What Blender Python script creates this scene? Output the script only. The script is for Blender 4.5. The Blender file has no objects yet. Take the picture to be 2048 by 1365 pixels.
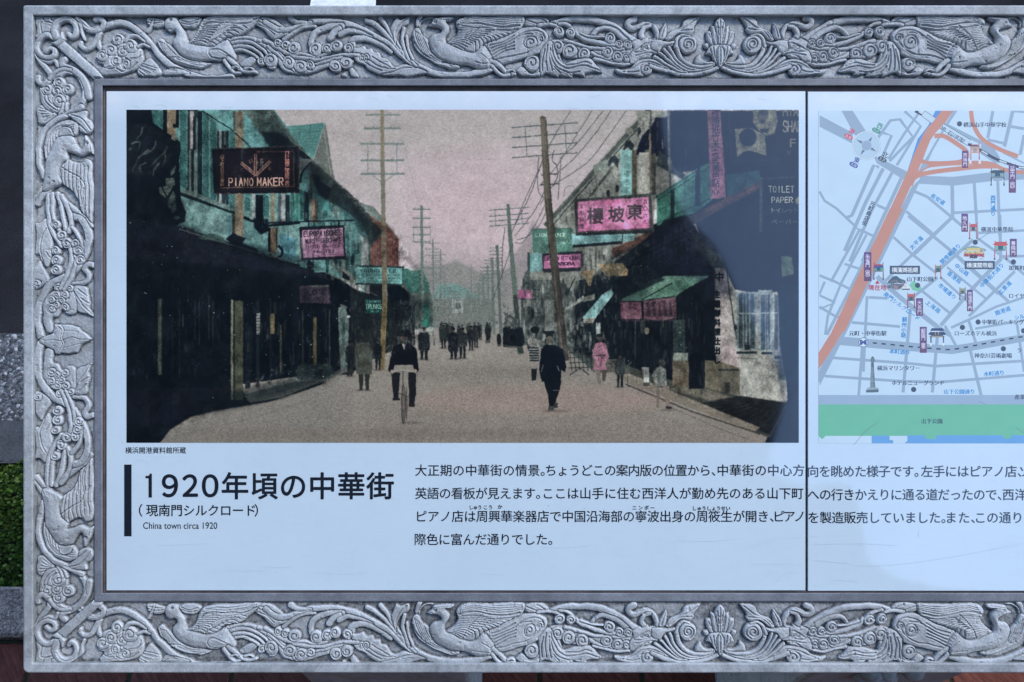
import bpy, math, random
import numpy as np
rng = np.random.default_rng(7)
SC = bpy.context.scene
COL = SC.collection

# ---------------------------------------------------------------- camera, sky, sun, exposure
PX = 0.0006                 # metres on the board for one pixel of the 2048 px wide photograph
DIST = 0.90                 # camera to the face of the panels
TILT = math.radians(35)     # the board leans back this far from lying flat
BOARD_Z = 0.95
CT, ST = math.cos(TILT), math.sin(TILT)

cam_d = bpy.data.cameras.new('camera')
cam = bpy.data.objects.new('camera', cam_d); COL.objects.link(cam)
cam_d.sensor_width = 36.0
cam_d.lens = 36.0 * DIST / (2048 * PX)
cam_d.clip_start = 0.02; cam_d.clip_end = 500
cam.location = (0, -DIST * ST, BOARD_Z + DIST * CT)
cam.rotation_euler = (TILT, 0, 0)
SC.camera = cam

world = bpy.data.worlds.new('World'); SC.world = world; world.use_nodes = True
wn = world.node_tree.nodes; wl = world.node_tree.links
sky = wn.new('ShaderNodeTexSky'); sky.sky_type = 'NISHITA'; sky.sun_disc = False
sky.sun_elevation = math.radians(54); sky.sun_rotation = math.radians(78)
sky.air_density = 1.0; sky.dust_density = 0.4; sky.ozone_density = 1.6
bg = wn['Background']; bg.inputs['Strength'].default_value = 0.14
wl.new(sky.outputs[0], bg.inputs[0])
sun_d = bpy.data.lights.new('sun', 'SUN'); sun_d.energy = 0.85; sun_d.angle = math.radians(11); sun_d.color = (1, 0.97, 0.93)
sun = bpy.data.objects.new('sun', sun_d); COL.objects.link(sun)
_el, _az = math.radians(54), math.radians(78)     # high on the right, a little behind the board
from mathutils import Vector, Matrix
_sd = Vector((math.sin(_az) * math.cos(_el), math.cos(_az) * math.cos(_el), math.sin(_el)))
sun.rotation_euler = _sd.to_track_quat('Z', 'Y').to_euler(); sun.location = _sd * 10
SC.view_settings.view_transform = 'Standard'; SC.view_settings.look = 'None'
SC.view_settings.gamma = 1.0; SC.view_settings.exposure = 1.43
SC.view_settings.use_curve_mapping = False

# ---------------------------------------------------------------- small helpers
def lin(c):
    c = np.asarray(c, float) / 255.0
    return np.where(c <= 0.04045, c / 12.92, ((c + 0.055) / 1.055) ** 2.4)
def srgb(l):
    l = np.clip(l, 0, 1)
    return np.where(l <= 0.0031308, l * 12.92, 1.055 * l ** (1 / 2.4) - 0.055)
def L(x, y, z=0.0):
    """photograph pixel -> board-local metres, for a surface z above the panel face"""
    f = PX * (DIST - z) / DIST
    return ((x - 1024) * f, (682.5 - y) * f, z)
def board_world(p):
    return Vector((p[0], p[1] * CT - p[2] * ST, p[1] * ST + p[2] * CT + BOARD_Z))
def ground_at(px, py, gz=0.0):
    """where the sight line through a pixel meets the ground"""
    c = Vector(cam.location); d = board_world(L(px, py)) - c
    t = (gz - c.z) / d.z
    return c + d * t
def mesh_np(name, V, F, mat, parent=None, smooth=False, uv=None):
    """V (n,3); F (m,3|4) int array or list"""
    me = bpy.data.meshes.new(name)
    V = np.asarray(V, np.float32)
    if isinstance(F, np.ndarray):
        k = F.shape[1]; m = len(F)
        me.vertices.add(len(V)); me.vertices.foreach_set('co', V.ravel())
        me.loops.add(m * k); me.loops.foreach_set('vertex_index', F.astype(np.int32).ravel())
        me.polygons.add(m); me.polygons.foreach_set('loop_start', np.arange(0, m * k, k, dtype=np.int32))
        me.update(calc_edges=True)
    else:
        me.from_pydata([tuple(map(float, v)) for v in V], [], F); me.update()
    if uv is not None:
        ul = me.uv_layers.new(name='UVMap')
        vi = np.empty(len(me.loops), np.int32); me.loops.foreach_get('vertex_index', vi)
        ul.data.foreach_set('uv', np.asarray(uv, np.float32)[vi].ravel())
    if smooth:
        me.polygons.foreach_set('use_smooth', np.ones(len(me.polygons), bool))
    if mat: me.materials.append(mat)
    o = bpy.data.objects.new(name, me); COL.objects.link(o)
    if parent: o.parent = parent
    return o
def empty(name, loc=(0, 0, 0), rot=(0, 0, 0), parent=None):
    o = bpy.data.objects.new(name, None); COL.objects.link(o); o.location = loc; o.rotation_euler = rot
    o.empty_display_size = 0.1
    if parent: o.parent = parent
    return o
def tag(o, label=None, category=None, group=None, kind=None):
    for k, v in (('label', label), ('category', category), ('group', group), ('kind', kind)):
        if v: o[k] = v
    return o

# ---------------------------------------------------------------- glyphs (outline type from the built-in font)
_tc = bpy.data.curves.new('type', 'FONT'); _tc.resolution_u = 3
_to = bpy.data.objects.new('type', _tc); COL.objects.link(_to)
_gl = {}
def glyph(s, bold=0.0):
    k = (s, round(bold, 4))
    if k not in _gl:
        _tc.body = s; _tc.offset = bold
        bpy.context.view_layer.update()
        me = bpy.data.meshes.new_from_object(_to)
        v = np.empty(len(me.vertices) * 3, np.float32); me.vertices.foreach_get('co', v)
        me.calc_loop_triangles()
        t = np.empty(len(me.loop_triangles) * 3, np.int32); me.loop_triangles.foreach_get('vertices', t)
        v = v.reshape(-1, 3)[:, :2]
        bpy.data.meshes.remove(me)
        _gl[k] = (v, t.reshape(-1, 3))
    return _gl[k]
def cells(s, x0, x1, yc, size, bold=0.0, half='、。', rot=0.0, vert=False, y1=None, ox=None, oy=None):
    """full-width characters in cells from x0 to x1 on the centre line yc -> triangles (n,3,2) in photograph pixels.
    vert: a column centred on x0, running from yc to y1."""
    w = [0.5 if c in half else 0.62 if c in '()（）' and not vert else 1.0 for c in s]
    tot = sum(w); out = []
    pitch = ((y1 - yc) if vert else (x1 - x0)) / tot
    a = 0.0
    for c, wi in zip(s, w):
        if c not in ' 　':
            if vert: c = {'ー': '|', '（': '︵', '）': '︶'}.get(c, c)
            v, t = glyph(c, bold)
            p = v.copy()
            gx = 0.5
            if wi < 1 and c in '（': p = p - (0.42, 0)
            p = (p - (0, 0.38)) * size
            if vert:
                cx = x0 - size / 2; cy = yc + (a + 0.5) * pitch
                if c == '|': cx += size * .36
                q = np.stack([p[:, 0] + cx, cy - p[:, 1]], 1)
            else:
                off = (pitch - size) / 2 if wi == 1 else 0
                q = np.stack([p[:, 0] + x0 + a * pitch + off, yc - p[:, 1]], 1)
            out.append(q[t])
        a += wi
    q = np.concatenate(out)
    if rot:
        r = math.radians(rot); cx = x0 if ox is None else ox; cy = yc if oy is None else oy
        dx, dy = q[..., 0] - cx, q[..., 1] - cy
        q = np.stack([cx + dx * math.cos(r) - dy * math.sin(r), cy + dx * math.sin(r) + dy * math.cos(r)], -1)
    return q
def fit(s, x0, y0, x1, y1, bold=0.0, slant=0.0):
    """a string squeezed into a box (photograph pixels); slant = drop in y from left to right"""
    v, t = glyph(s, bold)
    lo, hi = v.min(0), v.max(0)
    u = (v - lo) / (hi - lo)
    X = x0 + u[:, 0] * (x1 - x0); Y = y1 - u[:, 1] * (y1 - y0) + slant * u[:, 0]
    return np.stack([X, Y], 1)[t]

# ---------------------------------------------------------------- printing: a small painter for the flat prints
def vnoise(h, w, sx, sy, seed):
    r = np.random.default_rng(seed)
    gh, gw = int(h / sy) + 3, int(w / sx) + 3
    g = r.random((gh, gw)).astype(np.float32) * 2 - 1
    yy = np.arange(h) / sy; xx = np.arange(w) / sx
    yi = yy.astype(int); xi = xx.astype(int)
    fy = (yy - yi)[:, None]; fx = (xx - xi)[None]
    fy = fy * fy * (3 - 2 * fy); fx = fx * fx * (3 - 2 * fx)
    a = g[yi][:, xi]; b = g[yi][:, xi + 1]; c = g[yi + 1][:, xi]; d = g[yi + 1][:, xi + 1]
    return ((a * (1 - fx) + b * fx) * (1 - fy) + (c * (1 - fx) + d * fx) * fy).astype(np.float32)
def blur(a, r):
    r = int(r)
    if r < 1: return a
    for ax in (0, 1):
        for _ in range(2):
            p = [(0, 0)] * a.ndim; p[ax] = (r + 1, r)
            c = np.cumsum(np.pad(a, p, mode='edge'), axis=ax, dtype=np.float64)
            n = a.shape[ax]
            a = ((np.take(c, range(2 * r + 1, 2 * r + 1 + n), ax) - np.take(c, range(0, n), ax)) / (2 * r + 1)).astype(np.float32)
    return a
STROKES = {'A': [(0, 1, .5, 0, 1, 1), (.2, .66, .8, .66)], 'B': [(0, 0, 0, 1, .8, 1, 1, .85, 1, .62, .8, .48, 0, .48), (.8, .48, .95, .35, .95, .12, .75, 0, 0, 0)], 'C': [(1, .22, .8, 0, .2, 0, 0, .25, 0, .75, .2, 1, .8, 1, 1, .78)],
 'E': [(1, 0, 0, 0, 0, 1, 1, 1), (0, .48, .8, .48)], 'F': [(1, 0, 0, 0, 0, 1), (0, .48, .8, .48)], 'G': [(1, .22, .8, 0, .2, 0, 0, .25, 0, .75, .2, 1, .8, 1, 1, .8, 1, .55, .6, .55)], 'H': [(0, 0, 0, 1), (1, 0, 1, 1), (0, .5, 1, .5)], 'I': [(.5, 0, .5, 1)],
 'K': [(0, 0, 0, 1), (1, 0, 0, .55), (.3, .42, 1, 1)], 'L': [(0, 0, 0, 1, 1, 1)], 'M': [(0, 1, 0, 0, .5, .7, 1, 0, 1, 1)], 'N': [(0, 1, 0, 0, 1, 1, 1, 0)], 'O': [(.5, 0, .85, .12, 1, .4, 1, .6, .85, .88, .5, 1, .15, .88, 0, .6, 0, .4, .15, .12, .5, 0)],
 'P': [(0, 1, 0, 0, .8, 0, 1, .15, 1, .4, .8, .55, 0, .55)], 'R': [(0, 1, 0, 0, .8, 0, 1, .15, 1, .38, .8, .5, 0, .5), (.5, .5, 1, 1)], 'S': [(1, .18, .8, 0, .2, 0, 0, .18, 0, .34, .25, .47, .75, .53, 1, .66, 1, .82, .8, 1, .2, 1, 0, .82)],
 'T': [(0, 0, 1, 0), (.5, 0, .5, 1)], 'U': [(0, 0, 0, .8, .2, 1, .8, 1, 1, .8, 1, 0)], 'V': [(0, 0, .5, 1, 1, 0)], 'W': [(0, 0, .25, 1, .5, .3, .75, 1, 1, 0)], 'Y': [(0, 0, .5, .5, 1, 0), (.5, .5, .5, 1)], '-': [(.1, .5, .9, .5)]}
class Print:
    def __init__(s, x0, y0, x1, y1, k, base):
        s.x0, s.y0, s.k = x0, y0, k
        s.w, s.h = int(round((x1 - x0) * k)), int(round((y1 - y0) * k))
        s.a = np.empty((s.h, s.w, 3), np.float32); s.a[:] = base
        s.r = random.Random(5); s.q = None
    def flush(s):
        q, s.q = s.q or [], None
        for f, a, k in q: f(*a, **k)
    def _mask(s, P, pad=0):
        P = (np.asarray(P, float).reshape(-1, 2) - (s.x0, s.y0)) * s.k
        xa = max(0, int(P[:, 0].min()) - 1 - pad); xb = min(s.w, int(P[:, 0].max()) + 2 + pad)
        ya = max(0, int(P[:, 1].min()) - 1 - pad); yb = min(s.h, int(P[:, 1].max()) + 2 + pad)
        if xb <= xa or yb <= ya: return None
        X = np.arange(xa, xb) + .5; Y = np.arange(ya, yb) + .5
        m = np.zeros((len(Y), len(X)), bool)
        Q = np.roll(P, -1, 0)
        for (ax, ay), (bx, by) in zip(P, Q):
            if ay == by: continue
            i0, i1 = sorted((np.searchsorted(Y, ay), np.searchsorted(Y, by)))
            if i1 <= i0: continue
            xi = ax + (Y[i0:i1] - ay) * (bx - ax) / (by - ay)
            m[i0:i1] ^= X[None] < xi[:, None]
        return m, xa, xb, ya, yb
    def _put(s, m, box, col, a):
        xa, xb, ya, yb = box
        m = m.astype(np.float32)[..., None] * a
        s.a[ya:yb, xa:xb] = s.a[ya:yb, xa:xb] * (1 - m) + np.asarray(col, np.float32) * m
    def poly(s, P, col, a=1.0, soft=0, grad=None, rough=0, seed=1):
        """soft: edge blur in px; grad: second colour reached at the bottom ('v') or right ('h') edge"""
        pad = int(soft * s.k * 2) + 2
        r = s._mask(P, pad)
        if r is None: return
        m, xa, xb, ya, yb = r
        m = m.astype(np.float32)
        if soft: m = blur(m, max(1, soft * s.k * .7))
        if rough: m = np.clip(m * (1 - rough) + m * rough * (1 + 1.6 * vnoise(m.shape[0], m.shape[1], 2.2 * s.k, 1.6 * s.k, seed)), 0, 1)
        if grad is not None:
            c2, ax = grad
            n = m.shape[0] if ax == 'v' else m.shape[1]
            t = np.linspace(0, 1, n, dtype=np.float32)
            t = t[:, None, None] if ax == 'v' else t[None, :, None]
            col = np.asarray(col, np.float32) * (1 - t) + np.asarray(c2, np.float32) * t
        s._put(m, (xa, xb, ya, yb), col, a)
    def rect(s, x0, y0, x1, y1, col, **k): s.poly([x0, y0, x1, y0, x1, y1, x0, y1], col, **k)
    def line(s, P, w, col, a=1.0, w2=None, soft=0):
        P = np.asarray(P, float).reshape(-1, 2); n = len(P)
        d = np.gradient(P, axis=0); d /= np.maximum(np.hypot(d[:, 0], d[:, 1]), 1e-6)[:, None]
        nn = np.stack([-d[:, 1], d[:, 0]], 1)
        W = np.linspace(w, w if w2 is None else w2, n)[:, None] / 2
        s.poly(np.concatenate([P + nn * W, (P - nn * W)[::-1]]), col, a=a, soft=soft)
    def curve(s, P, w, col, a=1.0, w2=None, soft=0):
        s.line(smooth_path(P, 8), w, col, a, w2, soft)
    def ell(s, cx, cy, rx, ry, col, a=1.0, soft=0, rot=0, **k):
        t = np.linspace(0, 2 * math.pi, 28, endpoint=False); r = math.radians(rot)
        x, y = rx * np.cos(t), ry * np.sin(t)
        s.poly(np.stack([cx + x * math.cos(r) - y * math.sin(r), cy + x * math.sin(r) + y * math.cos(r)], 1), col, a=a, soft=soft, **k)
    def tris(s, T, col, a=1.0, fat=0.0):
        if s.q is not None: s.q.append((s.tris, (T, col, a, fat), {})); return
        if fat:
            for d in ((-fat, 0), (fat, 0), (0, -fat), (0, fat)): s.tris(np.asarray(T) + d, col, a if a >= 1 else a * .55)
            return
        T = (np.asarray(T, float) - (s.x0, s.y0)) * s.k
        for t in T:
            xa, ya = np.floor(t.min(0)).astype(int); xb, yb = np.ceil(t.max(0)).astype(int) + 1
            xa, ya, xb, yb = max(xa, 0), max(ya, 0), min(xb, s.w), min(yb, s.h)
            if xb <= xa or yb <= ya: continue
            X = np.arange(xa, xb)[None] + .5; Y = np.arange(ya, yb)[:, None] + .5
            (x1, y1), (x2, y2), (x3, y3) = t
            e1 = (x2 - x1) * (Y - y1) - (y2 - y1) * (X - x1)
            e2 = (x3 - x2) * (Y - y2) - (y3 - y2) * (X - x2)
            e3 = (x1 - x3) * (Y - y3) - (y1 - y3) * (X - x3)
            m = ((e1 >= 0) & (e2 >= 0) & (e3 >= 0)) | ((e1 <= 0) & (e2 <= 0) & (e3 <= 0))
            if a >= 1: s.a[ya:yb, xa:xb][m] = col
            else:
                v = s.a[ya:yb, xa:xb]; v[m] = v[m] * (1 - a) + np.asarray(col, np.float32) * a
    def letters(s, txt, x0, y0, x1, y1, w, col, slant=0.0, a=1.0, space=.28):
        """sign-painter's block capitals drawn stroke by stroke"""
        if s.q is not None: s.q.append((s.letters, (txt, x0, y0, x1, y1, w, col, slant, a, space), {})); return
        n = len(txt); u = (x1 - x0) / (n + (n - 1) * space)
        for i, ch in enumerate(txt):
            ox = x0 + i * u * (1 + space); oy = y0 + slant * (ox - x0) / (x1 - x0)
            for st_ in STROKES.get(ch, []):
                q = [v * u + ox if k % 2 == 0 else v * (y1 - y0) + oy for k, v in enumerate(st_)]
                for k in range(0, len(q) - 2, 2):
                    (ax, ay, bx, by) = q[k:k + 4]; l = math.hypot(bx - ax, by - ay) or 1; nx, ny = -(by - ay) / l * w / 2, (bx - ax) / l * w / 2
                    s.poly([ax + nx, ay + ny, bx + nx, by + ny, bx - nx, by - ny, ax - nx, ay - ny], col, a=a)
                for k in range(0, len(q), 2): s.ell(q[k], q[k + 1], w / 2, w / 2, col, a)
    def clutter(s, P, n, cols, w=(1, 4), h=(2, 12), a=0.6, seed=1, slope=0):
        """small upright dabs that stand for shop-front detail"""
        r = random.Random(seed); P = np.asarray(P, float).reshape(-1, 2)
        x0, y0 = P.min(0); x1, y1 = P.max(0); E = list(zip(P, np.roll(P, -1, 0)))
        k = 0
        while k < n:
            x, y = r.uniform(x0, x1), r.uniform(y0, y1)
            ins = False
            for (ax, ay), (bx, by) in E:
                if (ay > y) != (by > y) and x < ax + (y - ay) * (bx - ax) / (by - ay): ins = not ins
            k += 1
            if not ins: continue
            ww, hh = r.uniform(*w), r.uniform(*h); dy = slope * ww
            s.poly([x, y, x + ww, y + dy, x + ww, y + hh + dy, x, y + hh], r.choice(cols), a=a * r.uniform(.4, 1))
    def hatch(s, P, step, w, col, a=1.0, ang=0.0):
        """louvre lines clipped to a polygon"""
        r = s._mask(P)
        if r is None: return
        m, xa, xb, ya, yb = r
        Y = (np.arange(ya, yb)[:, None] / s.k + s.y0); X = (np.arange(xa, xb)[None] / s.k + s.x0)
        t = (Y - X * math.tan(math.radians(ang))) % step
        s._put(m & (t < w), (xa, xb, ya, yb), col, a)
    def image(s, name, white=(195, 206, 233), alb=0.78):
        """the colours were noted as seen; divide by the light on the white panel to get the ink's own colour"""
        v = lin(s.a) / lin(white) * alb
        v = srgb(np.clip(v, 0, 0.9))
        im = bpy.data.images.new(name, s.w, s.h, alpha=False)
        buf = np.ones((s.h, s.w, 4), np.float32); buf[..., :3] = v[::-1]
        im.pixels.foreach_set(buf.ravel()); im.update(); im.pack()
        return im
def smooth_path(P, n=8):
    P = np.asarray(P, float).reshape(-1, 2)
    if len(P) < 3: 
        t = np.linspace(0, 1, n + 1)[:, None]; return P[0] * (1 - t) + P[-1] * t
    Q = np.concatenate([[2 * P[0] - P[1]], P, [2 * P[-1] - P[-2]]])
    out = []
    for i in range(1, len(Q) - 2):
        t = np.linspace(0, 1, n, endpoint=False)[:, None]
        a, b, c, d = Q[i - 1], Q[i], Q[i + 1], Q[i + 2]
        out.append(.5 * ((2 * b) + (c - a) * t + (2 * a - 5 * b + 4 * c - d) * t ** 2 + (3 * b - a - 3 * c + d) * t ** 3))
    out.append(P[-1:])
    return np.concatenate(out)
# ---------------------------------------------------------------- the old street photograph (flat print on the left panel)
def paint_street():
    p = Print(253, 220, 1598, 886, 2, (181, 173, 178))
    p.q = []                       # lettering waits until the picture under it has been softened
    P, R, Ln, C, E = p.poly, p.rect, p.line, p.curve, p.ell
    K = (9, 15, 21); D = (20, 26, 34); G = (52, 62, 62)
    # sky: grey above, pinker below, paler near the roofs
    R(250, 215, 1600, 300, (166, 162, 164), soft=30, a=.8)
    P([560, 230, 760, 230, 760, 400, 680, 380, 640, 300], (174, 167, 171), soft=16, a=.7)
    E(960, 420, 170, 120, (191, 174, 182), soft=60, a=.8)
    E(900, 560, 130, 50, (160, 151, 158), soft=26, a=.8)
    n = vnoise(p.h, p.w, 9, 3, 3) * 5 + vnoise(p.h, p.w, 4, 2, 4) * 5 + vnoise(p.h, p.w, 60, 30, 5) * 4
    p.a += n[..., None]
    # road
    road = [253, 886, 1598, 886, 1598, 800, 1180, 668, 1000, 655, 870, 655, 700, 720, 253, 830]
    P(road, (139, 136, 132), grad=((127, 121, 117), 'v'))
    P([253, 886, 700, 886, 700, 740, 500, 770, 253, 800], (114, 115, 113), soft=20, a=.5)
    E(960, 745, 220, 14, (120, 115, 112), soft=8, a=.6)
    E(1080, 800, 260, 28, (146, 130, 125), soft=14, a=.7)
    E(900, 700, 120, 12, (146, 141, 138), soft=8, a=.7)
    E(800, 868, 420, 10, (108, 101, 98), soft=8, a=.5)
    for i in range(150):
        x = p.r.uniform(480, 1500); y = p.r.uniform(700, 884); l = p.r.uniform(8, 60)
        Ln([x, y, x + l, y + p.r.uniform(-2, 2)], p.r.uniform(.6, 1.6), p.r.choice([(104, 99, 97), (154, 142, 138), (116, 110, 107)]), a=.32)
    # far hill, trees and hazy roofs at the end of the street
    P([795, 545, 840, 528, 880, 535, 910, 520, 960, 545, 1010, 540, 1040, 520, 1075, 530, 1075, 660, 795, 660], (128, 130, 130), soft=3, a=.85)
    P([1020, 520, 1050, 480, 1065, 440, 1085, 470, 1075, 560, 1020, 600], (140, 134, 140), soft=3, a=.8)
    P([868, 592, 874, 568, 915, 568, 958, 590, 962, 598, 868, 600], (108, 146, 144), rough=.35, soft=1, a=.85)
    P([874, 575, 915, 570, 940, 584, 880, 586], (92, 138, 138), a=.4)
    R(862, 598, 990, 655, (110, 116, 114)); R(904, 600, 926, 627, (146, 152, 152)); R(911, 606, 921, 618, (78, 88, 90))
    p.clutter([840, 590, 1010, 560, 1010, 655, 840, 650], 420, [(60, 70, 72), (140, 142, 140), (95, 105, 104), (160, 156, 156)], w=(1, 5), h=(1, 8), a=.55, seed=3)
    R(930, 596, 980, 652, (112, 116, 114), a=.5, soft=3)
    Ln([943, 528, 943, 600], 1.2, (90, 98, 100), a=.8)
    # ------------ left row, far to near
    P([796, 535, 818, 540, 850, 562, 868, 600, 868, 655, 796, 660], (74, 84, 82))
    p.clutter([796, 540, 868, 570, 872, 655, 790, 700], 300, [(40, 52, 54), (130, 136, 134), (90, 100, 98), (30, 110, 96)], w=(1, 4), h=(2, 14), a=.6, seed=4)
    P([796, 540, 815, 537, 858, 570, 858, 655, 845, 655, 842, 590, 820, 585], (28, 92, 82), grad=((30, 84, 76), 'v'))
    P([808, 541, 846, 541, 858, 566, 858, 585, 826, 588], (52, 98, 92), rough=.3)
    # red house
    P([730, 424, 770, 445, 797, 478, 797, 535, 735, 535, 735, 450], (98, 62, 56), rough=.25)
    P([730, 424, 762, 430, 775, 449, 766, 466, 750, 455], (112, 72, 62)); Ln([728, 424, 772, 446, 798, 480], 2.4, (110, 112, 108))
    Ln([735, 428, 765, 464], 1.6, (150, 100, 84))
    for x in range(740, 797, 5): Ln([x, 470, x, 534], .9, (70, 46, 44), a=.6)
    R(739, 560, 797, 690, (30, 34, 36)); R(756, 630, 765, 686, (132, 84, 56)); R(777, 615, 789, 690, (128, 80, 52)); R(783, 615, 785, 690, (70, 50, 40))
    # second teal house behind the pole
    P([590, 360, 668, 358, 745, 450, 765, 466, 740, 492, 740, 560, 590, 560], (60, 96, 98))
    P([595, 360, 640, 362, 700, 420, 735, 470, 735, 520, 600, 500], (66, 122, 122), rough=.3)
    p.clutter([595, 380, 660, 380, 735, 470, 735, 555, 600, 555], 190, [(16, 24, 30), (120, 128, 124), (30, 84, 84), (90, 150, 150), (18, 30, 36)], w=(2, 8), h=(10, 50), a=.6, seed=8)
    P([722, 470, 737, 478, 738, 534, 722, 534], (132, 140, 140)); P([715, 440, 745, 452, 745, 487, 718, 462], (80, 150, 150))
    P([663, 355, 690, 378, 720, 405, 764, 463, 742, 492, 724, 448, 690, 420, 655, 402], (46, 54, 54), rough=.5, soft=1)
    P([622, 325, 640, 330, 664, 372, 655, 400, 636, 390, 622, 350], K, soft=3)
    P([712, 402, 747, 414, 771, 442, 757, 444], (100, 112, 110))
    P([640, 330, 655, 333, 668, 360, 664, 378, 640, 362], (88, 98, 96), rough=.3)
    # gabled green roof
    P([568, 253, 651, 246, 626, 320, 600, 300], (66, 130, 128))
    for k in range(9): Ln([578 + k * 4, 261 + k * 6.5, 646 - k * 2.4, 256 + k * 6.5], 1.1, (34, 88, 92), a=.5)
    P([651, 247, 669, 358, 655, 352, 640, 330, 626, 320], (94, 102, 100), rough=.3); Ln([650, 247, 627, 318], 1.6, (132, 146, 142)); Ln([648, 262, 662, 350], 1.4, (140, 146, 142))
    # near teal wall with shuttered windows
    P([253, 220, 548, 220, 622, 318, 622, 478, 560, 470, 253, 400], (70, 122, 124))
    P([300, 220, 545, 220, 610, 320, 610, 420, 300, 420], (76, 136, 138), rough=.25)
    P([445, 220, 545, 220, 590, 290, 500, 300], (74, 138, 142), rough=.4)
    P([253, 380, 358, 382, 620, 440, 625, 524, 500, 505, 380, 462, 253, 450], (94, 134, 134), rough=.2)
    P([253, 410, 360, 395, 470, 430, 470, 488, 400, 470, 253, 450], (98, 138, 138))
    for x, y0, y1 in ((455, 430, 480), (487, 440, 500), (565, 472, 528)): R(x, y0, x + 8, y1, (60, 128, 152), soft=3, a=.7)
    P([490, 436, 536, 450, 536, 510, 490, 500], (84, 134, 136)); P([560, 466, 592, 480, 592, 528, 560, 520], (62, 128, 146))
    # roof edge and its shade
    P([486, 220, 545, 220, 590, 280, 625, 320, 668, 356, 664, 366, 610, 340, 570, 300, 520, 270, 500, 240], (78, 88, 84), rough=.5, soft=1)
    P([520, 262, 560, 266, 590, 288, 580, 296, 540, 296, 530, 285], (14, 22, 26), soft=4)
    P([600, 294, 622, 318, 606, 318, 598, 310], (18, 24, 30), soft=1)
    Ln([536, 222, 585, 284, 625, 318, 668, 358], 1.6, (120, 124, 118))
    # shutters / windows on the near wall
    SH = (66, 132, 128); SL = (14, 50, 56)
    def shutter(x0, x1, y0, y1, s=-.3):
        Q = [x0, y0, x1, y0 + (x1 - x0) * .45, x1, y1 + (x1 - x0) * .45, x0, y1]
        P(Q, SH); p.hatch(Q, 4.2, 2.1, SL, ang=32)
        Ln([x0, y0, x0, y1], 1, (96, 150, 146)); Ln([x1, y0 + 3, x1, y1 + 3], 1.2, (110, 156, 150))
    shutter(303, 326, 214, 255); R(326, 220, 334, 270, K); R(334, 220, 352, 280, (116, 104, 88)); R(352, 220, 358, 250, K)
    R(371, 220, 396, 396, (30, 40, 44)); R(380, 222, 388, 298, (138, 134, 136)); R(386, 234, 389, 300, K); R(378, 300, 382, 384, (90, 104, 104)); R(388, 300, 392, 392, (90, 104, 104)); R(383, 302, 388, 384, (16, 26, 30))
    P([372, 384, 398, 396, 398, 404, 372, 392], (104, 112, 108)); R(396, 222, 405, 396, (14, 26, 32)); R(392, 236, 395, 392, (84, 108, 108))
    shutter(359, 374, 214, 372); shutter(405, 418, 224, 392); shutter(420, 433, 240, 398)
    R(434, 262, 458, 410, (24, 36, 42)); R(438, 260, 443, 412, (138, 144, 144)); R(448, 262, 451, 300, (70, 82, 84)); P([448, 290, 452, 290, 452, 300, 448, 300], K)
    shutter(458, 471, 262, 420)
    R(470, 222, 487, 488, (118, 108, 92)); R(466, 222, 471, 262, (50, 58, 54)); R(470, 224, 484, 262, (86, 80, 72), a=.6, soft=2); R(464, 425, 470, 486, (48, 50, 46))
    Ln([405, 222, 432, 240, 458, 256, 490, 284], 2, K); Ln([487, 280, 505, 300], 2, K)
    P([355, 382, 470, 425, 472, 430, 355, 390], (18, 26, 30)); P([360, 380, 376, 380, 470, 416, 472, 424, 360, 384], (84, 100, 98), a=.8)
    # lower row of windows below the sign
    shutter(488, 501, 392, 420); R(504, 388, 511, 438, (150, 156, 160)); R(511, 390, 527, 440, K); shutter(527, 539, 388, 432)
    R(541, 388, 550, 450, (112, 106, 90)); R(556, 388, 564, 446, (120, 132, 134)); p.hatch([556, 388, 562, 388, 562, 446, 556, 446], 2.6, 1.2, K, ang=30)
    R(564, 388, 570, 446, (158, 162, 166)); R(571, 390, 580, 446, (20, 30, 34)); shutter(580, 590, 382, 440); R(590, 384, 598, 445, (38, 118, 106)); shutter(598, 608, 378, 438)
    R(608, 380, 618, 445, (16, 28, 34)); R(619, 348, 625, 400, (70, 62, 56)); P([600, 350, 616, 362, 616, 386, 600, 376], (84, 150, 152)); R(621, 398, 634, 446, (124, 106, 92))
    p.hatch([630, 402, 636, 402, 636, 446, 630, 446], 2.6, 1.2, K, ang=-30)
    P([638, 400, 655, 402, 660, 425, 638, 415], (60, 140, 142))
    P([600, 318, 624, 320, 606, 346, 600, 366], (120, 126, 126)); C([622, 325, 612, 336, 603, 348, 601, 366], 4, K)
    P([487, 432, 520, 446, 520, 452, 487, 438], K); P([506, 436, 536, 438, 538, 462, 522, 470, 508, 456], (8, 14, 20), soft=2)
    Ln([530, 446, 620, 443, 710, 441], 3.2, (18, 30, 38)); Ln([530, 452, 600, 446], 5, (12, 20, 26))
    R(540, 455, 552, 508, (96, 84, 70)); P([536, 455, 541, 455, 541, 505, 536, 505], K); R(552, 455, 555, 500, (40, 40, 40))
    C([538, 508, 548, 518, 562, 512, 564, 500, 556, 492], 5, (18, 22, 28)); C([545, 512, 553, 508, 556, 500], 2, (80, 92, 92))
    # dark carved ornament at the left edge
    P([253, 220, 303, 220, 306, 247, 360, 284, 362, 300, 358, 320, 362, 400, 372, 425, 368, 444, 345, 455, 253, 440], K)
    P([253, 246, 300, 250, 345, 278, 352, 300, 330, 330, 300, 350, 253, 350], (22, 28, 34), a=.8, soft=3)
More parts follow.
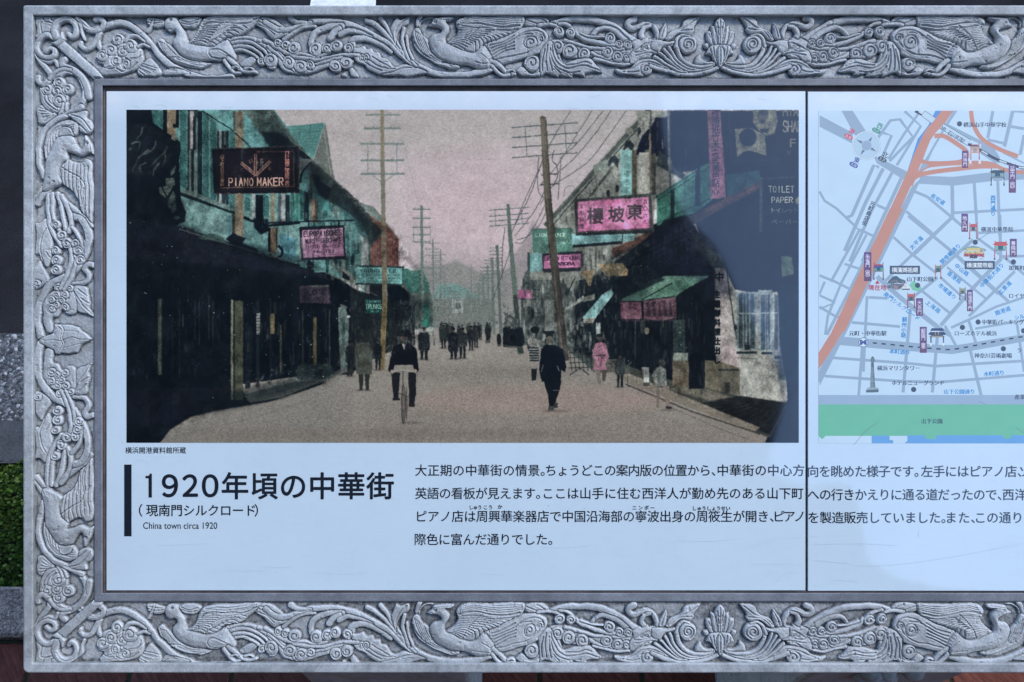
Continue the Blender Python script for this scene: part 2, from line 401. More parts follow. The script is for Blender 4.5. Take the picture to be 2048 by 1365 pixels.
    for q in ([285, 254, 282, 268, 272, 280], [312, 282, 308, 296, 296, 306, 280, 312, 270, 330, 264, 345], [335, 292, 328, 306, 312, 320, 304, 332],
              [262, 288, 274, 284, 280, 286, 276, 302], [330, 305, 330, 320, 324, 335], [292, 326, 280, 332, 282, 345], [258, 300, 264, 296], [318, 326, 308, 340, 306, 352], [300, 300, 290, 305, 276, 318]):
        C(q, 3.4, (84, 96, 94), a=.75, w2=1, soft=.6)
    P([331, 358, 348, 356, 350, 368, 344, 380, 330, 396, 320, 388, 318, 376, 332, 372], (78, 90, 86), rough=.5, soft=1); P([336, 395, 346, 380, 350, 392, 352, 420, 346, 428, 336, 415], (70, 84, 80), rough=.5, soft=1)
    E(349, 276, 7, 5, (130, 132, 122), rough=.6); R(346, 248, 358, 256, K); P([340, 345, 352, 330, 350, 345, 342, 352], (66, 76, 76), rough=.6)
    E(353, 436, 6, 4, (70, 84, 80), rough=.5); Ln([324, 374, 336, 400], 3, K); Ln([348, 372, 334, 402], 3.5, K)
    # long dark awning roof and the shop interiors under it
    P([253, 440, 345, 452, 372, 458, 480, 492, 560, 520, 660, 545, 720, 585, 745, 590, 800, 610, 800, 660, 760, 700, 700, 750, 620, 750, 253, 800], (8, 14, 20))
    P([253, 432, 370, 452, 420, 478, 540, 518, 640, 545, 660, 558, 560, 545, 400, 528, 253, 518], (26, 27, 38), soft=5)
    Ln([358, 458, 400, 472, 470, 492, 540, 512, 620, 530, 665, 552, 715, 572, 752, 590], 1.8, (86, 98, 94))
    Ln([300, 446, 358, 462], 1.4, (54, 62, 66), a=.7)
    P([398, 474, 420, 466, 446, 474, 452, 488, 430, 482, 400, 478], (60, 82, 80)); P([452, 478, 466, 466, 492, 478, 484, 486, 514, 498, 518, 506, 470, 496], (10, 16, 22)); Ln([474, 470, 498, 478], 1, (50, 70, 72))
    # things fixed above the awning further along
    P([600, 524, 662, 530, 680, 548, 690, 560, 650, 545, 600, 534], (90, 160, 158)); P([620, 520, 632, 534, 616, 540, 612, 528], K); R(652, 500, 656, 548, (24, 60, 64)); R(628, 520, 650, 545, (90, 156, 156), a=.8)
    p.clutter([660, 500, 712, 500, 712, 572, 660, 545], 80, [(20, 30, 34), (130, 136, 132), (80, 100, 98)], w=(2, 7), h=(6, 24), a=.6, seed=9)
    P([682, 530, 708, 552, 708, 572, 682, 558], (112, 120, 114)); P([684, 542, 700, 554, 700, 562, 684, 556], D)
    # street line bottom left
    P([253, 886, 253, 770, 480, 770, 490, 790, 560, 770, 640, 762, 655, 765, 560, 800, 430, 822, 380, 835, 340, 860, 320, 886], (12, 17, 23), soft=2)
    P([253, 770, 470, 765, 470, 800, 400, 820, 340, 850, 253, 860], (16, 19, 27), soft=4)
    P([253, 752, 460, 756, 462, 776, 253, 776], (9, 14, 20), soft=2)
    P([488, 792, 560, 768, 650, 752, 690, 735, 700, 742, 640, 765, 560, 796, 500, 806], (92, 96, 92), soft=2, a=.9)
    P([500, 786, 600, 762, 640, 760, 560, 785, 500, 796], (60, 66, 66), soft=1)
    Ln([380, 836, 520, 812, 640, 772, 712, 728], 1.6, (134, 128, 122), a=.7); Ln([350, 872, 500, 838, 620, 800, 700, 740], 1.2, (86, 86, 86), a=.5)
    # pillars, door frames and signs inside the dark shops
    for x, w, c, y0, y1, a in ((316, 7, (56, 62, 58), 598, 750, .7), (358, 1.6, (58, 66, 66), 600, 750, .6), (389, 1.6, (46, 54, 54), 600, 680, .7), (417, 1.6, (64, 74, 70), 590, 680, .7),
                               (462, 4, (98, 102, 90), 600, 800, 1), (469, 17, (52, 56, 48), 602, 800, 1), (512, 7, (28, 34, 38), 600, 775, .8), (560, 4, (56, 58, 50), 660, 745, .7), (626, 7, (72, 68, 52), 635, 730, .9), (658, 2, (70, 78, 72), 620, 730, .8), (365, 1.5, (100, 108, 108), 628, 655, .6)):
        R(x, y0, x + w, y1, c, a=a, soft=.6)
    R(513, 627, 520, 669, (138, 142, 142)); R(540, 628, 549, 668, (120, 110, 82)); p.hatch([513, 627, 520, 627, 520, 669, 513, 669], 6, 2, (60, 70, 74)); p.hatch([541, 630, 548, 630, 548, 666, 541, 666], 4, 1.6, (76, 66, 50))
    P([490, 660, 500, 652, 506, 660, 505, 700, 500, 776, 490, 778], (20, 26, 32), soft=1)
    p.clutter([253, 530, 470, 540, 470, 750, 253, 750], 240, [(30, 36, 40), (44, 50, 50), (24, 22, 30)], w=(1, 3), h=(2, 18), a=.5, seed=11)
    p.clutter([490, 600, 680, 600, 680, 750, 490, 770], 160, [(40, 46, 46), (60, 62, 56), (24, 26, 32), (80, 84, 78)], w=(1, 4), h=(4, 30), a=.45, seed=12)
    P([590, 745, 600, 728, 660, 728, 668, 745, 650, 758, 600, 760], (38, 50, 50), rough=.6); p.clutter([490, 750, 590, 720, 700, 720, 700, 750, 500, 780], 140, [(110, 116, 112), (60, 70, 70), (14, 20, 24)], w=(2, 7), h=(1, 5), a=.6, seed=13)
    P([676, 615, 690, 612, 698, 640, 696, 735, 682, 742, 678, 690], (96, 112, 110), rough=.3); R(684, 640, 690, 690, (60, 84, 86)); Ln([680, 610, 694, 616], 4, (80, 88, 86)); E(697, 633, 4, 2.4, (190, 200, 200))
    P([598, 572, 658, 570, 660, 607, 600, 606], (78, 62, 76), rough=.4); P([620, 571, 657, 570, 657, 574, 620, 575], (100, 104, 100)); p.letters('LODE', 616, 580, 652, 590, 2.4, D, a=.8); p.tris(fit('BALOSA', 608, 594, 650, 602, .01), D, .7)
    # far shop fronts between the dark arcade and the orange house
    P([700, 575, 745, 590, 830, 600, 830, 690, 790, 700, 700, 740], (26, 32, 34), rough=.4)
    P([775, 575, 800, 570, 822, 590, 818, 600, 780, 605], K, soft=2); p.clutter([800, 590, 850, 590, 850, 680, 790, 700], 160, [(120, 126, 122), (24, 30, 34), (70, 80, 78)], w=(1, 4), h=(3, 18), a=.6, seed=14)
    P([818, 585, 858, 585, 858, 610, 818, 612], (74, 82, 80), rough=.5); P([843, 612, 858, 612, 858, 650, 845, 652], (24, 104, 88)); p.clutter([700, 640, 760, 640, 760, 735, 700, 735], 80, [(70, 76, 72), (14, 20, 24), (52, 50, 44)], w=(1, 4), h=(3, 22), a=.6, seed=15)
    # hanging signs
    P([713, 532, 806, 535, 807, 569, 712, 568], (92, 158, 156)); p.poly([711, 530, 808, 533, 808, 537, 711, 534], (40, 56, 60)); p.poly([711, 566, 808, 568, 808, 571, 711, 570], (40, 56, 60)); R(804, 534, 808, 570, (50, 66, 68))
    p.letters('YOUNG LEE', 720, 539, 792, 545, 1.5, (30, 66, 74), space=.5); p.tris(fit('RATTAN CHAIR & SEAGRASS', 718, 548, 800, 553, .01), (44, 96, 102), .8); p.tris(fit('RATTAN CHAIR MAKER', 716, 555, 802, 559, .01), (36, 76, 84), .85); p.tris(fit('FURNITURE REPAIRS', 716, 561, 800, 565, .01), (44, 96, 102), .8)
    P([730, 598, 765, 600, 765, 626, 732, 627], (16, 66, 62)); p.tris(fit('S. NOMIYA', 733, 601, 763, 606, .01), (84, 146, 138)); p.letters('TRUNKS', 732, 609, 763, 618, 1.5, (106, 166, 156), space=.5); p.tris(fit('No. 59', 742, 621, 758, 625, .01), (84, 146, 138), .8)
    P([598, 455, 688, 451, 692, 519, 602, 521], (26, 26, 34)); P([604, 461, 685, 456, 688, 512, 607, 516], (150, 104, 138)); P([604, 461, 685, 456, 686, 480, 606, 486], (160, 122, 146), a=.6)
    p.letters('EUROPAISCHES', 608, 464, 683, 474, 1.6, (32, 28, 40), slant=-4, space=.55); p.letters('WURST-GESCHAFT', 611, 479, 682, 487, 1.2, (44, 36, 48), slant=-3, space=.5); p.tris(fit('Jacob Beltes', 610, 490, 678, 500, 0, -2), (60, 40, 58), .9); p.tris(fit('No. 123', 628, 501, 668, 507, .01, -1), (40, 34, 46))
    Ln([610, 512, 684, 508], 1.2, (90, 60, 84), a=.6); Ln([600, 455, 688, 451], 1.5, (10, 16, 22)); R(616, 440, 619, 458, K); R(676, 440, 679, 455, K)
    # PIANO MAKER
    P([424, 299, 598, 292, 599, 386, 428, 388], (14, 13, 19)); P([430, 304, 590, 298, 590, 380, 432, 382], (22, 18, 24)); Ln([512, 304, 586, 303], 1, (110, 84, 76)); Ln([587, 303, 588, 374], 1, (110, 84, 76)); Ln([440, 376, 588, 373], 1.2, (130, 96, 86)); Ln([596, 296, 597, 380], 3, (52, 38, 38)); Ln([424, 298, 598, 293], 1.6, (62, 52, 52))
    p.letters('PIANO', 458, 357, 506, 372, 2.3, (190, 142, 128), space=.55); p.letters('MAKER', 515, 356.5, 566, 371.5, 2.3, (190, 142, 128), space=.5)
    p.tris(cells('山下町百廿三番地', 444.5, 0, 309, 8.6, .02, vert=True, y1=374), (128, 94, 74)); p.tris(cells('周興華洋琴専製店', 574.5, 0, 303, 10, .03, vert=True, y1=371), (158, 92, 84))
    for a, b in (((482, 326), (511, 350)), ((511, 308), (511, 350)), ((541, 322), (513, 350))):
        Ln([a[0], a[1], b[0], b[1]], 6, (132, 98, 90)); Ln([a[0], a[1], b[0], b[1]], 1.6, (30, 22, 26))
    Ln([506, 354, 516, 348], 1.2, (150, 112, 100)); Ln([506, 348, 516, 354], 1.2, (150, 112, 100)); Ln([498, 320, 501, 328], 1.4, (110, 84, 80)); Ln([503, 318, 505, 325], 1.4, (110, 84, 80)); p.tris(fit('S', 520, 318, 527, 327, .01), (110, 84, 80)); p.tris(fit('E', 537, 334, 544, 341, .01), (90, 70, 70)); p.tris(fit('C', 481, 337, 488, 343, 0), (70, 56, 60))
    for x in range(432, 600, 22): Ln([x, 386, x + 9, 388], 2, (112, 66, 56), a=.5)
    # ------------ poles on the left side of the street
    def arms(x, ys, l, r, c=(112, 126, 126), w=3.4, sl=0):
        for y in ys:
            Ln([x - l, y + l * sl, x + r, y - r * sl], w, c)
            for k in range(5):
                xx = x - l + 3 + k * (l + r - 6) / 4; yy = y + (x - xx) * sl
                R(xx - .7, yy - w - 1.5, xx + .7, yy - w / 2, (90, 104, 104), a=.8)
    far = (104, 116, 114)
    arms(926 - 45, [510, 522, 534, 546, 558], 13, 11, far, 1.2); Ln([881, 498, 882, 650], 2, far)
    arms(866, [487, 499, 512, 525, 537, 549, 562], 17, 15, far, 1.4); Ln([866, 478, 867, 652], 3, far)
    arms(873, [505, 517, 530], 12, 12, far, 1); arms(843, [419, 437, 455, 470, 484], 18, 18, (96, 112, 112), 1.8); Ln([843, 411, 845, 640], 5.4, (100, 114, 110), w2=6); Ln([827, 455, 827, 484], 1, far); Ln([861, 455, 861, 484], 1, far)
    arms(765, [230], 35, 35, w=3.2); arms(765, [257], 37, 36, w=3.6); arms(765, [288, 321, 348], 44, 44, w=3.6)
    for x in (736, 794): Ln([x, 288, x, 348], 1.5, (104, 120, 120))
    Ln([744, 350, 762, 364], 1.4, (104, 120, 120)); Ln([788, 350, 769, 364], 1.4, (104, 120, 120))
    Ln([764, 218, 765, 320], 7, (128, 122, 106), w2=8); Ln([765, 318, 767, 440], 8, (112, 112, 102), w2=8.6); Ln([767, 438, 770, 600], 8.6, (104, 98, 84), w2=10); Ln([770, 598, 764, 740], 10, (104, 90, 58), w2=11); Ln([768, 440, 773, 600, 768, 738], 2, (134, 124, 96), a=.6)
    C([809, 292, 820, 340, 835, 400], .8, (130, 126, 130), a=.7); C([800, 380, 840, 470, 860, 520], .8, (130, 128, 130), a=.6); C([797, 470, 840, 480, 880, 500], .7, (120, 120, 124), a=.6); C([797, 440, 860, 452, 900, 470], .7, (124, 124, 126), a=.5)
    # ------------ right side of the street
    P([1042, 575, 1050, 545, 1075, 520, 1100, 500, 1300, 480, 1300, 740, 1190, 745, 1135, 700, 1042, 690], (70, 78, 78))
    P([1200, 330, 1296, 222, 1420, 222, 1420, 330, 1310, 400, 1300, 560, 1060, 560, 1060, 500, 1118, 424], (124, 128, 124), rough=.15)
    Ln([1300, 218, 1214, 315, 1150, 385, 1090, 452], 9, (72, 80, 78)); Ln([1306, 224, 1220, 320, 1156, 392, 1100, 458], 2.2, (40, 48, 50)); Ln([1292, 218, 1208, 312, 1116, 420], 1.4, (140, 140, 136))
    P([1186, 332, 1212, 318, 1224, 334, 1190, 352], (112, 122, 118))
    for k in range(7): Ln([1172 + k * 6, 402 - k * 8, 1204 + k * 6, 366 - k * 8], 2, (56, 64, 64), a=.8)
    for x, y in ((1226, 322), (1256, 292), (1284, 262)): P([x - 10, y + 12, x - 6, y - 6, x + 4, y - 12, x + 12, y - 2, x + 10, y + 16, x, y + 2], (34, 42, 48), soft=1)
    E(1258, 262, 8, 7, (120, 122, 116)); E(1217, 388, 4, 8, (30, 36, 40)); E(1234, 378, 4, 8, (30, 36, 40))
    P([1290, 256, 1305, 234, 1330, 236, 1350, 222, 1420, 222, 1420, 345, 1365, 330, 1330, 316, 1300, 312, 1270, 310], (13, 18, 32), soft=2)
    P([1290, 300, 1300, 300, 1300, 388, 1290, 392], (78, 76, 68)); P([1278, 305, 1300, 305, 1300, 388, 1278, 388], (138, 138, 134)); P([1300, 310, 1312, 306, 1312, 390, 1300, 392], (66, 66, 60))
    P([1312, 326, 1345, 345, 1345, 370, 1312, 388], (136, 136, 130), soft=1); P([1370, 300, 1392, 310, 1392, 340, 1372, 348], (88, 92, 90), soft=2)
    P([1312, 330, 1318, 300, 1350, 330, 1370, 350, 1366, 360, 1340, 345], (40, 46, 48), soft=2); P([1270, 222, 1318, 222, 1305, 250, 1285, 272], (130, 132, 128), rough=.5); Ln([1302, 222, 1300, 268], 3, (60, 66, 62)); Ln([1337, 222, 1341, 400], 5, (66, 70, 68)); Ln([1336, 222, 1339, 380], 1, (120, 122, 116)); Ln([1300, 268, 1302, 385], 4, (98, 92, 78)); 
    R(1241, 300, 1265, 392, (106, 160, 160)); p.tris(cells('東坡樓酒家', 1253, 0, 308, 14, .0, vert=True, y1=388), (60, 104, 108), .85); R(1264, 300, 1274, 390, (70, 66, 58)); R(1219, 330, 1232, 395, (110, 116, 112), a=.6)
    p.clutter([1110, 430, 1230, 330, 1230, 395, 1150, 420, 1110, 460], 150, [(60, 68, 68), (150, 150, 146), (90, 98, 94)], w=(2, 6), h=(2, 8), a=.6, seed=20)
    # dark big facade at right
    P([1392, 222, 1598, 222, 1598, 560, 1520, 560, 1460, 600, 1420, 480, 1375, 430, 1300, 480, 1290, 460, 1392, 400], (12, 14, 22))
    P([1340, 222, 1392, 222, 1392, 340, 1360, 345, 1345, 330], (12, 15, 26), soft=2)
    P([1380, 415, 1598, 400, 1598, 590, 1470, 590, 1440, 540, 1400, 470], (12, 15, 23))
    # teal balcony rail
    P([1314, 392, 1392, 340, 1424, 320, 1424, 400, 1392, 425, 1314, 452], (46, 112, 96)); P([1340, 380, 1392, 345, 1392, 412, 1340, 440], (62, 128, 108), soft=2, a=.6)
    for x in range(1318, 1424, 4): Ln([x, 392 - (x - 1314) * .65, x, 450 - (x - 1314) * .42], .9, (22, 66, 62), a=.7)
    Ln([1312, 394, 1424, 322], 2.4, (36, 74, 66)); Ln([1316, 400, 1424, 330], 1.2, K); Ln([1316, 446, 1424, 396], 1.6, (20, 46, 44)); Ln([1316, 420, 1392, 394], 1, (20, 60, 56)); R(1341, 380, 1349, 446, (20, 32, 36)); R(1391, 320, 1400, 412, (16, 22, 30))
    P([1452, 350, 1520, 340, 1520, 360, 1455, 400], (18, 52, 54), rough=.5); p.hatch([1452, 350, 1520, 342, 1520, 362, 1455, 396], 5, 1.2, (36, 70, 72), ang=80)
    # brown balcony beam
    P([1224, 500, 1300, 462, 1345, 450, 1420, 412, 1520, 362, 1520, 378, 1430, 425, 1350, 470, 1300, 482, 1222, 520], (60, 46, 42), rough=.3); P([1224, 497, 1300, 466, 1300, 474, 1224, 508], (84, 62, 56)); Ln([1300, 470, 1420, 420, 1520, 370], 3, (74, 58, 54), a=.8)
    # pink vertical board
    P([1415, 220, 1441, 220, 1452, 396, 1421, 398], (104, 72, 84)); P([1418, 300, 1447, 300, 1452, 394, 1422, 396], (122, 70, 92), a=.8); p.tris(cells('煙通紙竹木各式美色點心', 1431.5, 0, 222, 17, .01, vert=True, y1=390), (24, 24, 42), .85)
    Ln([1458, 222, 1463, 322], 1, (44, 46, 54)); Ln([1463, 322, 1560, 320], 1, (40, 44, 52))
    # posters and the lettered boards
    P([1506, 220, 1552, 220, 1556, 245, 1548, 268, 1534, 272, 1518, 262, 1506, 245], (104, 104, 86), rough=.3); E(1525, 232, 12, 14, (72, 74, 66), soft=2); E(1525, 244, 6, 4, (40, 42, 44)); P([1518, 222, 1536, 222, 1536, 230, 1518, 230], (50, 54, 54), soft=1); P([1519, 258, 1538, 258, 1534, 266, 1522, 264], (24, 28, 34))
    P([1470, 258, 1502, 256, 1530, 270, 1533, 312, 1500, 306, 1474, 315], (96, 98, 82), rough=.3); E(1496, 275, 17, 18, (14, 18, 26)); P([1476, 313, 1486, 304, 1500, 302, 1516, 306, 1530, 313, 1520, 318, 1480, 318], (12, 15, 22))
    p.letters('HYAM', 1567, 215, 1607, 232, 2.6, (98, 98, 86)); p.letters('SHAU', 1567, 243, 1604, 264, 2.6, (98, 98, 86)); p.tris(fit('F', 1580, 278, 1592, 295, .01), (92, 92, 80)); p.tris(fit('V', 1574, 300, 1582, 311), (60, 62, 62))
    R(1519, 354, 1525, 465, (40, 50, 48)); Ln([1522, 358, 1598, 354], 2.4, (44, 52, 52)); Ln([1530, 460, 1598, 460], 1.5, (34, 42, 44)); R(1529, 362, 1598, 458, (10, 13, 20), a=.6)
    p.letters('TOILET', 1538, 373, 1588, 385, 1.9, (140, 146, 140), space=.5); p.letters('PAPER', 1544, 395, 1585, 405.5, 1.9, (140, 146, 140), space=.5); p.tris(cells('トイレット', 1540, 1598, 421, 13, 0), (100, 106, 104)); p.tris(cells('ペーパー', 1542, 1598, 444, 13, 0), (96, 102, 100)); E(1596, 402, 5, 8, (84, 80, 50))
    # arcade opening, white corner building
    P([1375, 430, 1330, 440, 1290, 480, 1180, 560, 1150, 640, 1150, 700, 1300, 760, 1450, 790, 1470, 760, 1470, 600, 1432, 520], (11, 16, 22), soft=1)
    P([1376, 458, 1420, 482, 1440, 520, 1460, 560, 1428, 540, 1400, 500], (34, 44, 46), rough=.5); 
    for k in range(7): Ln([1378 + k * 6, 470 + k * 3, 1396 + k * 6, 505 + k * 4], 1.6, (64, 76, 76), a=.6)
    P([1414, 500, 1440, 508, 1450, 535, 1424, 530], (70, 80, 76), rough=.4)
    P([1430, 536, 1450, 536, 1470, 580, 1500, 584, 1556, 584, 1556, 700, 1572, 770, 1572, 800, 1545, 808, 1480, 792, 1440, 770, 1430, 700], (140, 142, 138))
    P([1431, 545, 1452, 545, 1462, 640, 1475, 720, 1440, 735, 1432, 640], (152, 146, 146), soft=3); P([1450, 690, 1480, 705, 1480, 735, 1440, 735], (160, 148, 150), soft=4)
    P([1410, 720, 1436, 722, 1480, 736, 1480, 790, 1446, 786, 1410, 775], (96, 92, 80)); R(1436, 738, 1478, 742, (40, 44, 44)); P([1450, 765, 1460, 765, 1460, 790, 1450, 788], (50, 50, 46), soft=2)
    p.tris(cells('中', 1431, 1447, 554, 19, 0), (16, 22, 28), fat=.8); p.tris(cells('生國御料理仕出し', 1434, 0, 580, 15, .015, vert=True, y1=730), (16, 22, 28), fat=.7)
    C([1453, 541, 1460, 590, 1467, 640, 1474, 680], 2.4, (30, 40, 46)); E(1471, 655, 3, 5, (24, 34, 40))
    # barred windows
    R(1474, 585, 1512, 700, (108, 122, 126)); R(1478, 588, 1508, 626, (50, 66, 78)); R(1478, 629, 1510, 697, (54, 68, 76)); R(1516, 580, 1545, 702, (118, 130, 132)); R(1522, 590, 1540, 700, (48, 62, 72)); R(1549, 590, 1556, 700, (60, 74, 82))
    for x in (1486, 1492, 1499): Ln([x, 587, x + 1, 697], 1.6, (130, 140, 140))
    for x in (1530, 1534): Ln([x, 590, x + 2, 700], 1.4, (124, 136, 138))
    Ln([1474, 627, 1556, 626], 2, (136, 146, 146)); R(1490, 690, 1500, 700, (20, 30, 34)); R(1473, 703, 1514, 708, (24, 38, 44)); R(1523, 704, 1545, 709, (24, 38, 44)); R(1548, 712, 1562, 718, (30, 44, 50)); Ln([1474, 716, 1515, 718], 1.4, (80, 90, 90)); Ln([1545, 722, 1565, 726], 1.4, (80, 90, 90))
    P([1556, 585, 1598, 560, 1598, 886, 1530, 886, 1545, 850, 1576, 800, 1572, 760, 1560, 690], (13, 20, 28), soft=1); P([1562, 512, 1584, 514, 1588, 548, 1564, 555], (70, 84, 72), soft=1); R(1558, 570, 1598, 760, (14, 32, 42), a=.6, soft=3)
    # pavement, kerb on the right
    P([1140, 700, 1230, 740, 1300, 770, 1400, 810, 1500, 860, 1540, 876, 1576, 806, 1480, 792, 1340, 760, 1250, 730], (56, 58, 56), soft=1); P([1370, 762, 1450, 790, 1480, 800, 1440, 806, 1340, 780], (90, 88, 80), soft=2)
    P([1480, 792, 1575, 806, 1540, 870, 1430, 822, 1400, 806], (24, 26, 28), soft=2)
    for k in range(9): Ln([1380 + k * 18, 806 + k * 6, 1470 + k * 10, 800 + k * 3], 1, (70, 70, 66), a=.5)
    P([1228, 750, 1260, 748, 1400, 806, 1520, 855, 1510, 864, 1380, 815, 1260, 768], (118, 112, 104), soft=1); Ln([1250, 768, 1380, 822, 1520, 868], 3, (46, 46, 46), a=.8); Ln([1330, 810, 1450, 862, 1500, 880], 2, (70, 66, 64), a=.4)
    # green awnings and pink valance
    P([1238, 602, 1300, 562, 1330, 552, 1420, 552, 1395, 566, 1350, 590, 1352, 594, 1300, 598, 1285, 602], (84, 122, 108)); P([1300, 598, 1350, 560, 1398, 562, 1352, 592], (70, 112, 96)); Ln([1284, 600, 1345, 566], 2, (14, 22, 24)); Ln([1240, 604, 1290, 603, 1350, 592], 2, (18, 24, 26)); R(1277, 566, 1290, 576, (90, 150, 140))
    P([1238, 604, 1282, 604, 1284, 638, 1238, 638], (120, 82, 98), rough=.3); P([1286, 602, 1352, 594, 1353, 636, 1320, 642, 1288, 638], (100, 72, 84), rough=.5)
    for k in range(26): R(1239 + k * 4.4, 634, 1240.6 + k * 4.4, 643, (96, 68, 80), a=.8)
    for k in range(5): P([1294 + k * 11, 604, 1298 + k * 11, 602, 1302 + k * 11, 632, 1296 + k * 11, 634], (34, 32, 40), a=.7, soft=1)
    Ln([1327, 630, 1326, 656], 1.2, (90, 92, 80)); E(1237, 592, 12, 10, (30, 36, 42), a=.7)
    # other signs and awnings on the right
    P([1096, 456, 1146, 457, 1148, 498, 1144, 510, 1096, 512], (66, 118, 104)); P([1064, 458, 1144, 456, 1144, 502, 1066, 506], (66, 116, 104)); Ln([1064, 459, 1144, 457], 2, (60, 82, 76)); p.letters('LION LOUNGE', 1072, 467, 1132, 474, 1.3, (150, 182, 170)); p.clutter([1075, 478, 1135, 478, 1120, 500, 1085, 500], 60, [(140, 170, 158), (40, 84, 76)], w=(2, 6), h=(1, 5), a=.7, seed=22)
    P([1144, 468, 1270, 466, 1268, 482, 1144, 490], (110, 168, 174)); P([1146, 490, 1246, 482, 1246, 488, 1146, 496], (30, 38, 42)); p.tris(fit('BOOTSHOP AND SHOEMAKER', 1160, 472, 1236, 477), (70, 118, 128), .8); p.tris(fit('HIP SING', 1182, 479, 1214, 483), (70, 118, 128), .8); R(1244, 467, 1246, 485, D); p.tris(fit('ing', 1250, 470, 1266, 481), (70, 90, 96), .9)
    P([1057, 508, 1084, 506, 1084, 542, 1058, 544], (92, 144, 148)); R(1055, 505, 1060, 548, (50, 66, 66)); P([1084, 507, 1164, 502, 1164, 542, 1086, 546], (40, 44, 50)); P([1088, 512, 1161, 508, 1161, 535, 1088, 538], (196, 106, 162))
    p.letters('EUROPEAN RESTAURANT', 1089, 514, 1160, 521.5, 1.0, (56, 38, 62), slant=-1, space=.5); p.letters('CHAROBA', 1101, 525.5, 1149, 531.5, 1.9, (50, 34, 56), slant=-1); R(1036, 580, 1064, 597, (150, 70, 118)); Ln([1064, 580, 1080, 580], 1.5, D); Ln([1036, 598, 1080, 599], 1.5, D)
    p.clutter([1160, 490, 1220, 490, 1230, 530, 1160, 545], 90, [(140, 142, 138), (60, 68, 66), (20, 28, 30)], w=(1, 5), h=(6, 30), a=.6, seed=23)
    p.clutter([1044, 550, 1100, 545, 1190, 545, 1190, 690, 1044, 690], 420, [(140, 144, 140), (24, 32, 34), (80, 90, 88), (160, 158, 156), (14, 20, 24)], w=(1, 6), h=(3, 22), a=.6, seed=24)
    P([1160, 560, 1300, 530, 1330, 560, 1240, 600, 1250, 740, 1145, 700, 1145, 600], (15, 22, 28), soft=2, a=.85)
    P([1124, 552, 1140, 550, 1154, 556, 1146, 585, 1134, 575], (120, 126, 122)); P([1162, 543, 1190, 540, 1178, 573], (140, 120, 88)); P([1196, 529, 1245, 526, 1256, 540, 1254, 552, 1212, 552], (148, 126, 88)); P([1212, 540, 1254, 538, 1254, 552, 1212, 552], (130, 106, 70)); Ln([1192, 535, 1180, 572], 2, (110, 112, 106)); Ln([1150, 556, 1136, 584], 2, K)
    P([1130, 618, 1166, 592, 1172, 596, 1132, 622], (136, 140, 136)); P([1162, 596, 1190, 588, 1188, 600, 1166, 604], (110, 116, 110), rough=.5); P([1165, 636, 1204, 590, 1222, 578, 1227, 586, 1192, 634, 1184, 636], (98, 148, 152)); Ln([1166, 637, 1190, 636, 1227, 588], 1.5, (140, 176, 174)); P([1165, 638, 1192, 636, 1186, 646, 1168, 646], (120, 116, 110), rough=.4)
    R(1192, 646, 1201, 670, (142, 150, 148)); R(1120, 590, 1150, 690, (100, 106, 104), a=.4); R(1090, 600, 1108, 668, (120, 126, 124), a=.7); p.clutter([1130, 640, 1180, 640, 1180, 690, 1130, 690], 90, [(140, 144, 140), (20, 26, 30)], w=(1, 5), h=(4, 16), a=.5, seed=26)
    # crates/fence by the pink figure
    for k in range(7): Ln([1138 + k * 8, 694, 1144 + k * 8, 742], 1.4, (30, 38, 40)); 
    for k in range(5): Ln([1138, 696 + k * 10, 1190, 694 + k * 10], 1.6, (36, 44, 46))
    Ln([1140, 750, 1160, 736, 1178, 750], 1.6, D); P([1186, 722, 1250, 716, 1250, 745, 1186, 745], (84, 84, 80), rough=.6)
    # column bases
    R(1346, 640, 1370, 706, (40, 50, 50), rough=.6); R(1346, 706, 1376, 722, (130, 136, 128), soft=1); R(1345, 722, 1378, 772, (92, 84, 72), rough=.2); R(1378, 640, 1408, 778, (10, 14, 20)); p.clutter([1345, 650, 1372, 650, 1372, 706, 1345, 706], 40, [(130, 136, 130), (14, 20, 24)], w=(1, 3), h=(1, 4), a=.7, seed=27); R(1281, 640, 1290, 700, (60, 66, 62), rough=.6, a=.7); R(1269, 640, 1272, 720, (64, 74, 70), a=.6)
    # ------------ poles on the right side
    for x, y, x2, w, c in ((948, 590, 950, 2, far), (957, 565, 960, 2.4, far), (966, 548, 969, 3, far), (975, 530, 979, 3.4, far), (984, 515, 988, 4, (96, 108, 106)), (994, 490, 1002, 5, (88, 100, 98))):
        arms(x + 1, [y + 6 + k * 7 for k in range(6)], 17, 10, c, 1.1); Ln([x, y, x2, 668], w, c, w2=w + 1.4)
    arms(1018, [418, 430, 440, 450], 40, 40, (84, 98, 98), 1.7, sl=.075); Ln([990, 421, 992, 453], 1.1, (84, 98, 98)); Ln([1043, 416, 1044, 446], 1.1, (84, 98, 98))
    Ln([1016, 408, 1020, 470, 1028, 560, 1040, 706], 6, (88, 104, 98), w2=12); Ln([1030, 590, 1042, 708], 8, (52, 60, 58), w2=11)
    arms(1086, [251, 271, 291, 311], 62, 70, (70, 82, 86), 1.9, sl=.075); Ln([1050, 255, 1054, 312], 1.3, (76, 88, 90)); Ln([1130, 250, 1133, 306], 1.3, (76, 88, 90))
